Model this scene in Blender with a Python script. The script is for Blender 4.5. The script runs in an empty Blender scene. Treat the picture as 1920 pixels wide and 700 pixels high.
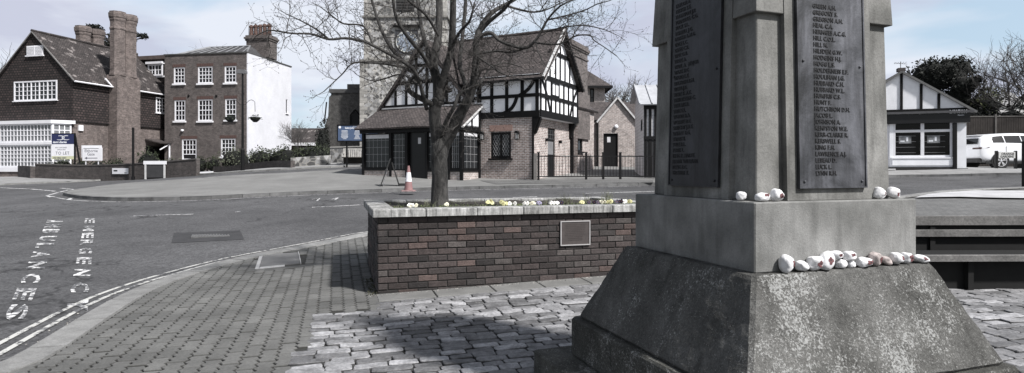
import bpy, bmesh, math, random
import numpy as np
from mathutils import Vector, Matrix, noise as mnoise
from mathutils.geometry import delaunay_2d_cdt
rng = random.Random(7)
R = math.radians
scene = bpy.context.scene
COL = scene.collection
F, CX, HY, EYE = 1120.0, 960.0, 318.0, 1.4

# ------------------------------------------------------------------ terrain
def at(px, py, d):
    return Vector(((px-CX)/F*d, d, EYE-(py-HY)/F*d))
CP = [(-4,4.5,0),(0,2.5,0),(-1.5,6.7,0),(1.1,7.5,.07),(-6,6,0),(3,2.5,.02),(4.5,5.4,.06),(6,7.2,.08),(-12,5,-.05),(12,5,.12),(-4.5,8.1,.0)]
for px,py,d in [(690,434,11.3),(122,366,22),(0,345,34),(60,334,38),(370,327,42),(463,318,44.5),(545,316,45),(650,305,36),(677,311,34),
                (680,330,28.6),(867,341,26),(1003,339,26.2),(1225,337,26.4),(766,358,21),(690,358.5,21),(1000,350,22.5),(1220,345,23.5),
                (1668,321,29.3),(1812,318,28.2),(1750,328,27),(1850,351,20),(1740,380,14.5),(1920,318,30)]:
    p = at(px,py,d); CP.append((p.x,p.y,p.z))
CP += [(-45,40,.6),(-45,62,1.6),(0,62,2.1),(35,62,1.7),(35,20,1.1),(-27,60,1.7),(-30,12,.1),(30,10,.5),(0,-4,-.05),(-20,-4,-.1),(20,-4,.1)]
_P = np.array(CP, float); _n = len(_P)
def _U(r2): return np.where(r2 > 1e-9, r2*np.log(np.maximum(r2,1e-9)), 0)*.5
_D2 = ((_P[:,None,:2]-_P[None,:,:2])**2).sum(-1)
_A = np.zeros((_n+3,_n+3)); _A[:_n,:_n] = _U(_D2)+np.eye(_n)*.6
_A[:_n,_n]=1; _A[:_n,_n+1:]=_P[:,:2]; _A[_n,:_n]=1; _A[_n+1:,:_n]=_P[:,:2].T
_W = np.linalg.solve(_A, np.concatenate([_P[:,2],[0,0,0]]))
def tz(x, y):
    x=min(max(x,-45),35); y=min(max(y,-4),62)
    r2=(x-_P[:,0])**2+(y-_P[:,1])**2
    return float((_U(r2)*_W[:_n]).sum()+_W[_n]+_W[_n+1]*x+_W[_n+2]*y)
def ground(px, py, off=0.0):
    """point of the terrain seen at a photo pixel"""
    lo=None; d=1.5
    while d < 80:
        p=at(px,py,d)
        if p.z < tz(p.x,p.y)+off: break
        d+=.1
    a,b=d-.1,d
    for _ in range(12):
        m=(a+b)/2; p=at(px,py,m)
        if p.z < tz(p.x,p.y)+off: b=m
        else: a=m
    return at(px,py,b)
def gxy(px,py,off=0.0):
    p=ground(px,py,off); return (p.x,p.y)

# ------------------------------------------------------------------ materials
MATS={}
def nodes(name):
    m=bpy.data.materials.new(name); m.use_nodes=True; MATS[name]=m
    nt=m.node_tree; return m,nt,nt.nodes['Principled BSDF']
def ramp(nt,fac,stops,interp='LINEAR'):
    r=nt.nodes.new('ShaderNodeValToRGB'); r.color_ramp.interpolation=interp
    while len(r.color_ramp.elements)<len(stops): r.color_ramp.elements.new(.5)
    for e,(p,c) in zip(r.color_ramp.elements,stops):
        e.position=p; e.color=(c,c,c,1) if isinstance(c,(int,float)) else (*c,1)
    nt.links.new(fac,r.inputs[0]); return r.outputs[0]
def mixc(nt,fac,a,b,mode='MIX'):
    m=nt.nodes.new('ShaderNodeMix'); m.data_type='RGBA'; m.blend_type=mode
    if isinstance(fac,(int,float)): m.inputs[0].default_value=fac
    else: nt.links.new(fac,m.inputs[0])
    for s,v in ((6,a),(7,b)):
        if isinstance(v,tuple): m.inputs[s].default_value=(*v[:3],1)
        else: nt.links.new(v,m.inputs[s])
    return m.outputs[2]
def math_(nt,op,a,b=None,c=None):
    m=nt.nodes.new('ShaderNodeMath'); m.operation=op
    for i,v in enumerate((a,b,c)):
        if v is None: continue
        if isinstance(v,(int,float)): m.inputs[i].default_value=v
        else: nt.links.new(v,m.inputs[i])
    return m.outputs[0]
def coord(nt,kind='Object'):
    t=nt.nodes.new('ShaderNodeTexCoord'); return t.outputs[kind]
def noise(nt,vec,scale,detail=4,rough=.6,dist=0):
    n=nt.nodes.new('ShaderNodeTexNoise'); n.inputs['Scale'].default_value=scale
    n.inputs['Detail'].default_value=detail; n.inputs['Roughness'].default_value=rough
    n.inputs['Distortion'].default_value=dist
    nt.links.new(vec,n.inputs['Vector']); return n.outputs[0]
def voro(nt,vec,scale,feature='F1',out='Distance'):
    n=nt.nodes.new('ShaderNodeTexVoronoi'); n.feature=feature; n.inputs['Scale'].default_value=scale
    nt.links.new(vec,n.inputs['Vector']); return n.outputs[out]
def bump(nt,b,h,strength=.4,dist=.01):
    n=nt.nodes.new('ShaderNodeBump'); n.inputs['Strength'].default_value=strength; n.inputs['Distance'].default_value=dist
    nt.links.new(h,n.inputs['Height']); nt.links.new(n.outputs[0],b.inputs['Normal'])
def sc(c,k): return tuple(min(1,x*k) for x in c)
def M(name,col,rough=.8,var=.2,scale=4,bmp=0,bscale=60,attr=False,metal=0,fine=.0,fscale=80,spec=.4):
    if name in MATS: return MATS[name]
    m,nt,b=nodes(name); v=coord(nt)
    n=noise(nt,v,scale,5,.65)
    c=mixc(nt,ramp(nt,n,[(.3,0.0),(.7,1.0)]),sc(col,1-var),sc(col,1+var))
    if attr:
        a=nt.nodes.new('ShaderNodeAttribute'); a.attribute_name='Col'
        c=mixc(nt,1.0,c,a.outputs[0],'MULTIPLY')
    if fine:
        n2=noise(nt,v,fscale,3,.7)
        c=mixc(nt,1.0,c,ramp(nt,n2,[(.25,1-fine),(.75,1+fine*0)] if fine<0 else [(.3,1-fine),(.7,1.0)]),'MULTIPLY')
    nt.links.new(c,b.inputs['Base Color'])
    b.inputs['Roughness'].default_value=rough; b.inputs['Metallic'].default_value=metal
    b.inputs['Specular IOR Level'].default_value=spec
    if bmp: bump(nt,b,noise(nt,v,bscale,4,.7),bmp,.01)
    return m
def planar(nt,axis='sum',zk=1.0):
    s=nt.nodes.new('ShaderNodeSeparateXYZ'); nt.links.new(coord(nt),s.inputs[0])
    if axis=='x': u=s.outputs[0]
    elif axis=='y': u=s.outputs[1]
    else: u=math_(nt,'ADD',s.outputs[0],s.outputs[1])
    c=nt.nodes.new('ShaderNodeCombineXYZ'); nt.links.new(u,c.inputs[0])
    if axis=='ground': pass
    nt.links.new(math_(nt,'MULTIPLY',s.outputs[2],zk),c.inputs[1]); return c.outputs[0]
def BRK(name,c1,c2,mortar,bw=.225,rh=.075,ms=.009,axis='sum',zk=1.0,rough=.85,bstr=.5,stain=.35,freq=2,patch=None,bias=0.0,mot=1.0):
    if name in MATS: return MATS[name]
    m,nt,b=nodes(name); v=planar(nt,axis,zk)
    t=nt.nodes.new('ShaderNodeTexBrick'); nt.links.new(v,t.inputs['Vector'])
    t.inputs['Scale'].default_value=1; t.inputs['Brick Width'].default_value=bw; t.inputs['Row Height'].default_value=rh
    t.inputs['Mortar Size'].default_value=ms; t.inputs['Mortar Smooth'].default_value=.1; t.inputs['Bias'].default_value=bias
    t.offset_frequency=freq
    t.inputs['Color1'].default_value=(*c1,1); t.inputs['Color2'].default_value=(*c2,1); t.inputs['Mortar'].default_value=(*mortar,1)
    o=coord(nt); n=noise(nt,o,.7,6,.7); n2=noise(nt,o,9,4,.7)
    c=mixc(nt,1.0,t.outputs[0],ramp(nt,n,[(.3,1-stain),(.68,1.0)]),'MULTIPLY')
    c=mixc(nt,1.0,c,ramp(nt,n2,[(.3,1-.4*mot),(.7,1+.15*mot)]),'MULTIPLY'); c=mixc(nt,1.0,c,ramp(nt,noise(nt,o,3.2,3,.7),[(.35,1-.28*mot),(.65,1+.1*mot)]),'MULTIPLY')
    if patch:
        c=mixc(nt,ramp(nt,noise(nt,v,patch[1],3,.6),[(.58,0.0),(.66,1.0)]),c,patch[0])
    nt.links.new(c,b.inputs['Base Color']); b.inputs['Roughness'].default_value=rough
    bump(nt,b,math_(nt,'SUBTRACT',1.0,t.outputs[1]),bstr,.012)
    return m
def glass(name,col=(.012,.013,.015),rough=.06):
    if name in MATS: return MATS[name]
    m,nt,b=nodes(name); b.inputs['Base Color'].default_value=(*col,1); b.inputs['Roughness'].default_value=rough
    b.inputs['Specular IOR Level'].default_value=.5
    bump(nt,b,noise(nt,coord(nt),3,2,.5),.05,.01)
    return m

# ------------------------------------------------------------------ mesh building
ZB={}
def prop(o,label=None,cat=None,group=None,kind=None):
    if label: o['label']=label
    if cat: o['category']=cat
    if group: o['group']=group
    if kind: o['kind']=kind
    return o
class MB:
    def __init__(s): s.v=[]; s.f=[]; s.c=[]; s.m=[]; s.cur=None; s.mi=0
    def add(s,vs,fs):
        o=len(s.v); s.v+= [tuple(v) for v in vs]
        for f in fs: s.f.append(tuple(o+i for i in f)); s.c.append(s.cur); s.m.append(s.mi)
        return s
    def box(s,x0,x1,y0,y1,z0,z1,T=None,jit=0):
        vs=[(x0,y0,z0),(x1,y0,z0),(x1,y1,z0),(x0,y1,z0),(x0,y0,z1),(x1,y0,z1),(x1,y1,z1),(x0,y1,z1)]
        if jit: vs=[tuple(c+rng.uniform(-jit,jit) for c in v) for v in vs]
        if T: vs=[T(*v) for v in vs]
        return s.add(vs,[(3,2,1,0),(4,5,6,7),(0,1,5,4),(1,2,6,5),(2,3,7,6),(3,0,4,7)])
    def bbox(s,x0,x1,y0,y1,z0,z1,b,T=None):
        """box with bevelled vertical and top edges"""
        def ring(i,z): return [(x0+i,y0+b,z),(x0+b,y0+i,z),(x1-b,y0+i,z),(x1-i,y0+b,z),(x1-i,y1-b,z),(x1-b,y1-i,z),(x0+b,y1-i,z),(x0+i,y1-b,z)]
        vs=ring(0,z0)+ring(0,z1-b)+ring(b*.8,z1)
        if T: vs=[T(*v) for v in vs]
        fs=[tuple(range(7,-1,-1)),tuple(range(16,24))]
        for k in (0,8): fs+=[(k+i,k+(i+1)%8,k+8+(i+1)%8,k+8+i) for i in range(8)]
        return s.add(vs,fs)
    def prism(s,pts,n0,n1,T=None):
        """polygon in (u,z), extruded along n"""
        k=len(pts); vs=[(u,n0,z) for u,z in pts]+[(u,n1,z) for u,z in pts]
        if T: vs=[T(*v) for v in vs]
        return s.add(vs,[tuple(range(k)),tuple(range(2*k-1,k-1,-1))]+[(i,i+k,(i+1)%k+k,(i+1)%k) for i in range(k)])
    def tube(s,pts,rad,n=8,cap=True):
        pts=[Vector(p) for p in pts]
        if isinstance(rad,(int,float)): rad=[rad]*len(pts)
        vs=[]; pn=None
        for i,p in enumerate(pts):
            t=(pts[min(i+1,len(pts)-1)]-pts[max(i-1,0)])
            if t.length<1e-9: t=Vector((0,0,1))
            t.normalize()
            if pn is None:
                a=Vector((0,0,1)) if abs(t.z)<.9 else Vector((1,0,0)); pn=t.cross(a).normalized()
            else:
                pn=(pn-t*pn.dot(t))
                pn=pn.normalized() if pn.length>1e-6 else t.orthogonal().normalized()
            b=t.cross(pn)
            for k in range(n):
                a=2*math.pi*k/n; vs.append(p+(pn*math.cos(a)+b*math.sin(a))*rad[i])
        fs=[]
        for i in range(len(pts)-1):
            for k in range(n): fs.append((i*n+k,i*n+(k+1)%n,(i+1)*n+(k+1)%n,(i+1)*n+k))
        if cap: fs+=[tuple(range(n-1,-1,-1)),tuple(range((len(pts)-1)*n,len(pts)*n))]
        return s.add(vs,fs)
    def bar(s,p0,p1,w,h,up=(0,0,1)):
        p0=Vector(p0);p1=Vector(p1); t=(p1-p0).normalized(); up=Vector(up)
        if abs(t.dot(up))>.98: up=Vector((0,1,0)) if abs(t.y)<.9 else Vector((1,0,0))
        a=t.cross(up).normalized(); b=a.cross(t)
        vs=[p+a*(i*w/2)+b*(j*h/2) for p in (p0,p1) for i,j in ((-1,-1),(1,-1),(1,1),(-1,1))]
        return s.add(vs,[(3,2,1,0),(4,5,6,7),(0,1,5,4),(1,2,6,5),(2,3,7,6),(3,0,4,7)])
    def lathe(s,prof,c=(0,0,0),n=16,T=None,ph=0):
        vs=[]
        for r,z in prof:
            for k in range(n):
                a=2*math.pi*k/n+ph; vs.append((c[0]+r*math.cos(a),c[1]+r*math.sin(a),c[2]+z))
        if T: vs=[T(*v) for v in vs]
        fs=[(i*n+k,i*n+(k+1)%n,(i+1)*n+(k+1)%n,(i+1)*n+k) for i in range(len(prof)-1) for k in range(n)]
        fs+=[tuple(range(n-1,-1,-1)),tuple(range((len(prof)-1)*n,len(prof)*n))]
        return s.add(vs,fs)
    def ico(s,c,r,sub=1,jit=.15,rot=0):
        bm=bmesh.new(); bmesh.ops.create_icosphere(bm,subdivisions=sub,radius=1)
        vs=[]
        for v in bm.verts:
            q=v.co*(1+rng.uniform(-jit,jit)); q=Vector((q.x*r[0],q.y*r[1],q.z*r[2])); q.rotate(Matrix.Rotation(rot,3,'Z'))
            vs.append(q+Vector(c))
        fs=[tuple(v.index for v in f.verts) for f in bm.faces]; bm.free(); return s.add(vs,fs)
    def leaf(s,c,size,d=None):
        c=Vector(c); a=Vector((rng.gauss(0,1),rng.gauss(0,1),rng.gauss(0,1))).normalized() if d is None else d
        b=a.orthogonal().normalized(); b.rotate(Matrix.Rotation(rng.uniform(0,6.3),3,a))
        e=a.cross(b); w=size*rng.uniform(.35,.6); l=size
        return s.add([c-b*l*.5,c+e*w*.5,c+b*l*.5,c-e*w*.5],[(0,1,2,3)])
    def mesh(s,mats,off,smooth):
        me=bpy.data.meshes.new('m'); me.from_pydata([(v[0]-off[0],v[1]-off[1],v[2]-off[2]) for v in s.v],[],s.f)
        if any(c is not None for c in s.c):
            at_=me.attributes.new('Col','FLOAT_COLOR','FACE')
            at_.data.foreach_set('color',[x for c in s.c for x in ((*c,1) if c else (1,1,1,1))])
        for m in mats: me.materials.append(m)
        if len(mats)>1: me.polygons.foreach_set('material_index',s.m)
        if smooth: me.polygons.foreach_set('use_smooth',[True]*len(me.polygons))
        me.update(); return me
    def build(s,name,mat,parent=None,loc=None,smooth=False,bevel=0,fix=False):
        mats=mat if isinstance(mat,(list,tuple)) else [mat]
        off=(0,0,0)
        if parent is not None: off=(0,0,ZB.get(parent.name,0))
        elif loc is not None: off=loc
        me=s.mesh(mats,off,smooth); me.name=name
        if fix:
            bm=bmesh.new(); bm.from_mesh(me); bmesh.ops.recalc_face_normals(bm,faces=bm.faces); bm.to_mesh(me); bm.free()
        o=bpy.data.objects.new(name,me); COL.objects.link(o)
        if parent is not None: o.parent=parent; ZB[o.name]=off[2]
        elif loc is not None: o.location=loc; ZB[o.name]=0
        if bevel:
            bv=o.modifiers.new('bevel','BEVEL'); bv.width=bevel; bv.segments=2; bv.limit_method='ANGLE'
        return o
def empty(name,x,y,z,rz,label,cat,group=None):
    o=bpy.data.objects.new(name,None); COL.objects.link(o); o.location=(x,y,z); o.rotation_euler=(0,0,rz)
    o.empty_display_size=.2
    ZB[o.name]=z; return prop(o,label,cat,group)
def text_geo(body,size,extrude=.002,align='LEFT',space=1.0,bold=0):
    cu=bpy.data.curves.new('t','FONT'); cu.body=body; cu.size=size; cu.extrude=extrude; cu.align_x=align
    cu.space_character=space; cu.resolution_u=2; cu.offset=bold
    o=bpy.data.objects.new('t',cu); COL.objects.link(o); bpy.context.view_layer.update()
    me=bpy.data.meshes.new_from_object(o)
    vs=[v.co.copy() for v in me.vertices]; fs=[tuple(p.vertices) for p in me.polygons]
    bpy.data.objects.remove(o); bpy.data.curves.remove(cu); bpy.data.meshes.remove(me)
    return vs,fs
def put_text(mb,body,size,T,extrude=.002,align='LEFT',space=1.0,bold=0,sx=1):
    """T(u,n,z): text x->u, text y->z, text depth->n"""
    vs,fs=text_geo(body,size,extrude,align,space,bold)
    mb.add([T(v.x*sx,v.z,v.y) for v in vs],fs)

class Wall:
    """a vertical wall plane of a building frame (ox,oy,ang); local start point, local direction, outward normal"""
    def __init__(s,fr,p,u,n):
        s.fr=fr; s.p=Vector(p); s.u=Vector(u); s.n=Vector(n)
        ca,sa=math.cos(fr[2]),math.sin(fr[2])
        rot=lambda v: Vector((v[0]*ca-v[1]*sa,v[0]*sa+v[1]*ca))
        s.wo=rot(s.p)+Vector(fr[:2]); s.wu=rot(s.u)
    def __call__(s,u,n,z): return (s.p.x+s.u.x*u+s.n.x*n, s.p.y+s.u.y*u+s.n.y*n, z)
    def uz(s,px,py):
        k=(px-CX)/F; u=(k*s.wo.y-s.wo.x)/(s.wu.x-k*s.wu.y); d=s.wo.y+s.wu.y*u
        return u, EYE-(py-HY)/F*d
    def rect(s,x0,y0,x1,y1):
        u0,_=s.uz(x0,y0); u1,_=s.uz(x1,y0); um=(x0+x1)/2
        return u0,u1,s.uz(um,y1)[1],s.uz(um,y0)[1]
def holed(mb,W,u0,u1,z0,z1,holes,rev=.12,top=None):
    """wall face with openings and reveals; top: optional polygon points appended above z1"""
    us=sorted({u0,u1}|{h[0] for h in holes}|{h[1] for h in holes}); zs=sorted({z0,z1}|{h[2] for h in holes}|{h[3] for h in holes})
    for i in range(len(us)-1):
        for j in range(len(zs)-1):
            a,b,c,d=us[i],us[i+1],zs[j],zs[j+1]; um,zm=(a+b)/2,(c+d)/2
            if a<u0-1e-6 or b>u1+1e-6 or any(h[0]<um<h[1] and h[2]<zm<h[3] for h in holes): continue
            mb.add([W(a,0,c),W(b,0,c),W(b,0,d),W(a,0,d)],[(0,1,2,3)])
    for h in holes:
        a,b,c,d=h[:4]
        for q in ([(a,c),(a,d)],[(a,d),(b,d)],[(b,d),(b,c)],[(b,c),(a,c)]):
            (p1,q1),(p2,q2)=q; mb.add([W(p1,0,q1),W(p2,0,q2),W(p2,-rev,q2),W(p1,-rev,q1)],[(0,1,2,3)])
    if top: mb.add([W(u,0,z) for u,z in top],[tuple(range(len(top)))])
def window(parent,W,r,cols,rows,fm,pm,fw=.07,bw=.028,dep=-.07,sill=.09,mull=None,open_bottom=False,sash=True,name='window'):
    u0,u1,z0,z1=r; mb=MB(); a=dep-.02
    f0=dep+.045
    mb.box(u0,u0+fw,a,f0,z0,z1,W); mb.box(u1-fw,u1,a,f0,z0,z1,W)
    mb.box(u0+fw,u1-fw,a,f0,z1-fw,z1,W); mb.box(u0+fw,u1-fw,a,f0,z0,z0+fw,W)
    iu0,iu1,iz0,iz1=u0+fw,u1-fw,z0+fw,z1-fw
    if open_bottom: zb=iz0+(iz1-iz0)*.24
    else: zb=iz0
    for i in range(1,cols):
        x=iu0+(iu1-iu0)*i/cols; w=bw*(2.2 if mull and i%mull==0 else 1)
        mb.box(x-w/2,x+w/2,dep,dep+(.04 if mull and i%mull==0 else .03),zb,iz1,W)
    for j in range(1,rows):
        z=zb+(iz1-zb)*j/rows; w=bw*(1.8 if sash and j==rows//2 else 1)
        mb.box(iu0,iu1,dep+.002,dep+.026,z-w/2,z+w/2,W)
    if open_bottom: mb.box(iu0,iu1,dep+.002,dep+.034,zb-.025,zb+.03,W)
    if sill: mb.box(u0-.08,u1+.08,-.05,.1,z0-sill,z0-.004,W)
    w=mb.build(name,fm,parent)
    p=MB(); p.box(iu0,iu1,dep-.03,dep-.004,iz0,iz1,W); p.build('pane',pm,w)
    return w
# ------------------------------------------------------------------ shared materials
WHITE=M('white_paint',(.74,.74,.77),.55,.06,3); WHITER=M('white_render',(.83,.84,.87),.8,.10,1.2,.25,30)
BLACK=M('black_paint',(.005,.005,.0055),.55,.3,6,spec=.25); TIMB=M('black_timber',(.005,.005,.0055),.7,.5,8,.3,40,spec=.2)
GL=glass('window_glass'); GLL=glass('leaded_glass',(.02,.022,.024),.12)
BR_SHOP=BRK('pale_red_brick',(.46,.36,.33),(.28,.215,.195),(.72,.70,.68),ms=.012,stain=.25)
BR_LIGHT=BRK('soft_buff_brick',(.48,.40,.37),(.34,.28,.26),(.65,.63,.61),ms=.012,stain=.25)
BR_GEO=BRK('brown_stock_brick',(.185,.155,.146),(.11,.092,.087),(.2,.19,.185),stain=.4)
BR_HOUSE=BRK('mottled_red_brick',(.24,.195,.18),(.13,.102,.095),(.2,.18,.17),stain=.4)
TILEH=BRK('dark_hung_tile',(.085,.06,.057),(.034,.024,.023),(.008,.007,.007),bw=.24,rh=.17,ms=.03,stain=.45)
def ROOF(axis,zk,dark=1.0,nm='roof_tile'):
    return BRK(f'{nm}_{axis}_{int(zk*100)}_{int(dark*100)}',sc((.155,.13,.125),dark),sc((.07,.058,.056),dark),sc((.014,.012,.012),dark),bw=.17,rh=.1,ms=.014,axis=axis,zk=zk,stain=.4,patch=(sc((.30,.27,.26),dark),1.6) if dark<.8 else None)

# ------------------------------------------------------------------ camera, sun, sky
scene.render.engine='CYCLES'
cd=bpy.data.cameras.new('camera'); cam=bpy.data.objects.new('camera',cd); COL.objects.link(cam)
cam.location=(0,0,EYE); cam.rotation_euler=(R(90),0,0); cd.sensor_width=36; cd.lens=36*F/1920; cd.shift_y=-(350-HY)/1920
cd.clip_start=.05; cd.clip_end=2000; scene.camera=cam
EL=R(49); AZ=math.atan2(.78,-.62)
tosun=Vector((math.sin(AZ)*math.cos(EL),math.cos(AZ)*math.cos(EL),math.sin(EL)))
sd=bpy.data.lights.new('sun','SUN'); sd.energy=5.0; sd.angle=R(3.5); sd.color=(1,.975,.955)
so=bpy.data.objects.new('sun',sd); COL.objects.link(so); so.rotation_euler=(-tosun).to_track_quat('-Z','Y').to_euler(); so.location=(20,-8,30)
w=bpy.data.worlds.new('World'); scene.world=w; w.use_nodes=True; nt=w.node_tree; bg=nt.nodes['Background']
sk=nt.nodes.new('ShaderNodeTexSky'); sk.sky_type='NISHITA'; sk.sun_disc=False; sk.sun_elevation=EL; sk.sun_rotation=AZ
sk.air_density=1.0; sk.dust_density=1.5; sk.ozone_density=1.5
tc=nt.nodes.new('ShaderNodeTexCoord'); mp=nt.nodes.new('ShaderNodeMapping'); mp.inputs['Scale'].default_value=(1.0,1.0,2.6)
nt.links.new(tc.outputs['Generated'],mp.inputs[0])
n1=noise(nt,mp.outputs[0],1.9,5,.55,.3)
mp2=nt.nodes.new('ShaderNodeMapping'); mp2.inputs['Location'].default_value=(3.1,.7,1.3); mp2.inputs['Scale'].default_value=(1,1,3.4)
nt.links.new(tc.outputs['Generated'],mp2.inputs[0]); n2=noise(nt,mp2.outputs[0],2.6,5,.55,.2)
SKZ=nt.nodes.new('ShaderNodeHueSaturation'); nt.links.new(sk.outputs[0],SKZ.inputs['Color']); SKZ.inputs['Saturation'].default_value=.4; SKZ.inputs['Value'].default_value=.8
SKB=nt.nodes.new('ShaderNodeMix'); SKB.data_type='RGBA'; SKB.inputs[0].default_value=.6
nt.links.new(sk.outputs[0],SKB.inputs[6]); SKB.inputs[7].default_value=(4.3,5.7,6.8,1)
c=mixc(nt,ramp(nt,n1,[(.43,.12),(.57,.97)]),SKB.outputs[2],(6.0,6.3,6.95))
c=mixc(nt,ramp(nt,n2,[(.46,0.0),(.60,.9)]),c,(4.2,4.4,5.4))
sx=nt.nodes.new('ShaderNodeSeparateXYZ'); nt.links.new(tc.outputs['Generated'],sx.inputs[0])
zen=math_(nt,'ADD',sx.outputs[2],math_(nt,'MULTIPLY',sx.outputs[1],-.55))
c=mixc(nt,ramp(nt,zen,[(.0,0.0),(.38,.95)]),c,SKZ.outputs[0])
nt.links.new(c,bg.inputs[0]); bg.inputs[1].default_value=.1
scene.view_settings.view_transform='Standard'; scene.view_settings.look='None'; scene.view_settings.exposure=.46; scene.view_settings.gamma=1

# ------------------------------------------------------------------ ground sheets
def inside(pt,poly):
    x,y=pt; r=False; n=len(poly); j=n-1
    for i in range(n):
        xi,yi=poly[i]; xj,yj=poly[j]
        if (yi>y)!=(yj>y) and x<(xj-xi)*(y-yi)/(yj-yi)+xi: r=not r
        j=i
    return r
def resample(poly,step,closed=True):
    out=[]; n=len(poly)
    for i in range(n if closed else n-1):
        a=Vector(poly[i]); b=Vector(poly[(i+1)%n]); k=max(1,int((b-a).length/step))
        out+=[tuple(a.lerp(b,t/k)) for t in range(k)]
    if not closed: out.append(tuple(poly[-1]))
    return out
def smoothline(pts,it=2):
    for _ in range(it):
        q=[pts[0]]
        for a,b in zip(pts[:-1],pts[1:]):
            q.append((a[0]*.75+b[0]*.25,a[1]*.75+b[1]*.25)); q.append((a[0]*.25+b[0]*.75,a[1]*.25+b[1]*.75))
        q.append(pts[-1]); pts=q
    return pts
def sheet(name,poly,off,mat,step=.5,skirt=0,label=None,kind='structure'):
    b=resample(poly,step); nb=len(b)
    xs=[p[0] for p in b]; ys=[p[1] for p in b]
    pts=list(b); x=min(xs)
    gx=np.arange(min(xs)+step*.5,max(xs),step); gy=np.arange(min(ys)+step*.5,max(ys),step)
    for X in gx:
        for Y in gy:
            if inside((X,Y),poly): pts.append((X+.001*(Y%1),Y))
    r=delaunay_2d_cdt([Vector(p) for p in pts],[(i,(i+1)%nb) for i in range(nb)],[],1,1e-4)
    vs=[(v.x,v.y,tz(v.x,v.y)+off) for v in r[0]]
    mb=MB(); fs=[]
    for f in r[2]:
        a,b2,c3=(vs[i] for i in f[:3])
        up=(b2[0]-a[0])*(c3[1]-a[1])-(b2[1]-a[1])*(c3[0]-a[0])
        fs.append(tuple(f) if up>0 else tuple(reversed(f)))
    mb.add(vs,fs)
    if skirt:
        for i in range(nb):
            a=b[i]; c=b[(i+1)%nb]; za=tz(*a)+off; zc=tz(*c)+off
            mb.add([(a[0],a[1],za),(c[0],c[1],zc),(c[0],c[1],zc-skirt),(a[0],a[1],za-skirt)],[(0,1,2,3)])
    o=mb.build(name,mat); prop(o,label,kind=kind); return o
# asphalt
def asphalt():
    m,nt,b=nodes('asphalt'); v=coord(nt)
    n=noise(nt,v,.35,5,.6); f=noise(nt,v,26,4,.85); f2=noise(nt,v,7,4,.8)
    c=mixc(nt,ramp(nt,n,[(.35,0.0),(.65,1.0)]),(.056,.056,.058),(.094,.094,.097))
    c=mixc(nt,1.0,c,ramp(nt,f,[(.34,.38),(.66,1.6)]),'MULTIPLY')
    c=mixc(nt,1.0,c,ramp(nt,f2,[(.3,.72),(.7,1.2)]),'MULTIPLY')
    # repair patches and cracks
    mp=nt.nodes.new('ShaderNodeMapping'); mp.inputs['Rotation'].default_value=(0,0,R(-32)); mp.inputs['Scale'].default_value=(.33,.12,1); nt.links.new(v,mp.inputs[0])
    dn=nt.nodes.new('ShaderNodeVectorMath'); dn.operation='ADD'; nn=nt.nodes.new('ShaderNodeTexNoise'); nn.inputs['Scale'].default_value=1.2; nn.inputs['Detail'].default_value=5
    nt.links.new(v,nn.inputs['Vector']); sv=nt.nodes.new('ShaderNodeVectorMath'); sv.operation='SCALE'; sv.inputs[3].default_value=.55
    nt.links.new(nn.outputs[1],sv.inputs[0]); nt.links.new(mp.outputs[0],dn.inputs[0]); nt.links.new(sv.outputs[0],dn.inputs[1])
    e=voro(nt,dn.outputs[0],1.0,'DISTANCE_TO_EDGE'); cr=ramp(nt,e,[(.004,0.45),(.016,1.0)])
    brk=ramp(nt,noise(nt,v,.5,2),[(.47,1.0),(.55,0.0)])
    c=mixc(nt,1.0,c,mixc(nt,brk,(1,1,1),cr),'MULTIPLY')
    nt.links.new(c,b.inputs['Base Color']); b.inputs['Roughness'].default_value=.85; b.inputs['Specular IOR Level'].default_value=.3
    bump(nt,b,f,.5,.008); return m
ASPH=asphalt()
SOIL=M('earth',(.07,.065,.05),.95,.4,.5,.5,8)
big=MB(); N=60
gxs=[-400,-200,-90]+list(np.linspace(-46,36,42))+[90,200,400]; gys=[-60,-20]+list(np.linspace(-5,63,35))+[110,250,600]
for i in range(len(gxs)-1):
    for j in range(len(gys)-1):
        q=[(gxs[a],gys[b_]) for a,b_ in ((i,j),(i+1,j),(i+1,j+1),(i,j+1))]
        big.add([(x,y,tz(x,y)-.16) for x,y in q],[(0,1,2,3)])
prop(big.build('ground',SOIL),kind='structure')
sheet('road',[(-44,-3),(34,-3),(34,40),(-6,58),(-44,58)],-.06,ASPH,.8)

# kerb path of the near pavement (outer edge)
KP=[(-3.2,-3),(-3.6,0.5),(-3.95,3.2)]+[gxy(*p) for p in [(0,684),(60,648),(120,612),(205,562),(260,537),(330,513),(425,487),(500,472),(640,446),(700,433)]]
KP+=[(-.6,12.4),(2.5,12.9),(6,13.8),(9.5,15.6)]+[gxy(*p) for p in [(1700,366),(1760,358),(1830,354)]]+[(22,21.5),(34,22)]
KP=smoothline(KP,2)

def paving():
    m,nt,b=nodes('grey_paving'); v=coord(nt)
    mp=nt.nodes.new('ShaderNodeMapping'); mp.inputs['Rotation'].default_value=(0,0,R(-17)); nt.links.new(v,mp.inputs[0])
    t=nt.nodes.new('ShaderNodeTexBrick'); nt.links.new(mp.outputs[0],t.inputs['Vector']); t.inputs['Scale'].default_value=1
    t.inputs['Brick Width'].default_value=.21; t.inputs['Row Height'].default_value=.105; t.inputs['Mortar Size'].default_value=.006
    t.inputs['Color1'].default_value=(.15,.15,.148,1); t.inputs['Color2'].default_value=(.115,.115,.113,1); t.inputs['Mortar'].default_value=(.05,.05,.05,1)
    c=mixc(nt,1.0,t.outputs[0],ramp(nt,noise(nt,v,.8,5,.6),[(.3,.65),(.7,1.15)]),'MULTIPLY')
    c=mixc(nt,1.0,c,ramp(nt,noise(nt,v,30,3,.7),[(.3,.7),(.7,1.1)]),'MULTIPLY')
    nt.links.new(c,b.inputs['Base Color']); b.inputs['Roughness'].default_value=.9; return m
PAVE=paving()
poly=KP+[(34,-3)]
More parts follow.
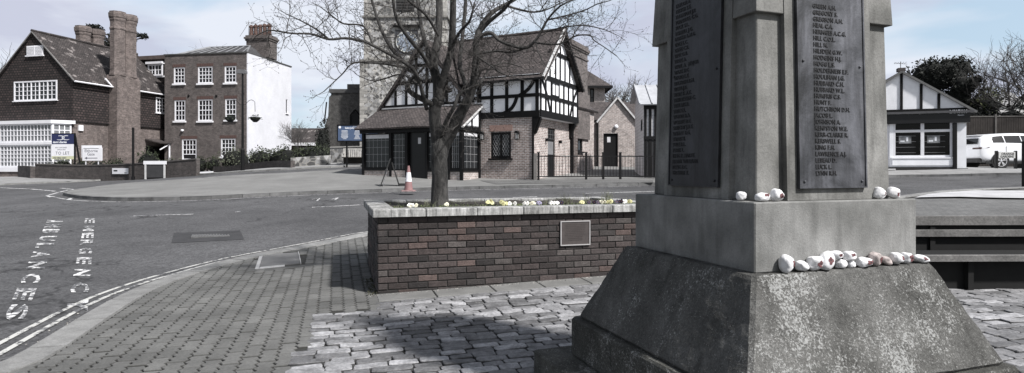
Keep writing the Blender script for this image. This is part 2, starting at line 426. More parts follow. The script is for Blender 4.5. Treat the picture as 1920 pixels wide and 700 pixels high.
NEARPOLY=[tuple(p) for p in poly]
sheet('near_pavement',NEARPOLY,-.048,PAVE,.45,skirt=.06)
# light concrete crossover by the right hand kerb
LIGHTC=M('light_concrete',(.42,.42,.43),.85,.2,2,.2,40,fine=.2)
cr=[gxy(*p) for p in [(1716,370),(1750,362),(1830,357),(1990,358),(1990,372),(1880,371),(1800,369)]]
sheet('dropped_kerb_apron',cr,.0,LIGHTC,.4)
# kerb stones
KERBM=M('kerb_granite',(.24,.24,.235),.85,.25,6,.4,60,attr=True,fine=.35,fscale=70)
kb=MB(); s=resample([p for p in KP],.06,closed=False)
def arclen(pts):
    L=[0]
    for a,b in zip(pts[:-1],pts[1:]): L.append(L[-1]+math.hypot(b[0]-a[0],b[1]-a[1]))
    return L
def along(pts,L,t):
    i=min(max(np.searchsorted(L,t)-1,0),len(pts)-2); k=(t-L[i])/(L[i+1]-L[i]+1e-9)
    a,b=pts[i],pts[i+1]; d=Vector((b[0]-a[0],b[1]-a[1])).normalized()
    return Vector((a[0]+(b[0]-a[0])*k,a[1]+(b[1]-a[1])*k)),d
def kerbrun(mb,pts,width,top,drop,stone=.9,t0=0,t1=None,joint=.008,side=1):
    L=arclen(pts); t=t0; t1=t1 or L[-1]
    while t<t1-.05:
        e=min(t+stone*rng.uniform(.92,1.05),t1); dz=rng.uniform(-.004,.004); g=rng.uniform(.8,1.12); mb.cur=(g,g,g)
        k=3; ring=[]
        for i in range(k+1):
            p,d=along(pts,L,t+joint+(e-t-2*joint)*i/k); nrm=Vector((d.y,-d.x))*side
            z=tz(p.x,p.y)+top+dz; q=p+nrm*width; zq=tz(q.x,q.y)+top+dz-.002
            ring+= [(p.x,p.y,z-drop),(p.x+nrm.x*.004,p.y+nrm.y*.004,z-.008),(p.x+nrm.x*.02,p.y+nrm.y*.02,z),(q.x-nrm.x*.006,q.y-nrm.y*.006,zq),(q.x,q.y,zq-.03)]
        fs=[]
        for i in range(k):
            for j in range(4): fs.append((i*5+j,i*5+j+1,(i+1)*5+j+1,(i+1)*5+j))
        fs+=[tuple(range(5)),tuple(range(k*5,k*5+5))]
        mb.add(ring,fs); t=e
kerbrun(kb,s,.27,.012,.11)
prop(kb.build('kerb',KERBM,fix=True),kind='structure')

# plaza / island in front of the shops
PLZ=M('pale_plaza',(.19,.19,.185),.9,.2,.7,.2,30,fine=.3,fscale=22)
front=[gxy(*p) for p in [(118,364),(140,369),(180,372.5),(240,374),(310,373),(400,370.5),(500,365),(600,361),(700,358),(800,354.5),(900,352),(1000,350),(1100,348),(1230,345)]]
front=smoothline(front,2); fr_end=(9.5,24.5)
back=[gxy(*p) for p in [(660,319),(540,326),(440,330),(350,338),(250,344),(190,350),(150,356),(120,361)]]
plaza=front+[fr_end,(14,27),(16,40),(-6,40)]+[gxy(690,318)]+smoothline(back,1)
sheet('plaza',plaza,.05,PLZ,.8)
pk=MB(); fr=resample(front+[fr_end],.1,False); kerbrun(pk,fr,.14,.056,.13,stone=.9,side=-1)
bk=resample(smoothline(back,1)+[front[0]],.1,False); kerbrun(pk,bk,.14,.056,.13,stone=.9,side=-1)
prop(pk.build('plaza_kerb',M('dark_kerb',(.12,.12,.12),.85,.4,3,.4,40,attr=True),fix=True),kind='structure')
# paving strip before the timbered house
stp=[gxy(*p,.05) for p in [(930,346),(1225,343),(1225,337.5),(1005,338.5),(900,339)]]
sheet('brick_paving_strip',stp,.062,PAVE,.6)
# far pavement, on the side of the brick houses
fp=[gxy(*p) for p in [(-60,347),(0,346),(60,343),(150,340),(250,334),(380,327),(460,321.5),(545,317),(620,313),(690,310)]]
farpoly=smoothline(fp,1)+[(-7,37),(-6,48),(-14,56),(-44,56),(-44,38)]
FARP=M('far_pavement',(.25,.25,.25),.9,.2,1.5,fine=.3,fscale=15)
sheet('far_pavement',farpoly,.02,FARP,.9)
fk=MB(); kerbrun(fk,resample(smoothline(fp,1),.1,False),.16,.03,.11,side=-1)
prop(fk.build('far_kerb',KERBM,fix=True),kind='structure')
# pavement on the right, before the letting shop
rp=[(13,29.2)]+[gxy(*p) for p in [(1640,331),(1720,329.5),(1820,328),(1960,326)]]+[(34,27.5),(34,40),(16,40)]
sheet('right_pavement',rp,.04,FARP,.9)
rk=MB(); kerbrun(rk,resample(rp[:6],.1,False),.15,.05,.13,side=-1)
prop(rk.build('right_kerb',M('dark_kerb',(.12,.12,.12)),fix=True),kind='structure')

# ------------------------------------------------------------------ road markings
def paint(name,hold,hi,worn):
    m,nt,b=nodes(name); v=coord(nt)
    n=noise(nt,v,13,5,.75); n2=noise(nt,v,2.0,3,.6)
    f=ramp(nt,math_(nt,'ADD',math_(nt,'MULTIPLY',n,.75),math_(nt,'MULTIPLY',n2,.3)),[(worn,0.0),(worn+.03,1.0)])
    c=mixc(nt,f,(.085,.086,.09),hi); nt.links.new(c,b.inputs['Base Color']); b.inputs['Roughness'].default_value=.8; return m
PWH=paint('worn_white_paint',0,(.60,.60,.60),.49); PYE=paint('worn_line_paint',0,(.45,.45,.43),.485); PFA=paint('faint_white_paint',0,(.5,.5,.5),.5)
def line(mb,pts,w,off=-.052):
    pts=resample(pts,.25,False); prev=None
    for i,p in enumerate(pts):
        a=pts[max(i-1,0)]; b=pts[min(i+1,len(pts)-1)]; d=Vector((b[0]-a[0],b[1]-a[1])).normalized(); n=Vector((-d.y,d.x))*w/2
        q=[(p[0]+n.x,p[1]+n.y),(p[0]-n.x,p[1]-n.y)]; q=[(x,y,tz(x,y)+off) for x,y in q]
        if prev: mb.add([prev[1],q[1],q[0],prev[0]],[(0,1,2,3)])
        prev=q
def offset_path(pts,o):
    out=[]
    for i,p in enumerate(pts):
        a=pts[max(i-1,0)]; b=pts[min(i+1,len(pts)-1)]; d=Vector((b[0]-a[0],b[1]-a[1])).normalized(); out.append((p[0]-d.y*o,p[1]+d.x*o))
    return out
yl=MB(); Kv=[p for p in KP if p[0]<3]
line(yl,offset_path(Kv,.22),.055); line(yl,offset_path(Kv,.37),.055)
prop(yl.build('double_line_marking',PYE,fix=True),kind='structure')
wl=MB()
def pl(mb,pts,w): line(mb,[gxy(px,py,-.055) for px,py in pts],w)
pl(wl,[(585,389),(640,386.5),(720,382)],.1); pl(wl,[(1098,363),(1235,359)],.12); pl(wl,[(962,371),(1007,369)],.1)
pl(wl,[(0,352),(60,355),(104,359)],.12); pl(wl,[(112,353),(150,357)],.1)
pl(wl,[(95,370),(88,367),(110,361),(128,356.5)],.1); pl(wl,[(128,375),(133,372),(148,371)],.12)
pl(wl,[(340,340.5),(380,338.5)],.5)
prop(wl.build('white_line_marking',PWH,fix=True),kind='structure')
el=MB(); line(el,offset_path(front,-.35),.07)
pl(el,[(250,405.5),(305,403.5),(362,402)],.1); pl(el,[(440,398),(450,397)],.12)
pl(el,[(585,374),(600,372),(594,377)],.06); pl(el,[(622,374),(634,371),(628,375)],.06)
prop(el.build('worn_edge_marking',PFA,fix=True),kind='structure')
# words painted on the road, each letter stretched along the road
tm=MB()
def column(word,ys,xa,xb,xc,xd):
    for ch,(y0,y1) in zip(word,ys):
        # corners: the reading direction runs towards the camera, letter tops to the right
        f=lambda y:(y-410)/(600-410)
        L0=ground(xa+(xb-xa)*f(y0),y0,-.055); L1=ground(xa+(xb-xa)*f(y1),y1,-.055)
        R0=ground(xc+(xd-xc)*f(y0),y0,-.055); R1=ground(xc+(xd-xc)*f(y1),y1,-.055)
        vs,fs=text_geo(ch,1,0,bold=.035); 
        x0=min(v.x for v in vs); x1=max(v.x for v in vs); y0_=min(v.y for v in vs); y1_=max(v.y for v in vs)
        o=[]
        for v in vs:
            s_=(v.x-x0)/(x1-x0+1e-6); t_=(v.y-y0_)/(y1_-y0_+1e-6)
            p=L0.lerp(L1,s_).lerp(R0.lerp(R1,s_),t_); o.append((p.x,p.y,tz(p.x,p.y)-.052))
        tm.add(o,fs)
column('EMERGENCY',[(410,419),(424,434),(437,447),(450,460),(465,476),(483,496),(505,518),(531,549),(562,583)],160,120,178,163)
column('AMBULANCES',[(413,418),(421,427),(430,438),(443,452),(456,466),(472,483),(491,504),(514,531),(541,564),(571,601)],90,6,120,46)
prop(tm.build('road_lettering',paint('worn_letter_paint',0,(.60,.60,.60),.53)),kind='structure')
# dark repair patch with an inspection cover in the road
pt=MB(); 
q=[ground(px,py,-.055) for px,py in [(321,456),(458,449),(450,432),(326,437)]]
pt.add([(p.x,p.y,tz(p.x,p.y)-.054) for p in q],[(0,1,2,3)])
prop(pt.build('asphalt_repair_patch',M('fresh_asphalt',(.035,.035,.037),.9,.3,3,.3,60)),kind='structure')
q=[ground(px,py,-.05) for px,py in [(358,447),(431,443),(430,437),(360,440.5)]]
c0=sum(q,Vector())/4; U=(q[1]-q[0]).normalized(); V=(q[3]-q[0]).normalized(); w_=(q[1]-q[0]).length; h_=(q[3]-q[0]).length
ic=MB(); T=lambda a,b,z:(q[0].x+U.x*a+V.x*b,q[0].y+U.y*a+V.y*b,tz(c0.x,c0.y)-.052+z)
ic.box(0,w_,0,h_,-.02,.004,T)
for i in range(13):
    for j in range(3): ic.box(w_*(i+.15)/13,w_*(i+.8)/13,h_*(j+.18)/3,h_*(j+.8)/3,.004,.011,T)
ic.build('inspection_cover',M('worn_iron',(.11,.11,.11),.6,.3,8),loc=(c0.x,c0.y,tz(c0.x,c0.y)-.052)); 
prop(bpy.data.objects['inspection_cover'],'worn iron inspection cover set in the dark patch of the road','manhole cover')

# ------------------------------------------------------------------ pavers and cobbles (planter frame: a along the wall, b away from camera)
PA=R(16.5); PO=Vector((-1.5,6.667)); PF=Vector((math.cos(PA),math.sin(PA))); PS=Vector((-math.sin(PA),math.cos(PA)))
def ab(a,b): return (PO.x+PF.x*a+PS.x*b, PO.y+PF.y*a+PS.y*b)
def toab(x,y):
    r=Vector((x-PO.x,y-PO.y)); return r.dot(PF),r.dot(PS)
def cob_left(b): return -.80 if b<-1.9 else (-.68 if b<-.70 else -.06)
inner=offset_path(KP,-.265)
ppoly=[tuple(p) for p in inner]+[(34,-3)]
Lk=[p for p in inner]
bed=[p for p in offset_path(KP,-.2) if p[0]<2.4]; bed=[(-2.9,-2.5)]+[p for p in bed if p[1]>-2.4]+[(3,12.2),(3,8.2),ab(3.5,2.2),ab(-.02,2.2),ab(-.02,-.3),ab(9.3,-.3),(9.3,-2.5)]
BEDM=M('dark_joint_sand',(.026,.026,.024),.95,.5,9)
sheet('paving_bed',bed,-.014,BEDM,.4)
PAVM=M('block_paver',(.135,.135,.132),.9,.3,1.3,.5,90,attr=True,fine=.38,fscale=55)
pv=MB(); PW,PL,AM=.125,.30,.017
tri=lambda t: (abs(((t/ .10)%1)-.5)*4-1)
cover=[gxy(*p) for p in [(488,474),(566,470),(572,498),(476,507)]]
def hit(poly,p): return inside(p,poly)
ia=0
for i in range(-62,40):
    a0=i*PW
    for j in range(-24,30):
        b0=j*PL+(PL/2 if i%2 else 0)
        x,y=ab(a0+PW/2,b0+PL/2)
        if y<2.2 or y>12.9: continue
        ca,cb=a0+PW/2,b0+PL/2
        if ca>-.02 and cb>-1e9 and cb<2.15 and ca<3.7: continue
        if cb<.0 and ca-PW*.3>cob_left(cb): continue
        if ca>3.7: continue
        if not inside((x,y),ppoly) or hit(cover,(x,y)): continue
        g=.004; n=8; out=[]; 
        dz=rng.uniform(-.003,.003); k=rng.uniform(.86,1.1); pv.cur=(k,k*1.0,k*.985)
        def prow(sgn,ins):
            base=a0+ (.0055 if sgn<0 else PW-.0055)
            pts=[]
            for t in range(7):
                b_=b0+.010+ins+(PL-.020-2*ins)*t/6
                pts.append((base+AM*tri(b_+ (0 if sgn<0 else 0))*1+(ins if sgn<0 else -ins),b_))
            return pts
        lo=prow(-1,0)+prow(1,0)[::-1]; hi=prow(-1,.004)+prow(1,.004)[::-1]
        vs=[]
        for (a_,b_) in lo: X,Y=ab(a_,b_); vs.append((X,Y,tz(X,Y)-.04))
        for (a_,b_) in lo: X,Y=ab(a_,b_); vs.append((X,Y,tz(X,Y)-.006+dz))
        for (a_,b_) in hi: X,Y=ab(a_,b_); vs.append((X,Y,tz(X,Y)+dz))
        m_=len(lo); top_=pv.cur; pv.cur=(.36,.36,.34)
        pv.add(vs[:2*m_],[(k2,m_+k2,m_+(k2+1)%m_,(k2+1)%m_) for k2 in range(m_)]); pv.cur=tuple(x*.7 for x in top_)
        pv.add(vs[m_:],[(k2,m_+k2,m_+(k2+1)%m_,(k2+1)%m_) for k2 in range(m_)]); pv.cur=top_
        pv.add(vs[2*m_:],[tuple(range(m_))[::-1]])
prop(pv.build('block_paving',PAVM,fix=True),kind='structure')
# cover in the pavement with pale edging
cc=[ground(*p) for p in [(488,476),(564,472),(570,496),(478,505)]]
cv=MB(); zz=[tz(p.x,p.y) for p in cc]
cx_=sum(p.x for p in cc)/4; cy_=sum(p.y for p in cc)/4
root=empty('pavement_cover',cx_,cy_,tz(cx_,cy_),0,'square concrete access cover with pale edges set in the block paving','access cover')
def lerpq(s_,t_): 
    p=cc[3].lerp(cc[2],s_).lerp(cc[0].lerp(cc[1],s_),t_); return p
def quadbox(mb,s0,s1,t0,t1,h):
    ps=[lerpq(a,b) for a,b in ((s0,t0),(s1,t0),(s1,t1),(s0,t1))]
    vs=[(p.x-cx_,p.y-cy_,tz(p.x,p.y)-.02) for p in ps]+[(p.x-cx_,p.y-cy_,tz(p.x,p.y)+h) for p in ps]
    mb.add(vs,[(3,2,1,0),(4,5,6,7),(0,1,5,4),(1,2,6,5),(2,3,7,6),(3,0,4,7)])
s1=MB(); quadbox(s1,.08,.92,.1,.95,.001); s1.build('slab',M('cover_concrete',(.15,.15,.15),.9,.15,3,fine=.3),root)
s2=MB(); quadbox(s2,0,.075,0,1,.006); quadbox(s2,.085,.6,0,.09,.005); quadbox(s2,.93,.95,.1,1,.004)
s2.build('edging',M('pale_edging',(.42,.42,.42),.8,.2,5,fine=.3),root)
s3=MB(); quadbox(s3,.0,1.25,-.16,-.02,.0); s3.build('surround',M('dark_infill',(.07,.07,.068),.9,.3,4),root); s3=MB(); quadbox(s3,.0,1.2,1.02,1.15,.0); s3.build('surround',M('dark_infill',(.07,.07,.068),.9,.3,4),root)
# dark asphalt strip crossing the block paving
ds=[gxy(*p) for p in [(570,480),(700,455),(700,449),(490,476)]]
# setts
SETM=M('granite_sett',(.27,.27,.275),.75,.4,9,.55,55,attr=True,fine=.5,fscale=38)
MC=Vector((1.460,3.477)); MX=Vector((.942,.335)); MY=Vector((-.335,.942))
st=MB(); b=-5.2
while b<3.2:
    rh=rng.uniform(.10,.125); a=-.80+rng.uniform(-.02,.0)
    lo_lim=cob_left(b+rh/2)
    a=lo_lim+rng.uniform(0,.02)
    while a<9.2:
        L=rng.choice((.15,.18,.2,.22,.25,.28))*rng.uniform(.93,1.07)
        ca,cb=a+L/2,b+rh/2; x,y=ab(ca,cb)
        ok = y>1.4 and ((cb<-.36) or (ca>4.05)) and x<9.5
        r=Vector((x,y))-MC
        if ok and max(abs(r.dot(MX)),abs(r.dot(MY)))<.95: ok=False
        if ok:
            g=rng.uniform(.003,.0055); l2,h2=L/2-g,rh/2-g; cr_=min(h2*.75,.036); ang=rng.gauss(0,.035)
            pts=[]
            for k in range(16):
                th=2*math.pi*k/16; ex=.3
                cx2=math.copysign(abs(math.cos(th))**ex,math.cos(th))*l2; cy2=math.copysign(abs(math.sin(th))**.36,math.sin(th))*h2
                j=1+rng.gauss(0,.02); pts.append((cx2*j*math.cos(ang)-cy2*math.sin(ang)*j,cx2*j*math.sin(ang)+cy2*j*math.cos(ang)))
            zt=rng.uniform(-.006,.006)+.004; tx=rng.gauss(0,.02); ty=rng.gauss(0,.03)
            k=rng.choice((.5,.6,.7,.8,.9,1.0,1.15,1.4))*rng.uniform(.9,1.1); st.cur=(k,k,k*1.01)
            vs=[]
            for sc_,dz in ((1,-.05),(1,-.006),(.965,0),(.8,.001)):
                for (p,q_) in pts:
                    X,Y=ab(ca+p*sc_,cb+q_*(sc_ if sc_==1 else sc_*.97)); vs.append((X,Y,tz(X,Y)+zt+dz+p*tx+q_*ty))
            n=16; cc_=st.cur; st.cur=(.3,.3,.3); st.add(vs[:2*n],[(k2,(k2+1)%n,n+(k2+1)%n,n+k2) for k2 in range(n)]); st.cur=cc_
            fs=[tuple(range(2*n,3*n))]
            for lv in range(2): fs+=[(lv*n+k2,lv*n+(k2+1)%n,(lv+1)*n+(k2+1)%n,(lv+1)*n+k2) for k2 in range(n)]
            st.add(vs[n:],fs)
        a+=L
    b+=rh
prop(st.build('cobbles',SETM,smooth=False,fix=True),kind='structure')
# flagstones at the foot of the planter
fl=MB(); a=-.02
while a<3.9:
    L=rng.uniform(.55,.7); k=rng.uniform(.85,1.1); fl.cur=(k,k,k)
    T=lambda u,n_,z:(*ab(u,n_),tz(*ab(u,n_))+z)
    fl.bbox(a+.006,a+L-.006,-.335,.02,-.03,.006,.008,T); a+=L
prop(fl.build('flagstone_edge',M('flagstone',(.17,.17,.165),.85,.2,3,.3,50,attr=True,fine=.3),fix=True),kind='structure')
# ------------------------------------------------------------------ planter
pl_root=empty('brick_planter',PO.x,PO.y,0,PA,'long raised planter of dark red bricks with pale coping, holding the bare tree','planter')
BRV=M('weathered_brick',(1,1,1),.88,.42,13,.8,45,attr=True,fine=.5,fscale=60)
LP,DP,HP=3.62,2.1,.866
bk=MB(); MORT=M('planter_mortar',(.022,.021,.02),.95,.3,10)
def brickcol():
    r=rng.random()
    if r<.10: c=(.12,.088,.08)
    elif r<.4: c=(.08,.064,.061)
    elif r<.75: c=(.066,.055,.053)
    elif r<.88: c=(.10,.088,.084)
    else: c=(.05,.044,.043)
    k=rng.uniform(.65,1.4)*1.0; return tuple(x*k for x in c)
nrow=12; RH=.0745
def wallbricks(L,T,start=0):
    for r_ in range(-1,nrow):
        z1=HP-(nrow-1-r_)*RH; z0=z1-RH
        u=-(.1125 if (r_%2) else 0)
        while u<L:
            bl=.2245
            a,b_=max(u,0),min(u+bl,L)
            u+=bl
            if b_-a<.03: continue
            bk.cur=brickcol(); g=.0058; dn=rng.uniform(-.003,.004); 
            vs=[]
            for (n_,i_) in ((-.07,0),(dn-.004,0),(dn,.005)):
                vs+=[T(a+g+i_,n_,z0+g+i_),T(b_-g-i_,n_,z0+g+i_),T(b_-g-i_,n_,z1-g-i_),T(a+g+i_,n_,z1-g-i_)]
            vs=[(v[0]+rng.uniform(-.0012,.0012),v[1]+rng.uniform(-.0012,.0012),v[2]+rng.uniform(-.0015,.0015)) for v in vs]
            bk.add(vs,[(8,9,10,11)]+[(l*4+k,l*4+(k+1)%4,(l+1)*4+(k+1)%4,(l+1)*4+k) for l in (0,1) for k in range(4)])
wallbricks(LP,lambda u,n,z:(u,-n,z)); wallbricks(DP,lambda u,n,z:(-n,DP-u,z)); wallbricks(LP,lambda u,n,z:(LP-u,DP+n,z)); wallbricks(DP,lambda u,n,z:(LP+n,u,z))
bk.build('brickwork',BRV,pl_root,fix=True)
m_=MB(); m_.box(.009,LP-.009,.009,DP-.009,-.2,HP-.002); m_.build('mortar_core',MORT,pl_root)
# coping
def copingmat():
    m,nt,b=nodes('weathered_coping'); v=coord(nt)
    n=noise(nt,v,3,5,.7); mp=nt.nodes.new('ShaderNodeMapping'); mp.inputs['Scale'].default_value=(30,30,3); nt.links.new(v,mp.inputs[0])
    s_=noise(nt,mp.outputs[0],1,4,.7); f=noise(nt,v,70,3,.7)
    c=mixc(nt,ramp(nt,n,[(.35,0.0),(.6,1.0)]),(.17,.17,.16),(.52,.52,.51))
    c=mixc(nt,1.0,c,ramp(nt,s_,[(.35,.35),(.6,1.0)]),'MULTIPLY'); c=mixc(nt,1.0,c,ramp(nt,f,[(.3,.7),(.7,1.0)]),'MULTIPLY')
    nt.links.new(c,b.inputs['Base Color']); b.inputs['Roughness'].default_value=.9; bump(nt,b,f,.4,.008); return m
COP=copingmat(); cp=MB(); z0,z1=HP+.003,.955; a=-.06
while a<LP+.06:
    L=min(rng.uniform(.56,.62),LP+.06-a)
    if LP+.06-a-L<.2: L=LP+.06-a
    cp.bbox(a+.003,a+L-.003,-.055,.2,z0,z1,.009); cp.bbox(a+.003,a+L-.003,DP-.2,DP+.055,z0,z1,.009); a+=L
b_=.2
while b_<DP-.21:
    L=min(.58,DP-.2-b_); cp.bbox(-.06,.2,b_+.003,b_+L-.003,z0,z1,.009); cp.bbox(LP-.2,LP+.06,b_+.003,b_+L-.003,z0,z1,.009); b_+=L
cp.build('coping',COP,pl_root)
so_=MB(); 
for i in range(36):
    for j in range(18):
        u0,u1=.19+(LP-.38)*i/36,.19+(LP-.38)*(i+1)/36; v0,v1=.19+(DP-.38)*j/18,.19+(DP-.38)*(j+1)/18
        h=lambda u,v:.925+.03*mnoise.noise((u*4,v*4,0))
        so_.add([(u0,v0,h(u0,v0)),(u1,v0,h(u1,v0)),(u1,v1,h(u1,v1)),(u0,v1,h(u0,v1))],[(0,1,2,3)])
so_.build('soil',M('dark_soil',(.03,.026,.022),1,.5,20,.8,60),pl_root)
# information plaque
WP=Wall((PO.x,PO.y,PA),(0,0),(1,0),(0,-1))
u0,u1,z0,z1=WP.rect(1050,414,1105.5,460)
pq=MB(); T=lambda u,n,z:WP(u,n,z)
for q in ((u0,u1,z1-.012,z1),(u0,u1,z0,z0+.012),(u0,u0+.012,z0+.012,z1-.012),(u1-.012,u1,z0+.012,z1-.012)): pq.box(q[0],q[1],.004,.024,q[2],q[3],T)
plq=MB(); plq.box(u0+.012,u1-.012,.004,.016,z0+.012,z1-.012,T)
plate=plq.build('plaque',M('bronze_plate',(.055,.046,.044),.55,.2,12,spec=.5),pl_root)
plate['label']='small bronze plaque with pale frame fixed to the brickwork'
pq.build('frame',M('pale_frame',(.36,.35,.35),.5,.1,6),plate)
tx=MB(); 
for i in range(10):
    z=z1-.045-i*.021; L=(u1-u0)*(.36 if i<7 else .26)*rng.uniform(.85,1); c_=(u0+u1)/2; a=c_-L
    while a<c_+L:
        w_=rng.uniform(.008,.028); tx.box(a,min(a+w_,c_+L),.016,.0185,z-.004,z+.004,T); a+=w_+.006
tx.build('lettering',M('plate_letters',(.05,.042,.04),.5),plate)
# ------------------------------------------------------------------ planting
GREEN=M('leaf_green',(.06,.085,.035),.7,.3,30,attr=True); PET=M('petal',(1,1,1),.6,.05,10,attr=True)
def pw(a,b,z): x,y=ab(a,b); return (x,y,z)
def flower(px,py,b,kind,n,where,size=.028):
    W2=Wall((PO.x,PO.y,PA),(0,b),(1,0),(0,-1)); u,z=W2.uz(px,py)
    x,y=ab(u,b); base=.93
    cols={'pale yellow':(.62,.60,.32),'white':(.8,.8,.76),'dark purple':(.03,.02,.045),'cream':(.72,.7,.55),'lilac':(.34,.32,.46)}
    root=empty('pansy',x,y,base,0,f'{kind} pansy {where}','flower','pansies along the planter'); ZB[root.name]=0
    f=MB(); st_=MB(); pe=MB(); ce=MB()
    for k in range(n):
        ox,oy=rng.gauss(0,.022),rng.gauss(0,.012); hz=z-base+rng.uniform(-.012,.02) 
        hz=max(hz,.05); c=Vector((ox,oy,hz))
        st_.tube([(ox*.4,oy*.4,-.02),(ox*.8,oy*.8,hz*.6),c+Vector((0,.006,0))],[.0025,.002,.0018],4)
        fd=Vector((rng.gauss(-.1,.4),-1,rng.uniform(.1,.8))).normalized(); s1=fd.orthogonal().normalized(); s2=fd.cross(s1)
        for q,(ang,r_) in enumerate(((90,1),(35,.95),(145,.95),(215,1.0),(325,1.0))):
            an=R(ang+rng.gauss(0,8)); d=s1*math.cos(an)+s2*math.sin(an); pc=c+d*size*.5; g=rng.uniform(.85,1.05); pe.cur=sc(cols[kind],g)
            ring=[]; t=fd.cross(d)
            for m2 in range(8):
                th=2*math.pi*m2/8; ring.append(pc+d*math.cos(th)*size*.55*r_+t*math.sin(th)*size*.55-fd*abs(math.cos(th))*.003+fd*rng.uniform(0,.003))
            pe.add([pc+fd*.002]+ring,[(0,1+m2,1+(m2+1)%8) for m2 in range(8)])
        ce=MB(); ce.ico(c+fd*.004,(.005,.005,.004),1,.1); ce.build('flower_centre',M('flower_centre',(.25,.12,.03),.6),root)
    for k in range(26):
        f.cur=sc((.9,1,.8),rng.uniform(.6,1.6)); p=Vector((rng.gauss(0,.035),rng.gauss(0,.02),rng.uniform(.0,max(.035,(z-base)*.75)))); f.leaf(p,rng.uniform(.018,.034))
    f.build('foliage',GREEN,root); st_.build('stem',GREEN,root); pe.build('petals',PET,root)
for args in [(769,386,.24,'white',3,'alone left of the tree trunk, nearest the planter corner'),(775,388,.22,'cream',2,'low beside the leftmost white one, left of the trunk'),
  (832,388,.3,'cream',2,'at the foot of the tree trunk on its right'),(920,379,.26,'pale yellow',4,'tall, left of the pair of big yellow ones in mid planter'),
  (943,382,.25,'pale yellow',6,'the broadest yellow clump in mid planter'),(960,386,.24,'white',3,'small, right beside the broad yellow clump'),
  (986,388,.24,'white',2,'low at the coping between the yellow clumps and the plaque'),(1001,388,.24,'cream',3,'low, left of the plaque, over a coping joint'),
  (1012,388,.28,'lilac',2,'just left of the big white clump above the plaque'),(1036,385,.25,'white',5,'big clump just left above the plaque'),
  (1052,386,.25,'dark purple',3,'above the left edge of the plaque'),(1090,387,.24,'pale yellow',4,'above the right half of the plaque'),
  (1111,386,.24,'dark purple',3,'just right of the plaque'),(1130,386,.24,'cream',3,'right of the plaque beside the tall grass tuft'),
  (1142,380,.26,'pale yellow',4,'in the tall clump towards the memorial'),(1158,380,.26,'dark purple',4,'in the tall clump towards the memorial'),
  (1172,384,.25,'white',3,'near the memorial, right of the dark purple ones'),(1184,386,.24,'pale yellow',2,'closest to the memorial')]:
    flower(*args)
GRS=M('dry_grass',(.16,.17,.11),.8,.3,30,attr=True)
gr=MB()
def tuft(a,b,n,h,sp):
    x,y=ab(a,b)
    for k in range(n):
        gr.cur=sc((1,1,1),rng.uniform(.4,1.5)); dx,dy=rng.gauss(0,sp),rng.gauss(0,sp); hh=h*rng.uniform(.5,1.1); bx,by=x+rng.gauss(0,.025),y+rng.gauss(0,.02)
        p0=Vector((bx,by,.92)); p1=Vector((bx+dx*.4,by+dy*.4,.92+hh*.6)); p2=Vector((bx+dx,by+dy,.92+hh)); gr.tube([p0,p1,p2],[.0028,.002,.0005],3,False)
for px,n,h in ((745,8,.08),(800,14,.14),(812,10,.12),(848,8,.1),(1003,10,.1),(1022,8,.08),(1060,26,.19),(1068,12,.16),(1100,20,.17),(1128,18,.14),(1146,26,.2),(1150,14,.2),(1180,10,.12)):
    W2=Wall((PO.x,PO.y,PA),(0,.3),(1,0),(0,-1)); u,_=W2.uz(px,380); tuft(u,rng.uniform(.26,.42),n,h,.05)
for k in range(120): tuft(rng.uniform(.22,LP-.22),rng.uniform(.22,DP-.25),3,rng.uniform(.03,.07),.02)
for k in range(900):
    a,b=rng.uniform(.21,LP-.21),rng.uniform(.2,.7)**1.2; x,y=ab(a,max(b,.21)); gr.cur=sc((.8,1,.6),rng.uniform(.3,1.2)); gr.leaf((x,y,.935+rng.uniform(0,.03)),rng.uniform(.015,.03))
prop(gr.build('grass_and_weeds',GRS),'thin grass blades and weeds growing in the planter soil','grass',kind='stuff')
# moss tufts at the foot of the planter corner
ms=MB()
for k in range(260):
    a=rng.gauss(-.05,.04); b=rng.uniform(-.05,.9); x,y=ab(min(a,-.01),b); ms.leaf((x,y,tz(x,y)+rng.uniform(0,.03)),rng.uniform(.012,.03))
prop(ms.build('moss_and_weeds',M('moss',(.05,.05,.03),.95,.4,20)),'dark moss and weeds at the foot of the planter corner','moss',kind='stuff')

# ------------------------------------------------------------------ tree in the planter
def bark():
    m,nt,b=nodes('grey_bark'); v=coord(nt); mp=nt.nodes.new('ShaderNodeMapping'); mp.inputs['Scale'].default_value=(1,1,.35); nt.links.new(v,mp.inputs[0])
    n=noise(nt,mp.outputs[0],22,6,.7,.6); n2=noise(nt,v,5,4,.6)
    c=mixc(nt,ramp(nt,n,[(.35,0.0),(.65,1.0)]),(.016,.0155,.015),(.085,.082,.078)); c=mixc(nt,1.0,c,ramp(nt,n2,[(.3,.55),(.7,1.05)]),'MULTIPLY')
    nt.links.new(c,b.inputs['Base Color']); b.inputs['Roughness'].default_value=.9; bump(nt,b,n,.9,.025); return m
BARK=bark()
tb=at(825,392,7.6); troot=empty('pollarded_tree',tb.x,tb.y,.93,0,'bare spreading tree with forked knobbly trunk growing from the brick planter','tree')
TL=lambda p:(p[0]-tb.x,p[1]-tb.y,p[2])
tr=MB(); br=MB(); tw=MB()
def limb(pts,r0,r1,mb,n=8,knob=.06,sub=4):
    """pts: (px,py,depth) seen positions -> smooth 3-D limb; returns the sampled points and radii"""
    P=[at(*p) for p in pts]; out=[]
    for i in range(len(P)-1):
        a=P[max(i-1,0)];b=P[i];c=P[i+1];d=P[min(i+2,len(P)-1)]
        for k in range(sub):
            t=k/sub; out.append(.5*((2*b)+(c-a)*t+(2*a-5*b+4*c-d)*t*t+(3*b-a-3*c+d)*t**3))
    out.append(P[-1]); L=len(out); rr=[(r0+(r1-r0)*i/(L-1))*(1+rng.uniform(-knob,knob)) for i in range(L)]
    mb.tube([TL(p) for p in out],rr,n); return out,rr
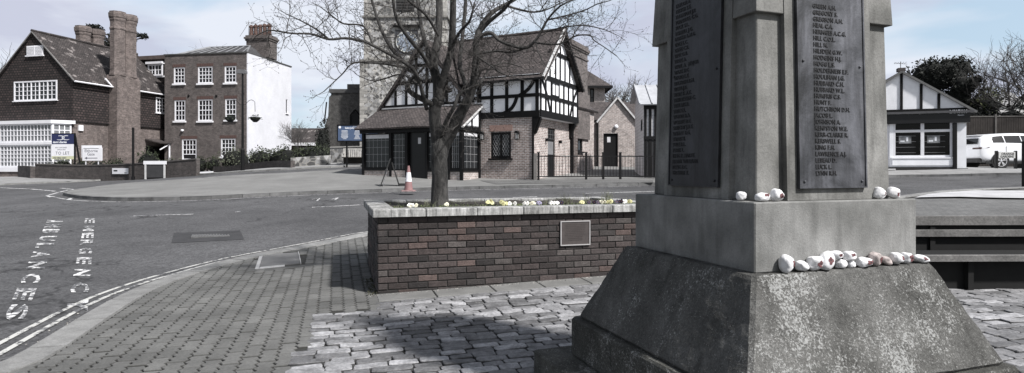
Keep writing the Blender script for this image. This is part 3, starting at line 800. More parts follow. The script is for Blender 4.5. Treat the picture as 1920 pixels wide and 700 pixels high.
# trunk with flare
tp=[(825,398,7.6),(825,388,7.6),(824,360,7.6),(825,330,7.6),(823,300,7.6),(826,275,7.6),(822,262,7.6)]
P=[at(*p) for p in tp]
tr.tube([TL(p) for p in P],[.15,.12,.106,.102,.105,.118,.09],14)
px2m=7.6/1120*.84
limbs=[]
def Lb(pts,r0,r1,mb=None,n=8,dens=1.0): 
    o=limb(pts,r0*px2m,r1*px2m,mb or br,n); limbs.append((o[0],o[1],dens)); return o
Lb([(824,285,7.6),(817,240,7.58),(815,205,7.55),(824,185,7.5)],15,13,tr,12,0)
Lb([(828,285,7.6),(846,248,7.55),(862,215,7.5),(878,185,7.45),(886,160,7.45)],14,10,tr,12,0)
Lb([(824,190,7.5),(822,160,7.5),(814,130,7.52),(817,95,7.6),(823,55,7.7),(824,-30,7.9)],11.5,7,tr,10,.4)
Lb([(822,170,7.5),(836,130,7.4),(846,90,7.3),(849,40,7.2),(850,-30,7.1)],9,6,br,8,.5)
Lb([(886,165,7.45),(891,135,7.4),(893,100,7.4),(893,75,7.4),(905,45,7.5),(925,22,7.6),(950,8,7.7),(990,-15,7.8)],9.5,3.5,tr,10,.6)
Lb([(817,200,7.55),(795,188,7.4),(772,175,7.3),(765,165,7.25),(768,152,7.25),(782,140,7.2)],7,3.5,br,8,.5)
Lb([(826,262,7.6),(838,225,7.4),(852,200,7.3),(860,178,7.3),(880,166,7.3)],6,3,br,6,.4)
Lb([(800,205,7.5),(792,175,7.3),(785,150,7.2),(771,127,7.1),(733,103,7.0),(700,86,6.95),(682,78,6.9),(648,72,6.85),(617,74,6.8),(583,64,6.75),(548,63,6.7),(507,57,6.7),(488,63,6.7)],4.6,1.2,br,7,1.5)
Lb([(617,74,6.8),(593,55,6.75),(562,38,6.7),(538,27,6.7)],2.2,.9,br,5,1.5)
Lb([(700,88,6.95),(682,50,6.9),(645,45,6.85),(624,31,6.8),(603,15,6.8)],2.4,.9,br,5,1.5)
Lb([(790,150,7.2),(764,130,7.1),(720,120,7.0),(665,118,6.9),(641,140,6.85),(607,172,6.8)],3,.9,br,5,1.5)
Lb([(785,160,7.2),(754,140,7.6),(720,148,7.7),(699,152,7.8),(675,144,7.8)],2.5,.9,br,5,1.4)
Lb([(775,130,7.1),(740,99,7.3),(716,58,7.4),(699,7,7.5),(690,-30,7.5)],4.5,2.5,br,6,1.3)
Lb([(812,135,7.5),(790,100,7.3),(765,70,7.1),(742,30,7.0),(735,-30,6.9)],5,3,br,6,1.2)
Lb([(814,140,7.5),(803,95,7.7),(790,50,7.9),(780,-30,8.1)],6,4,br,7,1)
Lb([(823,70,7.65),(800,30,7.4),(770,5,7.2),(745,-20,7.1)],4,2,br,5,1.3)
Lb([(893,78,7.4),(905,66,7.35),(922,63,7.3),(936,76,7.25),(960,86,7.2),(987,90,7.15),(1004,76,7.1),(1013,62,7.1),(1026,38,7.1),(1050,12,7.0),(1075,0,7.0)],5,1.6,br,6,1.3)
Lb([(898,62,7.45),(918,40,7.4),(945,18,7.3),(965,-8,7.2)],5,3,br,6,1.2)
Lb([(987,90,7.15),(960,98,7.5),(930,96,7.7),(900,100,7.6)],2,3,br,5,1)
Lb([(1000,80,7.1),(1040,84,7.0),(1060,78,7.0),(1082,67,6.95),(1106,67,6.9),(1114,76,6.9),(1135,90,6.85),(1157,106,6.85)],2.2,.8,br,5,1.6)
Lb([(1026,38,7.1),(1060,30,7.0),(1095,20,6.95),(1120,8,6.9),(1142,2,6.9)],2,.9,br,5,1.6)
Lb([(1013,62,7.1),(1055,52,7.0),(1095,48,6.9),(1130,55,6.9),(1148,62,6.85)],1.8,.8,br,5,1.6)
Lb([(945,10,7.65),(990,22,7.6),(1020,20,7.5),(1060,2,7.5)],3,1.2,br,5,1.5)
Lb([(886,170,7.45),(905,150,7.8),(920,128,8.0),(945,118,8.1),(975,125,8.2)],4,1.2,br,5,1.5)
Lb([(880,180,7.45),(870,150,7.7),(862,120,7.9),(866,80,8.1),(872,20,8.3),(875,-30,8.4)],6,4,br,6,1.2)
Lb([(846,90,7.3),(862,60,7.1),(880,40,6.9),(890,5,6.8)],4,1.8,br,5,1.3)
Lb([(893,105,7.4),(915,120,7.2),(945,140,7.0),(975,148,6.9)],2.5,.9,br,5,1.5)
Lb([(1004,76,7.1),(1008,95,7.0),(1015,110,6.95),(1022,122,6.9)],1.3,.7,br,4,1)
def grow(p,d,r,L,lvl):
    n=max(2,int(L/.045)); pts=[p.copy()]; q=p.copy(); d=d.normalized(); dirs=[]
    for i in range(n):
        d=(d+Vector((rng.gauss(0,.2),rng.gauss(0,.2),rng.gauss(.05,.2)))).normalized(); q=q+d*(L/n); pts.append(q.copy()); dirs.append(d.copy())
    rr=[r+(max(.0011,r*.4)-r)*i/n for i in range(n+1)]
    (tw if lvl>0 else tw).tube([TL(x) for x in pts],rr,4 if lvl<2 else 3,False)
    if lvl<2:
        for i in range(1,n+1):
            if rng.random()<(.8 if lvl==0 else .7):
                s=Vector((rng.gauss(0,1),rng.gauss(0,1),rng.gauss(.25,.9))).normalized()
                s=(dirs[i-1]*.55+s*.8).normalized(); grow(pts[i],s,rr[i]*.65,L*rng.uniform(.3,.6),lvl+1)
    if lvl>=1: tw.ico(TL(pts[-1]),(.0042,.0042,.006),1,.2)
for pts,rr,dens in limbs:
    acc=0
    for i in range(1,len(pts)-1):
        seg=(pts[i]-pts[i-1]).length; acc+=seg; r=rr[i]
        if r>.075: continue
        step=.058 if r<.03 else .12
        if acc>step:
            acc=rng.uniform(-.03,.03); t=(pts[i+1]-pts[i-1]).normalized()
            s=Vector((rng.gauss(0,1),rng.gauss(0,.9),rng.gauss(.2,1))).normalized(); s=(s-t*s.dot(t)*.4+t*.25).normalized()
            grow(pts[i],s,min(r*.5,.0055) if r>.012 else r*.55,rng.uniform(.18,.5) if r<.03 else rng.uniform(.3,.7),0)
    grow(pts[-1],(pts[-1]-pts[-2]).normalized(),rr[-1]*.9,.2,0)
tr.build('trunk',BARK,troot,smooth=True); br.build('limbs',BARK,troot,smooth=True)
tw.build('twigs',M('twig_bark',(.05,.046,.043),.85,.3,10),troot)

# ------------------------------------------------------------------ war memorial
MA=math.atan2(.335,.942); H=.53
mem=empty('war_memorial',MC.x,MC.y,.02,MA,'tall stepped stone war memorial with dark name tablets and rows of painted pebbles','memorial')
def stone(name,base,hi,lichen,dark,fine=.35):
    m,nt,b=nodes(name); v=coord(nt); big=noise(nt,v,2.2,4,.6); f=noise(nt,v,85,4,.75); mid=noise(nt,v,9,5,.65)
    mp=nt.nodes.new('ShaderNodeMapping'); mp.inputs['Scale'].default_value=(9,9,1.1); nt.links.new(v,mp.inputs[0]); st_=noise(nt,mp.outputs[0],1.4,4,.6)
    c=mixc(nt,ramp(nt,big,[(.35,0.0),(.65,1.0)]),base,hi)
    c=mixc(nt,ramp(nt,st_,[(.50,0.0),(.72,dark)]),c,sc(base,.35))
    c=mixc(nt,1.0,c,ramp(nt,mid,[(.3,.8),(.65,1.05)]),'MULTIPLY'); c=mixc(nt,1.0,c,ramp(nt,f,[(.3,1-fine),(.65,1.0)]),'MULTIPLY')
    h=f
    if lichen:
        g=nt.nodes.new('ShaderNodeNewGeometry'); 
        tn=nt.nodes.new('ShaderNodeSeparateXYZ'); nt.links.new(coord(nt,'Normal'),tn.inputs[0]); sp=nt.nodes.new('ShaderNodeSeparateXYZ'); nt.links.new(v,sp.inputs[0])
        # lichen grows mostly on the face turned to the sun and along its edge
        side=math_(nt,'MULTIPLY',tn.outputs[1],-.19); low=math_(nt,'MULTIPLY',sp.outputs[2],-.10)
        edge=ramp(nt,math_(nt,'ADD',math_(nt,'MULTIPLY',sp.outputs[0],-.8),.5),[(.0,0.0),(1.0,.10)])
        area=math_(nt,'ADD',math_(nt,'ADD',noise(nt,v,3.1,4,.65),side),math_(nt,'ADD',low,edge))
        sp1=noise(nt,v,95,3,.7,.4); sp2=voro(nt,v,70,'SMOOTH_F1')
        k=math_(nt,'ADD',math_(nt,'MULTIPLY',sp1,.9),math_(nt,'MULTIPLY',area,.75))
        rd=voro(nt,v,42,'SMOOTH_F1'); k=math_(nt,'ADD',k,math_(nt,'MULTIPLY',rd,-.16)); c=mixc(nt,ramp(nt,k,[(.86,0.0),(.98,.6)]),c,(.20,.20,.192)); c=mixc(nt,ramp(nt,k,[(.97,0.0),(1.09,.7)]),c,(.34,.345,.34))
        c=mixc(nt,ramp(nt,noise(nt,v,150,2,.5),[(.66,0.0),(.72,.5)]),c,(.42,.42,.40))
        h=math_(nt,'ADD',f,sp1)
    nt.links.new(c,b.inputs['Base Color']); b.inputs['Roughness'].default_value=.92; b.inputs['Specular IOR Level'].default_value=.2
    bump(nt,b,h,.8 if lichen else .35,.008); return m
ST_S=stone('smooth_grey_stone',(.14,.14,.132),(.305,.303,.29),0,.55,.25); ST_P=stone('plinth_stone',(.17,.171,.165),(.29,.29,.282),0,.35,.2); ST_B=stone('lichened_granite',(.08,.08,.075),(.15,.149,.143),.85,.5,.5)
ST_K=stone('dark_step_stone',(.06,.06,.055),(.11,.11,.1),.35,.5,.5)
def frustum(mb,h0,h1,z0,z1,bev=.01,seg=1):
    """square tapering block with chamfered arrises"""
    rings=[]
    def ring(h,z,b): return [(-h+b,-h,z),(h-b,-h,z),(h,-h+b,z),(h,h-b,z),(h-b,h,z),(-h+b,h,z),(-h,h-b,z),(-h,-h+b,z)]
    lv=[(h0-bev*.7,z0,bev)]
    for i in range(seg+1):
        t=i/seg; z=z0+bev+(z1-z0-2*bev)*t; lv.append((h0+(h1-h0)*t,z,bev))
    lv.append((h1-bev*.7,z1,bev)); vs=[]
    for h,z,b in lv: vs+=ring(h,z,b)
    fs=[tuple(range(7,-1,-1)),tuple(range(len(vs)-8,len(vs)))]+[(i*8+k,i*8+(k+1)%8,(i+1)*8+(k+1)%8,(i+1)*8+k) for i in range(len(lv)-1) for k in range(8)]
    mb.add(vs,fs)
def rough(o,levels,strength,size):
    s_=o.modifiers.new('sub','SUBSURF'); s_.subdivision_type='SIMPLE'; s_.levels=s_.render_levels=levels
    t=bpy.data.textures.new('rough','CLOUDS'); t.noise_scale=size; t.noise_depth=3
    d=o.modifiers.new('disp','DISPLACE'); d.texture=t; d.strength=strength; d.mid_level=.5; d.texture_coords='LOCAL'
m_=MB(); frustum(m_,1.029,1.029,-.15,.165,.012); o=m_.build('lower_step',ST_K,mem); rough(o,5,.012,.12)
m_=MB(); frustum(m_,.837,.837,.166,.418,.014); o=m_.build('upper_step',ST_K,mem); rough(o,5,.012,.12)
m_=MB(); frustum(m_,.797,.588,.419,.91,.018); o=m_.build('sloping_base',ST_B,mem); rough(o,6,.014,.09)
m_=MB(); frustum(m_,.53,.53,.911,1.245,.006); o=m_.build('plinth',ST_P,mem)
ZS=1.246; tp_=.024
hb=lambda z:.445-tp_*(z-ZS)
m_=MB(); frustum(m_,hb(ZS),hb(2.78),ZS,3.3,.005)
for ax in range(4):
    ca,sa=[(1,0),(0,1),(-1,0),(0,-1)][ax]
    def RT(x,y,z,ca=ca,sa=sa): return (x*ca-y*sa,x*sa+y*ca,z)
    y0,y1=hb(ZS)+.034,hb(2.78)+.034; hw=.285
    vs=[RT(-hw,-y0,ZS+.001),RT(hw,-y0,ZS+.001),RT(hw,-.2,ZS+.001),RT(-hw,-.2,ZS+.001),RT(-hw,-y1,2.781),RT(hw,-y1,2.781),RT(hw,-.2,2.781),RT(-hw,-.2,2.781)]
    m_.add(vs,[(3,2,1,0),(4,5,6,7),(0,1,5,4),(1,2,6,5),(2,3,7,6),(3,0,4,7)])
shaft=m_.build('shaft',ST_S,mem)
m_=MB(); 
hz=2.17
for sx in (-1,1):
    for sy in (-1,1):
        o0,o1=.455,.428; i_=.2865
        z0,z1=hz,2.782
        vs=[(sx*i_,sy*i_,z0),(sx*o0,sy*i_,z0),(sx*o0,sy*o0,z0),(sx*i_,sy*o0,z0),(sx*i_,sy*i_,z1),(sx*o1,sy*i_,z1),(sx*o1,sy*o1,z1),(sx*i_,sy*o1,z1)]
        c=MB(); c.add(vs,[(3,2,1,0),(4,5,6,7),(0,1,5,4),(1,2,6,5),(2,3,7,6),(3,0,4,7)]); c.build('corner_block',ST_S,mem,fix=True,bevel=.004)
m_=MB(); frustum(m_,.47,.47,2.784,2.88,.01); frustum(m_,.40,.16,2.881,3.06,.01); m_.box(-.085,.085,-.07,.07,3.062,4.15); m_.box(-.32,.32,-.065,.065,3.72,3.88); m_.build('unseen_cap_cross',ST_S,mem)  # unseen top above the view; slim cross shaped to weaken the cast shadow
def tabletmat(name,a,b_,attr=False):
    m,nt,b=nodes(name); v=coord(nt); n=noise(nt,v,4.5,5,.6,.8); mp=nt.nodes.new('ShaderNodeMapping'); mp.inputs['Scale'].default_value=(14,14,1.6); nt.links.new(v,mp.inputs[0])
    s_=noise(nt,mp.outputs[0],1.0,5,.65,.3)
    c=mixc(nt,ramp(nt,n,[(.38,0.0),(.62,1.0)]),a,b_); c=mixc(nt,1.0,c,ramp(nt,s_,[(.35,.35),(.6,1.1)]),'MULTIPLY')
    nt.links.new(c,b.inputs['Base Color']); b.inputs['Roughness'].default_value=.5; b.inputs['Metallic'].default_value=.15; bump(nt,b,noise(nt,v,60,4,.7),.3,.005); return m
TAB=tabletmat('weathered_bronze',(.035,.037,.042),(.115,.118,.132)); TAB_SHADED=tabletmat('shaded_bronze',(.010,.0105,.012),(.030,.031,.036)); LET=M('dark_letters',(.012,.012,.0135),.6,.3,20)  # left tablet: same bronze, the shade of its side darkened into the colour
RN=["GREEN A.H.","GREGORY S.","GREGSON A.H.","HEAL C.A.","HERMGES A.C.G.","HILL C.O.L.","HILL M.","HILSDEN G.W.","HODGINS H.J.","HOGG L.S.","HOLDERNESS E.F.","HOULIHAN J.G.","HUBBARD C.H.","HUBBARD W.L.","HUMFRIS C.S.","HUNT F.","HUTCHISON D.H.","JACOB L.","JOHNSON A.","KEMPSTON W.E.","KERR-CLARKE R.","KERSWELL S.","KING F.H.","LAWRENCE A.J.","LEBEAU D.","LUCK L.","LYNN R.H."]
LN=["TAYLOR R.","TESTER S.E.","THOMSON J.P.","TURNBULL C.G.","TUCK S.L.","TYRRELL J.G.","USSHER R.M.G.","VALE L.C.","VANE C.R.","VINE G.B.","WALE A.","WALL A.  MAJOR","WARE R.C.","WARD L.E.","WATSON R.M.","WEBB J.R.","WEST F. A.T.","WHITTAKER C.","WILLERS R.","WISE E.L.","WOOD R.A.","WORNE D.E.","WRIGHT J.A.E.","WYATT R.G.","YATES H.","YULE R.L.","YORK L.","KING P. MARTE.","FRANK WILLIAMS","REEVE R.C.","TROWER T."]
for side,(ang,names,tm_,ux) in enumerate(((0,RN,TAB,-.118),(-math.pi/2,LN,TAB_SHADED,-.185))):
    ca,sa=math.cos(ang),math.sin(ang)
    def T(u,n,z,ca=ca,sa=sa):
        x,y=u,-(hb(z)+.034+.002)-n; return (x*ca-y*sa,x*sa+y*ca,z)
    tb_=MB(); 
    for i in range(8): tb_.box(-.223,.223,0,.012,1.306+i*.2,1.306+(i+1)*.2,T)
    t_=tb_.build('name_tablet',tm_,mem); t_['label']='grey weathered bronze tablet with a column of raised names' if side==0 else 'bronze tablet with a column of raised names, shade painted into its colour'
    rm=MB(); 
    for i in range(8):
        for u in (-.223,.2145): rm.box(u,u+.0085,.0125,.017,1.306+i*.2,1.306+(i+1)*.2,T)
    rm.box(-.2144,.2144,.0125,.017,1.306,1.314,T); rm.build('rim',tm_,t_)
    lt=MB(); z=1.371
    for nm in reversed(names):
        if z>2.85: break
        put_text(lt,nm,.0305,lambda u,n,zz,z=z:T(ux+u,.0135+n,z+zz),.0013,space=1.06,bold=.0006,sx=.92); z+=.0323
    lt.build('lettering',LET,t_)
    for u,z in ((-.19,1.34),(.19,1.34),(-.185,1.94),(.19,1.93)):
        b_=MB(); b_.ico(T(u,.013,z),(.007,.007,.007),2,0); b_.build('bolt',tm_,t_)
# plaque bolts done; painted pebbles
PEB=M('painted_pebble',(.70,.70,.71),.6,.12,25,.25,40,fine=.12,fscale=30); PEBB=M('half_painted_pebble',(.42,.37,.355),.7,.5,22,.3,40)
POP=M('poppy_paint',(.13,.055,.058),.7,.35,60); POPD=M('poppy_centre',(.02,.015,.016),.7)
def pebble(px,py,wpx,hpx,label,level,off,tilt=0,poppy=None,mat=None,seed=0,lift=0):
    """px,py centre, size in photo pixels; level: ledge height; off: distance out from the plinth or shaft plane"""
    y0=-.53-off if level<1 else None
    r2=random.Random(seed*13+5)
    W2=Wall((MC.x,MC.y,MA),(-H,-.53-off) if level<1 else (-H,-.49),(1,0),(0,-1)) if not isinstance(off,tuple) else Wall((MC.x,MC.y,MA),off,(1,0),(0,-1))
    u,z=W2.uz(px,py); base=Vector(W2.wo+W2.wu*u); d=base.y
    rx,rz=wpx/F*d/2,hpx/F*d/2; ry=min(.034,max(rx,rz)*.8)
    zc=level+rz*.97+lift
    o=bpy.data.objects.new('painted_stone',None)
    bm=bmesh.new(); bmesh.ops.create_icosphere(bm,subdivisions=4,radius=1)
    off3=Vector((r2.uniform(0,50),r2.uniform(0,50),r2.uniform(0,50)))
    def shape(n_,k=1.0):
        q=n_.normalized(); s_=1+.24*mnoise.noise(q*1.1+off3)+.07*mnoise.noise(q*2.6+off3)
        sq=Vector((math.copysign(abs(q.x)**.9,q.x),math.copysign(abs(q.y)**.9,q.y),math.copysign(abs(q.z)**.85,q.z)))
        p=Vector((sq.x*rx,sq.y*ry,sq.z*rz*(1-.12*q.x)))*s_*k; p.rotate(Matrix.Rotation(tilt,3,'Y')); return p
    for v in bm.verts: v.co=shape(v.co)
    zmin=min(v.co.z for v in bm.verts); zb=(level+lift)
    me=bpy.data.meshes.new('painted_stone'); bm.to_mesh(me); bm.free(); me.materials.append(mat or PEB)
    me.polygons.foreach_set('use_smooth',[True]*len(me.polygons))
    bpy.data.objects.remove(o); o=bpy.data.objects.new('painted_stone',me); COL.objects.link(o)
    for v in me.vertices: v.co.z-=zmin
    o.location=(base.x,base.y,zb); o.rotation_euler=(0,0,MA+r2.gauss(0,.12)); prop(o,label,'painted stone','painted stones left on the memorial'); ZB[o.name]=zb
    if poppy:
        cx_,cz_,ps=poppy; mb=MB(); mb2=MB(); rot=r2.uniform(0,1)
        c0=Vector((cx_,-1,cz_)).normalized(); s1=c0.cross(Vector((0,0,1))).normalized(); s2=s1.cross(c0)
        def patch(mbx,uc,vc,r_,k):
            ring=[]; n=10; cen=(c0+s1*uc+s2*vc)
            for m in range(n):
                th=2*math.pi*m/n; rr=r_*(1+r2.uniform(-.2,.2)); ring.append(shape(cen+s1*rr*math.cos(th)+s2*rr*math.sin(th),k))
            mid=[shape(cen+s1*r_*.5*math.cos(2*math.pi*m/n)+s2*r_*.5*math.sin(2*math.pi*m/n),k) for m in range(n)]
            vs=[shape(cen,k)]+mid+ring; vs=[(v.x,v.y,v.z-zmin) for v in vs]
            mbx.add(vs,[(0,1+m,1+(m+1)%n) for m in range(n)]+[(1+m,11+m,11+(m+1)%n,1+(m+1)%n) for m in range(n)])
        for q in range(4):
            a=rot+q*math.pi/2; patch(mb,ps*.62*math.cos(a),ps*.62*math.sin(a),ps*.52,1.03+.004*q)
        patch(mb2,0,0,ps*.25,1.055)
        ZB[o.name]=0; pp=mb.build('painted_poppy',POP,o); mb2.build('poppy_centre',POPD,pp)
L1,O1=.912,.03
for i,a in enumerate([
 (1474.5,499,27,33,'upright white oval stone with poppy on its right, leftmost in the lower row',L1,O1,0,(.75,0,.38)),
 (1503,504,27,19,'small plain white stone second from the left in the lower row',L1,O1,.15,None),
 (1528,500,32,25,'white stone with clear round poppy, third from the left in the lower row',L1,O1,-.1,(.1,-.1,.42)),
 (1549,493,32,34,'tallest white stone with faint poppy, leaning beside the stacked pair',L1,O1,.2,(-.15,.15,.34)),
 (1567,480,26,15,'white stone with poppy at its right end, top left of the little stack',L1+.048,O1,.12,(.45,.1,.36)),
 (1577,499,24,18,'plain white stone underneath in the little stack',L1,O1,0,None),
 (1592.6,483,27,17,'white stone with a brown star, top right of the little stack',L1+.037,O1,-.05,(.0,.35,.34)),
 (1596,500,17,13.5,'smallest plain white stone, tucked under the stack on the right',L1,O1,0,None),
 (1620,494.5,34,19,'wide low white stone with two poppies, right of the stack',L1,O1,-.02,(.0,.1,.4)),
 (1641,489,20,28,'brownish pointed stone only half painted white',L1,O1,-.4,(.2,-.2,.4)),
 (1661,490.5,22,15,'plain white oblong stone right of the brownish pointed one',L1,O1,.5,None),
 (1680,488,28,22,'white rounded stone with dark poppy on its right, fourth from the ledge corner',L1,O1,.05,(.35,.2,.36)),
 (1700,485,24,21,'white stone with pink petal marks, second from the right end of the lower row',L1,O1,.0,(.0,.05,.5)),
 (1726,489,29,14,'flat pointed white stone with poppy, rightmost at the ledge corner',L1,O1,.18,(.0,.3,.4)),
]):
    pebble(a[0],a[1],a[2],a[3],a[4],a[5],a[6],a[7],a[8],PEBB if 'brownish' in a[4] else None,seed=i)
L2=1.246
for i,a in enumerate([
 (1390,367,20,18,'small plain white stone at the shaded side of the memorial shaft',(-.53+.0,-.33),0,None),
 (1430,367.5,28,18,'flat white stone with poppy on top, at the foot of the shaft corner',(-H,-.49),-.05,(.05,.5,.36)),
 (1457,364,23,24,'round white stone with poppy, standing between shaft corner and tablet panel',(-H,-.495),.1,(.3,-.1,.4)),
 (1648,358,24,22,'white stone with poppy on its right edge, left one of the upper right pair',(-H,-.485),.3,(.65,.1,.3)),
 (1675,358.5,26,21,'white pointed stone with dark poppy, right one of the upper right pair',(-H,-.485),.3,(.45,-.1,.36)),
]):
    # the first stone lies on the shaded left side ledge
    if i==0:
        Wl=Wall((MC.x,MC.y,MA),(-.49,-H),(0,1),(-1,0)); u,_=Wl.uz(1390,367); pebble(a[0],a[1],a[2],a[3],a[4],L2,(-.49,-H+u),a[6],a[7],seed=40)
    else: pebble(a[0],a[1],a[2],a[3],a[4],L2,a[5],a[6],a[7],seed=41+i)

# ------------------------------------------------------------------ bench on the right
WOOD=M('weathered_bench_wood',(.17,.165,.16),.85,.35,3,.5,30,fine=.45,fscale=35); WDK=M('blackened_bench_wood',(.004,.004,.004),.9,.4,8)
bo=(3.55,6.5); ba=R(1.0)
bench=empty('park_bench',bo[0],bo[1],tz(5,6.6),ba,'long weathered slatted bench with black frame beside the memorial','bench')
gz=tz(5,6.6); BL=4.4
def slat(name,x0,x1,y0,y1,z0,z1,mat=WOOD,T=None):
    m=MB(); m.bbox(x0,x1,y0,y1,z0,z1,.004,T); return m.build(name,mat,bench)
slat('seat_slat',0,BL,-.04,.02,.40,.468)
for i in range(4): slat('seat_slat',0,BL,.04+i*.11,.13+i*.11,.425,.455,WDK)
slat('backrest_slat',0,BL,.60,.63,.735,.845); slat('backrest_slat',0,BL,.585,.615,.60,.682)
slat('back_panel',-.01,BL+.01,.64,.66,.02,.80,WDK)
slat('underseat_dark_fill',-.01,BL+.01,.10,.13,.0,.395,WDK)  # added black panel, stands in for the shade under the seat
for k in range(4):
    x=.08+k*(BL-.16)/3-.03; 
    l=MB(); l.box(x,x+.06,.035,.095,-.03,.40); l.build('leg',WDK,bench); l=MB(); l.box(x,x+.06,.616,.638,-.03,.72); l.build('leg',WDK,bench)
    l=MB(); l.box(x,x+.06,.135,.56,.36,.42); l.build('seat_bearer',WDK,bench)
# black post at the right edge
p=ground(1920,349); m=MB(); m.box(-.055,.055,-.055,.055,-.1,1.48); m.box(-.065,.065,-.065,.065,1.48,1.52); 
o=m.build('timber_post',BLACK,loc=(0,0,0)); o.location=(p.x+.02,p.y,tz(p.x,p.y)); prop(o,'square black post at the right edge of the photo, by the crossover','post')
p2_=[gxy(*q) for q in [(1850,358),(1990,358),(1990,355),(1870,355)]]
# ------------------------------------------------------------------ helpers for buildings
def beam(mb,W,u0,z0,u1,z1,w,n=.045,n0=.003):
    d=Vector((u1-u0,z1-z0)).normalized(); p=Vector((-d.y,d.x))*w/2
    mb.prism([(u0-p.x,z0-p.y),(u1-p.x,z1-p.y),(u1+p.x,z1+p.y),(u0+p.x,z0+p.y)],n,n0,W)
def curve_beam(mb,W,pts,w,n=.045):
    pts=[Vector(p) for p in pts]; L=[];Rr=[]
    for i,p in enumerate(pts):
        d=(pts[min(i+1,len(pts)-1)]-pts[max(i-1,0)]).normalized(); q=Vector((-d.y,d.x))*w/2; L.append(p+q); Rr.append(p-q)
    for i in range(len(pts)-1): mb.prism([tuple(Rr[i]),tuple(Rr[i+1]),tuple(L[i+1]),tuple(L[i])],n,.004,W)
def arc(u0,z0,u1,z1,bow,k=7):
    a=Vector((u0,z0)); b=Vector((u1,z1)); d=b-a; n=Vector((-d.y,d.x)).normalized()
    return [tuple(a.lerp(b,i/(k-1))+n*bow*math.sin(math.pi*i/(k-1))) for i in range(k)]
def slab(mb,p,th=.12):
    """sloping roof slab: 4 top corners (counter-clockwise from above), thickness downwards"""
    p=[Vector(q) for q in p]; n=(p[1]-p[0]).cross(p[3]-p[0]).normalized()
    if n.z<0: n=-n
    q=[v-n*th for v in p]
    mb.add(p+q,[(0,1,2,3),(7,6,5,4)]+[(i,i+4,(i+1)%4+4,(i+1)%4) for i in range(4)])
def slab_sag(mb,p,th=.1,n=14,amp=.03,seed=0):
    """roof slab with a slightly wavy, old surface"""
    p=[Vector(q) for q in p]; nn=(p[1]-p[0]).cross(p[3]-p[0]).normalized()
    if nn.z<0: nn=-nn
    m=8; vs=[]
    for j in range(m+1):
        for i in range(n+1):
            s_,t_=i/n,j/m; q=p[0].lerp(p[1],s_).lerp(p[3].lerp(p[2],s_),t_); e=mnoise.noise((q.x*.6+seed,q.y*.6,q.z*.6))*amp*2+mnoise.noise((q.x*2.5,q.y*2.5,seed))*amp*.7
            vs.append(q+nn*e)
    k=len(vs); vs+=[v-nn*th for v in vs]; W_=n+1; fs=[]
    for j in range(m):
        for i in range(n): a=j*W_+i; fs+= [(a,a+1,a+W_+1,a+W_),(k+a,k+a+W_,k+a+W_+1,k+a+1)]
    ed=[i for i in range(n)]; 
    for i in range(n): fs.append((i,k+i,k+i+1,i+1)); a=m*W_+i; fs.append((a,a+1,k+a+1,k+a))
    for j in range(m): a=j*W_; fs.append((a,a+W_,k+a+W_,k+a)); a+=n; fs.append((a,k+a,k+a+W_,a+W_))
    mb.add(vs,fs)
LEAD=M('lead_grey',(.17,.175,.185),.6,.25,3)

# ------------------------------------------------------------------ half-timbered house with shop front
HF=(1.2,26.0,R(-27)); hz0=.9
hh=empty('timbered_house',HF[0],HF[1],hz0,HF[2],'black and white half-timbered house with brick ground floor and shop bay','house')
Wf=Wall(HF,(0,0),(1,0),(0,-1)); Wg=Wall(HF,(0,0),(0,1),(1,0)); Wg2=Wall(HF,(-.3,0),(0,1),(1,0)); Ws=Wall(HF,(0,-1.5),(1,0),(0,-1))
GW=4.65; JB=3.72; EV=5.50; AP=7.87; XL=-8.5; WC=-6.04; WH=2.45; WE=4.62; WA=7.58
m=MB(); m.add([Wf(-3.55,0,JB-.02),Wf(0,0,JB-.02),Wf(0,0,EV+.1),Wf(-3.55,0,EV+.1)],[(0,1,2,3)])
m.add([Wf(WC-WH,0,4.3),Wf(WC+WH+.06,0,4.3),Wf(WC+WH+.06,0,WE),Wf(WC,0,WA-.05),Wf(WC-WH,0,WE)],[(0,1,2,3,4)])
m.add([Wg(0,0,JB-.02),Wg(GW,0,JB-.02),Wg(GW,0,EV),Wg(GW/2,0,AP-.05),Wg(0,0,EV)],[(0,1,2,3,4)])
m.add([(-3.55,0,JB-.02),(0,0,JB-.02),(0,GW,JB-.02),(-3.55,GW,JB-.02)],[(3,2,1,0)])
m.build('infill_panels',WHITER,hh)
# ground floor brick
m=MB(); win=Wf.rect(920,248,958,297); win2=Wg2.rect(1073,240,1092,284); dr=Wg2.rect(1027,241,1041,337); dr=(dr[0],dr[1],.85,dr[3])
holed(m,Wf,-2.99,-.3,.7,JB-.02,[win],.1); holed(m,Wg2,0,8.0,.7,JB-.02,[dr,win2],.12)
m.add([Wg2(GW,0,JB-.02),Wg2(8,0,JB-.02),Wg2(8,0,4.6),Wg2(GW,0,4.6)],[(0,1,2,3)])
m.add([(-.3,8,.7),(-6,8,.7),(-6,8,4.6),(-.3,8,4.6)],[(0,1,2,3)]); m.add([(XL,0,.7),(XL,0,4.7),(XL,GW,4.7),(XL,GW,.7)],[(0,1,2,3)])
m.add([(XL,GW,.7),(XL,GW,WE),(0,GW,EV),(0,GW,.7)],[(0,1,2,3)])
m.build('brick_wall',BR_SHOP,hh)
m=MB(); Wl=Wf.rect(918,235,961,247)
k=18
for i in range(k): 
    u=Wl[0]+(Wl[1]-Wl[0])*i/k; m.box(u+.006,u+(Wl[1]-Wl[0])/k-.006,.002,.012,Wl[2]+.02,Wl[3],lambda u,n,z:Wf(u,n,z))
m.build('brick_lintel',M('lintel_brick',(.33,.22,.19),.85,.25,9),hh)
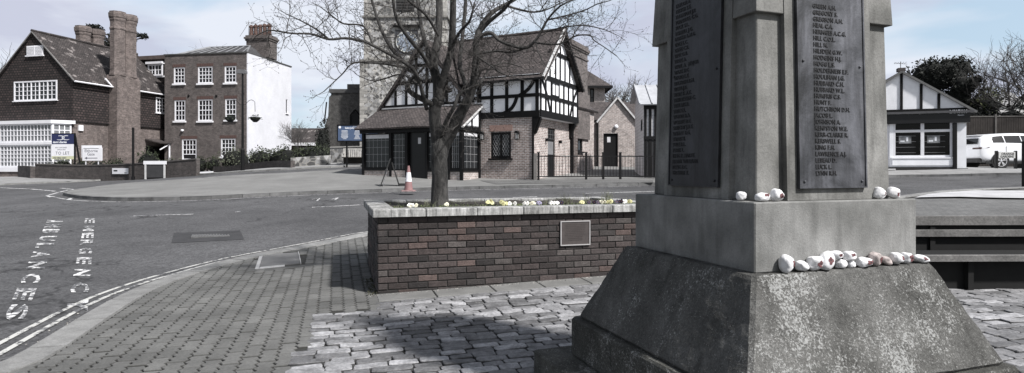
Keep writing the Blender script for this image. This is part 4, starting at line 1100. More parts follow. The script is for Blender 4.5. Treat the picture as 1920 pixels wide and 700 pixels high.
# rear roof and chimney
m=MB(); slab(m,[(-.1,GW+.02,4.62),(-.1,8.2,4.62),(-2.9,8.2,6.4),(-2.9,GW+.02,6.4)]); m.build('rear_roof',ROOF('y',1.4),hh)
cu0,_=Wg2.uz(1068,100); cu1,_=Wg2.uz(1100,100)
def chim(mb,x0,x1,y0,y1,z0,z1,cor=.09,n=3):
    mb.box(x0,x1,y0,y1,z0,z1-.75)
    z=z1-.75
    for i,(e,h) in enumerate(((.05,.09),(.0,.28),(.06,.09),(.11,.13),(.05,.16))):
        mb.box(x0-e,x1+e,y0-e,y1+e,z+.0015,z+h); z+=h
m=MB(); chim(m,-1.25,-.25,cu0+.0,cu1,3.0,7.95); m.box(-1.35,-.2,cu0+.02,cu1+.25,3.0,5.4); m.build('chimney',BR_GEO,hh)
# timber frames
m=MB()
ps=[0-.11]+[Wf.uz(p,190)[0] for p in (979.5,950.5,922.5)]+[-2.99]
for u in ps: beam(m,Wf,u,JB,u,EV+.05,.15)
beam(m,Wf,-3.5,JB+.12,0,JB+.12,.28,.06); beam(m,Wf,-3.5,4.66,0,4.66,.15,.05); beam(m,Wf,-3.5,EV,0,EV,.14,.055)
curve_beam(m,Wf,arc(-.2,EV-.1,-1.0,4.66,.12),.15); curve_beam(m,Wf,arc(-1.1,4.6,-1.75,JB+.2,.14),.15)
beam(m,Wf,-3.5,4.0,-3.5,5.3,.12)
# shop wing gable
beam(m,Wf,WC-WH,4.46,WC+WH+.3,4.46,.22,.06); beam(m,Wf,WC-1.62,5.62,WC+1.62,5.62,.16,.05); beam(m,Wf,WC-.95,6.42,WC+.95,6.42,.14,.05)
for u,t in ((WC-1.75,5.3),(WC-1.1,5.6),(WC-.5,6.9),(WC+.12,7.3),(WC+.55,6.8),(WC+1.25,5.9),(WC+1.95,5.2)): beam(m,Wf,u,4.4,u,t,.13,.048)
for s_ in (-1,1): beam(m,Wf,WC+s_*WH,WE,WC,WA-.06,.17,.2,.14)
m.build('timber_frame',TIMB,hh)
m=MB()
beam(m,Wg,0,JB+.14,GW,JB+.14,.30,.06); beam(m,Wg,0,4.66,GW,4.66,.16,.05); beam(m,Wg,0,EV,GW,EV,.2,.05); beam(m,Wg,1.05,6.75,GW-1.05,6.75,.17,.05)
for u in (.08,.62,1.25,1.75,2.25,2.75,3.35,3.95,GW-.08):
    t=EV if u<.3 or u>GW-.3 else EV
    if u in(1.75,2.25): beam(m,Wg,u,JB,u,4.66,.1,.046); continue
    beam(m,Wg,u,JB,u,t,.12,.046)
for u in (1.1,1.75,2.3,2.9,3.5): beam(m,Wg,u,EV,u,min(6.7,EV+min(u,GW-u)*1.01),.1,.046)
beam(m,Wg,GW/2,6.75,GW/2,AP-.2,.1,.046)
curve_beam(m,Wg,arc(.2,EV-.1,1.15,JB+.2,.1),.13); curve_beam(m,Wg,arc(GW-.2,EV-.2,GW-1.1,JB+.2,-.1),.13)
m.build('gable_timber_frame',TIMB,hh)
for s_ in (0,1):
    m=MB(); u0=-.12 if s_==0 else GW+.12; beam(m,Wg,u0,EV-.15,GW/2,AP+.02,.24,.3,.22); m.build('bargeboard',M('pale_bargeboard',(.5,.5,.5),.7,.3,5) if s_==0 else TIMB,hh)
# jetty brackets
m=MB()
for (W_,u,nn) in ((Wg2,.12,.3),(Wg2,GW-.35,.3)):
    m=MB(); m.prism([(0,3.70),(.3,3.70),(.32,3.6),(.08,3.0),(0,2.95)],u-.09,u+.09,lambda a,b,z,W_=W_:W_(b,a+.002,z)); m.build('jetty_bracket',TIMB,hh)
m=MB()
m.prism([(-.30,3.70),(-.02,3.70),(-.18,3.3),(-.3,2.92)],.09,-.09,lambda a,b,z:(a,b*.5-.0,z))
m.box(-.35,-.28,-.03,.05,.85,3.7); m.build('jetty_bracket',TIMB,hh)
m=MB(); m.box(-.28,-.15,GW-.3,GW-.15,.85,3.7); m.build('corner_post',TIMB,hh)
# roofs
m=MB(); o_=.2; k=(AP-EV)/(GW/2)
slab_sag(m,[(-3.95,-o_,EV-o_*k+.08),(.33,-o_,EV-o_*k+.08),(.33,GW/2,AP+.08),(WC,GW/2,AP+.08)],seed=1); slab_sag(m,[(.33,GW+o_,EV-o_*k+.08),(WC,GW+o_,EV-o_*k+.08),(WC,GW/2,AP+.08),(.33,GW/2,AP+.08)],seed=2)
m.tube([(WC,GW/2,AP+.06),(.35,GW/2,AP+.1)],.09,8); m.build('roof',ROOF('x',1.41),hh)
m=MB(); k2=(WA-WE)/WH; o2=.3
for s_ in (-1,1): slab_sag(m,[(WC+s_*(WH+o2),-.22,WE-o2*k2+.07),(WC+s_*(WH+o2),GW-.1,WE-o2*k2+.07),(WC,GW-.1,WA+.07),(WC,-.22,WA+.07)],seed=3+s_)
m.build('wing_roof',ROOF('y',1.3),hh)
m=MB(); slab_sag(m,[(-8.85,-1.82,3.33),(-2.85,-1.82,3.33),(-2.85,0,4.42),(-8.85,0,4.42)],.09,seed=9,amp=.02); m.build('lean_to_roof',ROOF('x',1.95),hh)
m=MB(); beam(m,Wf,-8.6,4.415,-2.85,4.415,.07,.12,.0); m.build('lead_flashing',M('pale_lead',(.45,.45,.46),.6,.2,4),hh)
We=Wall(HF,(-2.99,-1.5),(0,1),(1,0))
m=MB(); m.prism([(0,3.16),(1.5,3.16),(1.5,4.28),(0,3.38)],-.02,0,We); m.build('end_infill',WHITER,hh)
m=MB(); beam(m,We,0,3.2,1.5,3.2,.2,.04); beam(m,We,.75,3.2,.75,3.75,.1,.04); beam(m,We,1.42,.85,1.42,4.3,.14,.05); m.build('end_timber',TIMB,hh)
m=MB(); beam(m,We,-.3,3.22,1.5,4.3,.06,.2,.1); m.build('verge_board',M('pale_bargeboard',(.5,.5,.5)),hh)
# shopfront
m=MB(); XF0,XF1=-8.6,-2.99
m.box(XF0-.08,XF1+.05,-1.62,-1.45,3.10,3.34); m.box(XF0-.02,XF1,-1.5,-.02,3.3,3.36)
pos=[]
for px in (733,763,800,842): pos.append(Ws.uz(px,300)[0])
for u in [XF0+.06]+pos+[XF1-.06]: m.box(u-.06,u+.06,-1.56,-1.44,.85,3.1)
m.box(XF0,XF0+.1,-1.5,0,.85,3.1); m.box(XF0,pos[0],-1.55,-1.45,1.35,1.45); 
m.box(pos[2],XF1,-1.55,-1.45,1.3,1.4); m.box(XF1-.05,XF1+.03,-1.5,-.02,1.3,1.4)
m.build('shopfront_frame',BLACK,hh)
m=MB(); m.box(XF0+.03,pos[1],-1.52,-1.42,.8,1.348); m.box(pos[2]+.02,XF1-.01,-1.52,-1.42,.8,1.298); m.box(XF1-.09,XF1-.012,-1.42,-.02,.8,1.298)
m.build('dwarf_wall',BR_LIGHT,hh)
LBAR=M('lead_bars',(.30,.30,.31),.6,.2,6)
def bay(W,u0,u1,z0,z1,c,r,blind=.12):
    f=MB(); 
    for q in ((u0,u0+.05,z0,z1),(u1-.05,u1,z0,z1),(u0+.05,u1-.05,z0,z0+.05),(u0+.05,u1-.05,z1-.05,z1)): f.box(q[0],q[1],-.06,.01,q[2],q[3],W)
    w_=f.build('window',BLACK,hh); g=MB(); g.box(u0+.05,u1-.05,-.04,-.03,z0+.05,z1-.05,W); g.build('pane',GLL,w_)
    b=MB()
    for i in range(1,c): x=u0+(u1-u0)*i/c; b.box(x-.006,x+.006,-.029,-.02,z0+.05,z1-.05,W)
    for j in range(1,r): z=z0+(z1-z0)*j/r; b.box(u0+.05,u1-.05,-.0285,-.021,z-.006,z+.006,W)
    b.build('glazing_bars',LBAR,w_)
    if blind: b=MB(); b.box(u0+.06,u1-.06,-.028,-.019,z1-.05-blind,z1-.052,W); b.build('blind',M('pale_blind',(.6,.6,.62),.7),w_)
bay(Ws,XF0+.13,pos[0]-.07,1.46,3.09,6,5,.18); bay(Ws,pos[0]+.07,pos[1]-.07,1.36,3.09,4,6,0); bay(Ws,pos[2]+.07,pos[3]-.07,1.41,3.09,4,5,.16)
bay(Ws,pos[3]+.07,XF1-.13,1.41,3.09,5,5,.16); bay(We,.06,1.34,1.41,3.09,4,5,.16)
m=MB(); m.box(XF1-.35,XF1-.28,-1.3,-.1,1.5,2.9); m.build('white_display_board',M('display_white',(.62,.63,.66),.7),hh)
m=MB(); m.box(pos[1]+.06,pos[2]-.06,-1.40,-1.36,.9,3.1); dd=m.build('shop_door',M('door_black',(.008,.008,.009),.3),hh)
m=MB(); a,z=Ws.uz(784,264); m.box(a-.07,a+.09,-1.41,-1.403,z-.14,z+.14); m.build('paper_notice',M('paper',(.55,.55,.57),.8),dd)
m=MB(); m.box(XF0+.12,XF1-.4,-.3,-.28,.9,3.1); m.box(XF0+.12,XF1-.4,-1.4,-.3,.86,.9); m.build('shop_interior',M('dark_interior',(.05,.048,.045),.9,.5,2),hh)
# windows and doors of the house
window(hh,Wf,win,2,1,BLACK,GLL,fw=.1,bw=.1,sill=.08)
m=MB()
u0,u1,z0,z1=win
for i in range(-8,16):
    for s_ in (-1,1):
        a=u0+.1+(i*.13); pts=[]
        p0=[a,z0+.1]; p1=[a+s_*(z1-z0-.2)*.6,z1-.1]
        lo,hi=u0+.1,u1-.1
        def clip(p,q):
            (x0,y0),(x1,y1)=p,q
            t0,t1=0,1; dx=x1-x0
            for b_,sg in ((lo,1),(hi,-1)):
                d0=(x0-b_)*sg; d1=(x1-b_)*sg
                if d0<0 and d1<0: return None
                if d0<0: t0=max(t0,d0/(d0-d1))
                if d1<0: t1=min(t1,d0/(d0-d1))
            if t1-t0<.02: return None
            return (x0+dx*t0,y0+(y1-y0)*t0),(x0+dx*t1,y0+(y1-y0)*t1)
        r=clip(p0,p1)
        if r: beam(m,Wf,r[0][0],r[0][1],r[1][0],r[1][1],.012,-.066,-.0735)
m.build('diamond_leading',LBAR,hh)
window(hh,Wg2,win2,3,2,BLACK,GLL,fw=.08,bw=.05,sill=.08)
window(hh,Wg,(1.3,2.2,4.75,5.4),2,1,BLACK,GL,fw=.06,dep=.0,sill=0); window(hh,Wf,(*[Wf.uz(p,170)[0] for p in (823,839)],4.75,5.5),2,1,BLACK,GL,fw=.06,dep=.0,sill=0)
m=MB(); u0,u1,z0,z1=dr; m.box(u0,u1,-.11,-.06,z0,z1,Wg2); d_=m.build('side_door',BLACK,hh)
m=MB(); m.box(u0+.12,u1-.12,-.058,-.052,2.1,z1-.62,Wg2); m.build('door_glass',M('frosted_pane',(.17,.17,.175),.4),d_)
m=MB()
for i in range(1,4): u=u0+(u1-u0)*i/4; m.box(u-.012,u+.012,-.059,-.05,z1-.5,z1-.05,Wg2)
for i in range(3): m.box(u0,u1,-.059,-.049,z1-.5+i*.2,z1-.48+i*.2,Wg2)
m.build('fanlight_bars',M('dim_bars',(.08,.08,.08)),d_)
def wlamp(W,px,py):
    u,z=W.uz(px,py); m=MB(); m.box(u-.03,u+.03,0,.02,z-.1,z+.2,W); m.box(u-.012,u+.012,.02,.16,z+.17,z+.19,W)
    for q in ((-.09,-.07),(.07,.09)):
        for r_ in ((.07,.09),(.22,.24)): m.box(u+q[0],u+q[1],r_[0],r_[1],z-.14,z+.12,W)
    m.box(u-.1,u+.1,.06,.25,z-.17,z-.14,W); m.prism([(u-.11,z+.12),(u+.11,z+.12),(u+.03,z+.22),(u-.03,z+.22)],.25,.06,W)
    l=m.build('wall_lantern',BLACK,hh); m=MB(); m.box(u-.05,u+.05,.1,.2,z-.13,z+.1,W); m.build('lantern_glass',M('lantern_glass',(.4,.4,.4),.3),l)
wlamp(Wf,906,256); wlamp(Wf,972,255)
m=MB(); 
for px,py in ((1023,262),(1048,266)): u,z=Wg2.uz(px,py); m.box(u-.05,u+.05,0,.14,z-.08,z+.06,Wg2)
m.build('small_lamp',BLACK,hh)
m=MB(); u,_=Wf.uz(897,300); m.box(u-.04,u+.04,.01,.09,.85,5.2,Wf); m.build('downpipe',BLACK,hh)
m=MB(); beam(m,Wf,-3.4,EV-.16,.3,EV-.16,.08,.29,.21); m.build('gutter',BLACK,hh)

# ------------------------------------------------------------------ railings beside the house
ra=Vector((1.02,25.75)); rb=Vector((6.9,26.1)); Lr=(rb-ra).length; rang=math.atan2(rb.y-ra.y,rb.x-ra.x)
rz_=tz(3,25.9)+.06; RF=(ra.x,ra.y,rang); rail=empty('railing_fence',ra.x,ra.y,rz_,rang,'black metal railings with gate posts between timbered house and white building','fence')
Wr=Wall(RF,(0,0),(1,0),(0,-1))
for z in (.12,1.0):
    m=MB(); m.box(0,Lr,-.02,.02,rz_+z-.02,rz_+z+.025); m.build('rail',BLACK,rail)
gp=[Wr.uz(p,300)[0] for p in (1099,1131,1163)]
m=MB(); m.box(-.09,.05,-.07,.07,rz_-.1,rz_+1.12); m.build('timber_end_post',M('grey_timber',(.12,.115,.11),.85,.3,10),rail)
for u in [.12]+gp+[Lr]:
    m=MB(); m.box(u-.045,u+.045,-.045,.045,rz_-.1,rz_+1.14); m.box(u-.055,u+.055,-.055,.055,rz_+1.141,rz_+1.18); m.build('post',BLACK,rail)
u=.24
while u<Lr-.08:
    m=MB(); m.tube([(u,0,rz_+.1),(u,0,rz_+1.0)],.011,5); m.build('baluster',BLACK,rail); u+=.131

# ------------------------------------------------------------------ buildings behind
def simple(name,fr,z,label,cat,group=None): return empty(name,fr[0],fr[1],z,fr[2],label,cat,group)
# rear hipped house
fr=(-1.0,41.5,0); o=simple('hipped_house',fr,1.6,'pale brick house with hipped tile roof seen behind the chimney of the timbered house','house')
W_=Wall(fr,(0,0),(1,0),(0,-1)); wn=W_.rect(1106,166,1114,190); m=MB(); 
holed(m,W_,0,7.45,1.5,7.2,[(wn[0],wn[1],wn[2]-.4,wn[3])],.15); We2=Wall(fr,(7.45,0),(0,1),(1,0)); holed(m,We2,0,6,1.5,7.2,[],.1); m.build('wall',BR_LIGHT,o)
window(o,W_,(wn[0],wn[1],wn[2]-.4,wn[3]),1,2,BLACK,GL,sill=.06)
m=MB(); e=.45; A=[(-e,-e),(7.45+e,-e),(7.45+e,6+e),(-e,6+e)]; zt=7.15; 
m.add([(*A[0],zt),(*A[1],zt),(*A[2],zt),(*A[3],zt),(3,3,10.0),(4.6,3,10.0)],[(0,1,5,4),(1,2,5),(2,3,4,5),(3,0,4),(3,2,1,0)]); m.build('roof',ROOF('x',1.8),o)
m=MB(); m.box(-e,7.45+e,-e-.03,-e+.02,zt-.14,zt+.02); m.box(7.45+e-.02,7.45+e+.03,-e-.03,6+e,zt-.14,zt+.02); m.build('fascia',BLACK,o)
# small gabled extension with door
fr=(4.35,36.2,0); o=simple('gabled_brick_annexe',fr,1.1,'low brick annexe with pointed gable over a black door, behind the railings','annexe')
W_=Wall(fr,(0,0),(1,0),(0,-1)); dw=W_.rect(1130,251,1157,300); gx=6.33-4.35
wr=Wall(fr,(0,-.3),(1,0),(0,-1)); m=MB(); holed(m,wr,gx-1.12,gx+1.12,1.0,4.3,[(dw[0],dw[1],1.0,dw[3])],.2,top=[(gx-1.12,4.3),(gx+1.12,4.3),(gx,5.62)])
holed(m,W_,0,gx-1.12,1.0,4.4,[],.1); holed(m,W_,gx+1.12,4.2,1.0,4.4,[],.1)
for s_ in (-1.12,1.12): m.add([(gx+s_,-.3,1),(gx+s_,0,1),(gx+s_,0,4.4),(gx+s_,-.3,4.4)],[(0,1,2,3)])
m.build('wall',BR_LIGHT,o)
m=MB(); slab(m,[(-.2,-.1,4.4),(4.4,-.1,4.4),(4.4,2.3,5.75),(-.2,2.3,5.75)]); 
for s_ in (-1,1): slab(m,[(gx+s_*1.3,-.42,4.2),(gx+s_*1.3,1.5,4.2),(gx,1.5,5.75),(gx,-.42,5.75)],.09)
m.build('roof',ROOF('x',2.0),o)
m=MB()
for s_ in (-1,1): beam(m,wr,gx+s_*1.25,4.22,gx,5.72,.1,.14,.07)
m.build('bargeboard',M('pale_bargeboard',(.5,.5,.5)),o)
m=MB(); m.box(dw[0],dw[1],.3-.2,.34-.2,1.0,dw[3],lambda u,n,z:wr(u,-n,z)); d_=m.build('door',BLACK,o)
u,z=wr.uz(1142,262); m=MB(); m.box(u-.1,u+.1,.091,.098,z-.16,z+.16,lambda u,n,z:wr(u,-n,z)); m.build('paper_notice',M('paper',(.55,.55,.57)),d_)
u,z=wr.uz(1155,238); m=MB(); m.ico(wr(u,.08,z),(.13,.1,.13),2,0); m.build('round_lamp',WHITE,o)
m=MB(); m.tube([wr(gx-1.2,.02,1),wr(gx-1.2,.02,4.3)],.05,6); m.tube([wr(gx+1.25,.02,1),wr(gx+1.25,.02,4.2)],.05,6); m.build('downpipe',BLACK,o)
# white building on the right of the railings
fr=(5.95,27.0,R(-6.4)); o=simple('white_boarded_building',fr,.95,'white weatherboarded building with grey metal roof, half hidden behind the memorial','building')
Wa=Wall(fr,(0,0),(1,0),(0,-1)); Wb=Wall(fr,(0,4.2),(0,-1),(-1,0)); m=MB()
wn=Wb.rect(1201,224,1204.5,246); holed(m,Wa,0,6,.8,4.4,[],.1); holed(m,Wb,0,4.2,.8,4.4,[wn],.1,top=[(0,4.4),(4.2,4.4),(4.2,4.45),(1.8,5.45),(0,5.0)])
m.add([(6,0,.8),(6,4.2,.8),(6,4.2,5),(6,1.8,5.4),(6,0,4.4)],[(0,1,2,3,4)]); 
bd=BRK('white_weatherboard',(.74,.74,.77),(.7,.7,.73),(.4,.4,.42),bw=6,rh=.16,ms=.008,stain=.12,rough=.6,mot=.15); m.build('wall',bd,o)
window(o,Wb,wn,1,2,BLACK,GL,sill=0)
m=MB(); slab(m,[(-.25,-.3,4.32),(6.1,-.3,4.32),(6.1,2.4,5.55),(-.25,2.4,5.55)],.05); slab(m,[(6.1,4.4,4.9),(-.25,4.4,4.9),(-.25,2.4,5.55),(6.1,2.4,5.55)],.05)
for i in range(12): m.bar((-.2+i*.55,-.3,4.345),(-.2+i*.55,2.4,5.575),.05,.05)
m.build('metal_roof',M('grey_metal_roof',(.38,.39,.41),.45,.15,2),o)
m=MB()
for px in (1210,1219,1229): u,_=Wa.uz(px,250); m.box(u-.06,u+.06,.003,.05,.9,4.3,Wa)
m.box(0,6,.052,.09,4.12,4.3,Wa); m.box(0,6,.055,.08,2.75,2.9,Wa); m.build('timber_trim',BLACK,o)
m=MB(); u0,_=Wa.uz(1213,250); m.box(u0,5.9,.004,.03,.95,2.74,Wa); m.build('dark_panelling',M('dark_panel',(.02,.02,.022),.6),o)

# ------------------------------------------------------------------ church
def flint():
    m,nt,b=nodes('flint_wall'); v=coord(nt); a=voro(nt,v,3.6,'F1','Color'); s=nt.nodes.new('ShaderNodeSeparateColor'); nt.links.new(a,s.inputs[0])
    e=voro(nt,v,3.6,'DISTANCE_TO_EDGE'); n=noise(nt,v,9,4,.75); big=noise(nt,v,.35,4,.6)
    c=ramp(nt,math_(nt,'ADD',math_(nt,'MULTIPLY',s.outputs[0],.6),math_(nt,'MULTIPLY',n,.5)),[(.3,.07),(.5,.2),(.72,.46)])
    c=mixc(nt,ramp(nt,e,[(.03,1.0),(.09,0.0)]),c,(.30,.29,.27)); c=mixc(nt,1.0,c,ramp(nt,big,[(.35,.6),(.6,1.1)]),'MULTIPLY')
    nt.links.new(c,b.inputs['Base Color']); b.inputs['Roughness'].default_value=.9; bump(nt,b,n,.6,.05); return m
FL=flint(); DRS=M('dressed_stone',(.33,.32,.30),.9,.3,3,.3,20,attr=True); FLD=M('dark_flint',(.075,.073,.07),.9,.55,3.5,.5,12,fine=.5,fscale=14)
cf=(-12.37,50,0); ch=simple('church_tower',cf,1.9,'tall flint church tower with a blue clock face, rising behind the timbered house','church tower')
TW=6.9; m=MB(); m.box(0,TW,0,TW,1.5,18.6); m.box(-.28,TW+.2,-.22,TW,1.5,10.4); m.build('flint_walls',FL,ch)
m=MB()
for z,e in ((10.4,.34),(14.1,.14),(17.7,.14)):
    m.cur=(.6,.6,.6); m.box(-e,TW+e,-e,TW+e,z,z+.16)
z=1.8; i=0
while z<18:
    h=rng.uniform(.28,.42); e=.3 if z<10.2 else .02; k=rng.uniform(.7,1.3); m.cur=(k,k,k); w_=.62 if i%2 else .36
    m.box(-e-.02+.0,-e+w_,-(.24 if z<10.2 else .02),.3,z,z+h-.02); k=rng.uniform(.7,1.3); m.cur=(k,k,k); m.box(TW+e*.6-w_,TW+.24 if z<10.2 else TW+.02,-(.24 if z<10.2 else .02),.3,z,z+h-.02)
    z+=h; i+=1
for i in range(60):
    z=rng.uniform(2,17.5); u=rng.uniform(.4,TW-.6); k=rng.uniform(.8,1.4); m.cur=(k,k,k); y_=-.23 if z<10.3 else -.015; m.box(u,u+rng.uniform(.3,.7),y_,.1,z,z+rng.uniform(.15,.3))
m.build('stone_dressings',DRS,ch)
m=MB()
for i in range(6): m.box(i*1.22-.05,i*1.22+.7,-.1,.3,18.61,19.6)
m.build('battlements',FL,ch)
Wc=Wall(cf,(0,0),(1,0),(0,-1)); u,z=Wc.uz(763,79); m=MB(); m.box(u-.95,u+.95,.01,.08,z-1.0,z+1.0,Wc); fc=m.build('clock_case',M('dark_slate',(.05,.052,.06),.7),ch)
m=MB(); T=lambda a,b,c:Wc(u+a,.09+c,z+b)
m.lathe([(.9,0),(.9,.03)],n=32,T=T); fcc=m.build('clock_face',M('clock_blue',(.26,.30,.36),.6),fc,fix=True)
m=MB()
for i in range(12):
    a=i*math.pi/6; m.prism([(u+math.sin(a-.05)*.62,z+math.cos(a-.05)*.62),(u+math.sin(a+.05)*.62,z+math.cos(a+.05)*.62),(u+math.sin(a+.05)*.84,z+math.cos(a+.05)*.84),(u+math.sin(a-.05)*.84,z+math.cos(a-.05)*.84)],.135,.125,Wc)
for a,L,w_ in ((R(170),.72,.035),(R(325),.48,.05)): beam(m,Wc,u,z,u+math.sin(a)*L,z+math.cos(a)*L,w_,.15,.137)
for k in range(24):
    a=k*math.pi/12; b=a+math.pi/12; beam(m,Wc,u+math.sin(a)*.88,z+math.cos(a)*.88,u+math.sin(b)*.88,z+math.cos(b)*.88,.05,.14,.124)
m.build('clock_hands_and_numerals',M('pale_gold',(.62,.62,.58),.5),fcc)
m=MB(); m.box(u-1.15,u+1.15,.0,.3,z+1.25,z+1.4,Wc); m.build('hood_mould',DRS,ch)
bu,bz=TW/2,15.6; m=MB(); m.prism([(bu-.75,bz-1),(bu+.75,bz-1),(bu+.75,bz+.6),(bu+.4,bz+1.2),(bu,bz+1.5),(bu-.4,bz+1.2),(bu-.75,bz+.6)],.03,.01,Wc)
for i in range(8): m.box(bu-.7,bu+.7,.03,.08,bz-.9+i*.24,bz-.82+i*.24,Wc)
m.build('belfry_louvres',M('dark_louvre',(.04,.04,.04),.8),ch)
# church aisle
af=(-16.1,51.5,0); al=simple('church_aisle',af,1.9,'dark flint church aisle with sloping buttress left of the tower','church aisle')
m=MB(); m.box(.5,3.9,0,9,1.5,8.0); m.prism([(0,1.5),(.52,1.5),(.52,7.8),(.35,7.6),(.28,6.0),(.0,5.2)],-.1,.6,lambda a,b,c:(a,b,c)); m.build('flint_walls',FLD,al)
m=MB(); m.box(.38,4.0,-.12,9,8.0,8.32); m.box(1.9,4.0,-.05,9,8.32,8.75); m.build('parapet',M('dark_coping',(.06,.06,.06),.9,.3,4),al)
Wk=Wall(af,(0,0),(1,0),(0,-1)); u,z=Wk.uz(666,225); m=MB(); m.prism([(u-.3,z-.7),(u+.3,z-.7),(u+.3,z+.3),(u+.15,z+.6),(u,z+.7),(u-.15,z+.6),(u-.3,z+.3)],.03,.01,Wk); m.build('lancet_window',BLACK,al)
m=MB(); 
for s_ in (-1,1): m.box(u+s_*.38-.07,u+s_*.38+.07,.01,.06,z-.7,z+.4,Wk); beam(m,Wk,u+s_*.4,z+.4,u,z+.88,.12,.06,.01)
m.build('window_surround',DRS,al)
m=MB(); m.tube([(-.05,-.12,5.3),(.15,-.12,7.2)],.06,6); m.ico((-.02,-.14,5.6),(.12,.12,.2),1,0); m.build('downpipe',BLACK,al)
# church notice board
nf=(at(633,250,33.5).x,33.5,R(0)); gz=tz(nf[0]+1,33.5); nb=simple('church_notice_board',nf,gz,'blue church notice board with white lettering on posts, beyond the flint wall','notice board')
Wn=Wall(nf,(0,0),(1,0),(0,-1)); _,zt=Wn.uz(633,235); _,zb=Wn.uz(633,265); m=MB(); m.box(0,2.3,-.03,.02,zb,zt,Wn); bp=m.build('board',M('board_blue',(.075,.11,.19),.5,.1,3),nb)
m=MB()
for q in ((-.03,2.33,zt-.03,zt+.03),(-.03,2.33,zb-.03,zb+.03),(-.03,.03,zb,zt),(2.27,2.33,zb,zt)): m.box(q[0],q[1],-.035,.035,q[2],q[3],Wn)
m.build('frame',BLACK,nb)
for u in (.5,1.9): m=MB(); m.box(u-.04,u+.04,-.1,-.036,gz-.1,zt,Wn); m.build('post',BLACK,nb)
m=MB(); put_text(m,'Saint John the Baptist',.135,lambda u,n,z:Wn(.42+u,.022+n,zt-.2+z),.002,bold=.004)
put_text(m,'PARISH CHURCH',.05,lambda u,n,z:Wn(.85+u,.022+n,zt-.09+z),.001)
for k,x in enumerate((.2,.9,1.55)):
    for j in range(8):
        w_=rng.uniform(.2,.42); m.box(x+.2-w_/2,x+.2+w_/2,.022,.026,zt-.32-j*.065,zt-.295-j*.065,Wn)
m.ico(Wn(.13,.024,zt-.12),(.07,.004,.07),2,0); m.build('lettering',M('sign_white',(.7,.72,.76),.6),bp)
# flint boundary wall, bench
def rowwall(name,p,q,h,th,mat,label,cat,cop=None,capm=None,off=0,step=1.2,copname='coping'):
    p=Vector(p);q=Vector(q); L=(q-p).length; ang=math.atan2(q.y-p.y,q.x-p.x); z0=min(tz(*p),tz(*q))
    o=empty(name,p.x,p.y,z0,ang,label,cat); n=max(1,int(L/step)); m=MB(); c=MB()
    vs=[];cv=[]
    for i in range(n+1):
        x=L*i/n; w=p.lerp(q,i/n); z=tz(w.x,w.y)
        vs+=[(x,0,z-.2),(x,th,z-.2),(x,th,z+h),(x,0,z+h)]; cv+=[(x,-.03,z+h+.002),(x,th+.03,z+h+.002),(x,th+.03,z+h+.07),(x,-.03,z+h+.07)]
    fs=[(i*4+k,(i+1)*4+k,(i+1)*4+(k+1)%4,i*4+(k+1)%4) for i in range(n) for k in range(4)]+[(3,2,1,0),(n*4,n*4+1,n*4+2,n*4+3)]
    m.add(vs,fs); m.build('wall',mat,o,fix=True)
    if cop: c.add(cv,fs); c.build(copname,cop,o,fix=True)
    return o
a=at(619,300,36.3); b=at(720,300,35.5); rowwall('flint_boundary_wall',(a.x,a.y),(b.x,b.y),.93,.35,FL,'pale flint churchyard wall behind the slatted bench','wall',M('wall_coping',(.36,.35,.33),.9,.3,4))
a=gxy(545,314); b=gxy(620,309); rowwall('rubble_retaining_wall',a,b,.55,.35,FL,'low rubble stone wall under the hedge, left of the church bench','wall')
p0=at(641,300,34.6); gz=tz(p0.x,p0.y)+.02; bf=(p0.x,p0.y,R(4)); sb=simple('churchyard_bench',bf,gz,'pale timber slatted bench against the flint wall under the notice board','bench')
PB=M('pale_bench_wood',(.45,.44,.42),.8,.25,6)
for i in range(13): m=MB(); m.box(.06+i*.125,.13+i*.125,.4,.43,gz+.42,gz+.86); m.build('back_slat',PB,sb)
m=MB(); m.box(0,1.7,.39,.44,gz+.86,gz+.93); m.build('top_rail',PB,sb); m=MB(); m.box(0,1.7,-.05,.39,gz+.38,gz+.42); m.build('seat',M('dark_wood',(.05,.045,.04),.8),sb)
for x in (0,1.64):
    for y in (-.04,.37): m=MB(); m.box(x,x+.06,y,y+.06,gz-.05,gz+(.62 if y<0 else .9)); m.build('leg',PB,sb)
    m=MB(); m.box(x-.01,x+.07,-.06,.4,gz+.62,gz+.66); m.build('armrest',PB,sb)
m=MB(); m.box(.02,1.68,.36,.385,gz,gz+.38); m.build('underseat_dark_fill',M('dark_wood',(.05,.045,.04)),sb)
# far low house, left of the church
ff=(at(500,250,68).x,68,0); o=simple('far_bungalow',ff,2.0,'distant low bungalow with dark roof seen between white house wall and church','house'); WB=Wall(ff,(0,0),(1,0),(0,-1))
m=MB(); m.box(0,8,0,6,1.5,4.4); m.build('wall',BR_HOUSE,o); m=MB(); slab(m,[(-.3,-.5,4.45),(8.4,-.5,4.45),(8.4,3,6.3),(-.3,3,6.3)]); m.build('roof',ROOF('x',2.0,.7),o)
m=MB(); m.box(-.3,8.4,.48,.54,4.1,4.42,WB); m.build('fascia',WHITE,o); u,_=WB.uz(563,270); window(o,WB,(u,u+1.5,2.6,3.9),2,1,WHITE,GL,dep=.05)
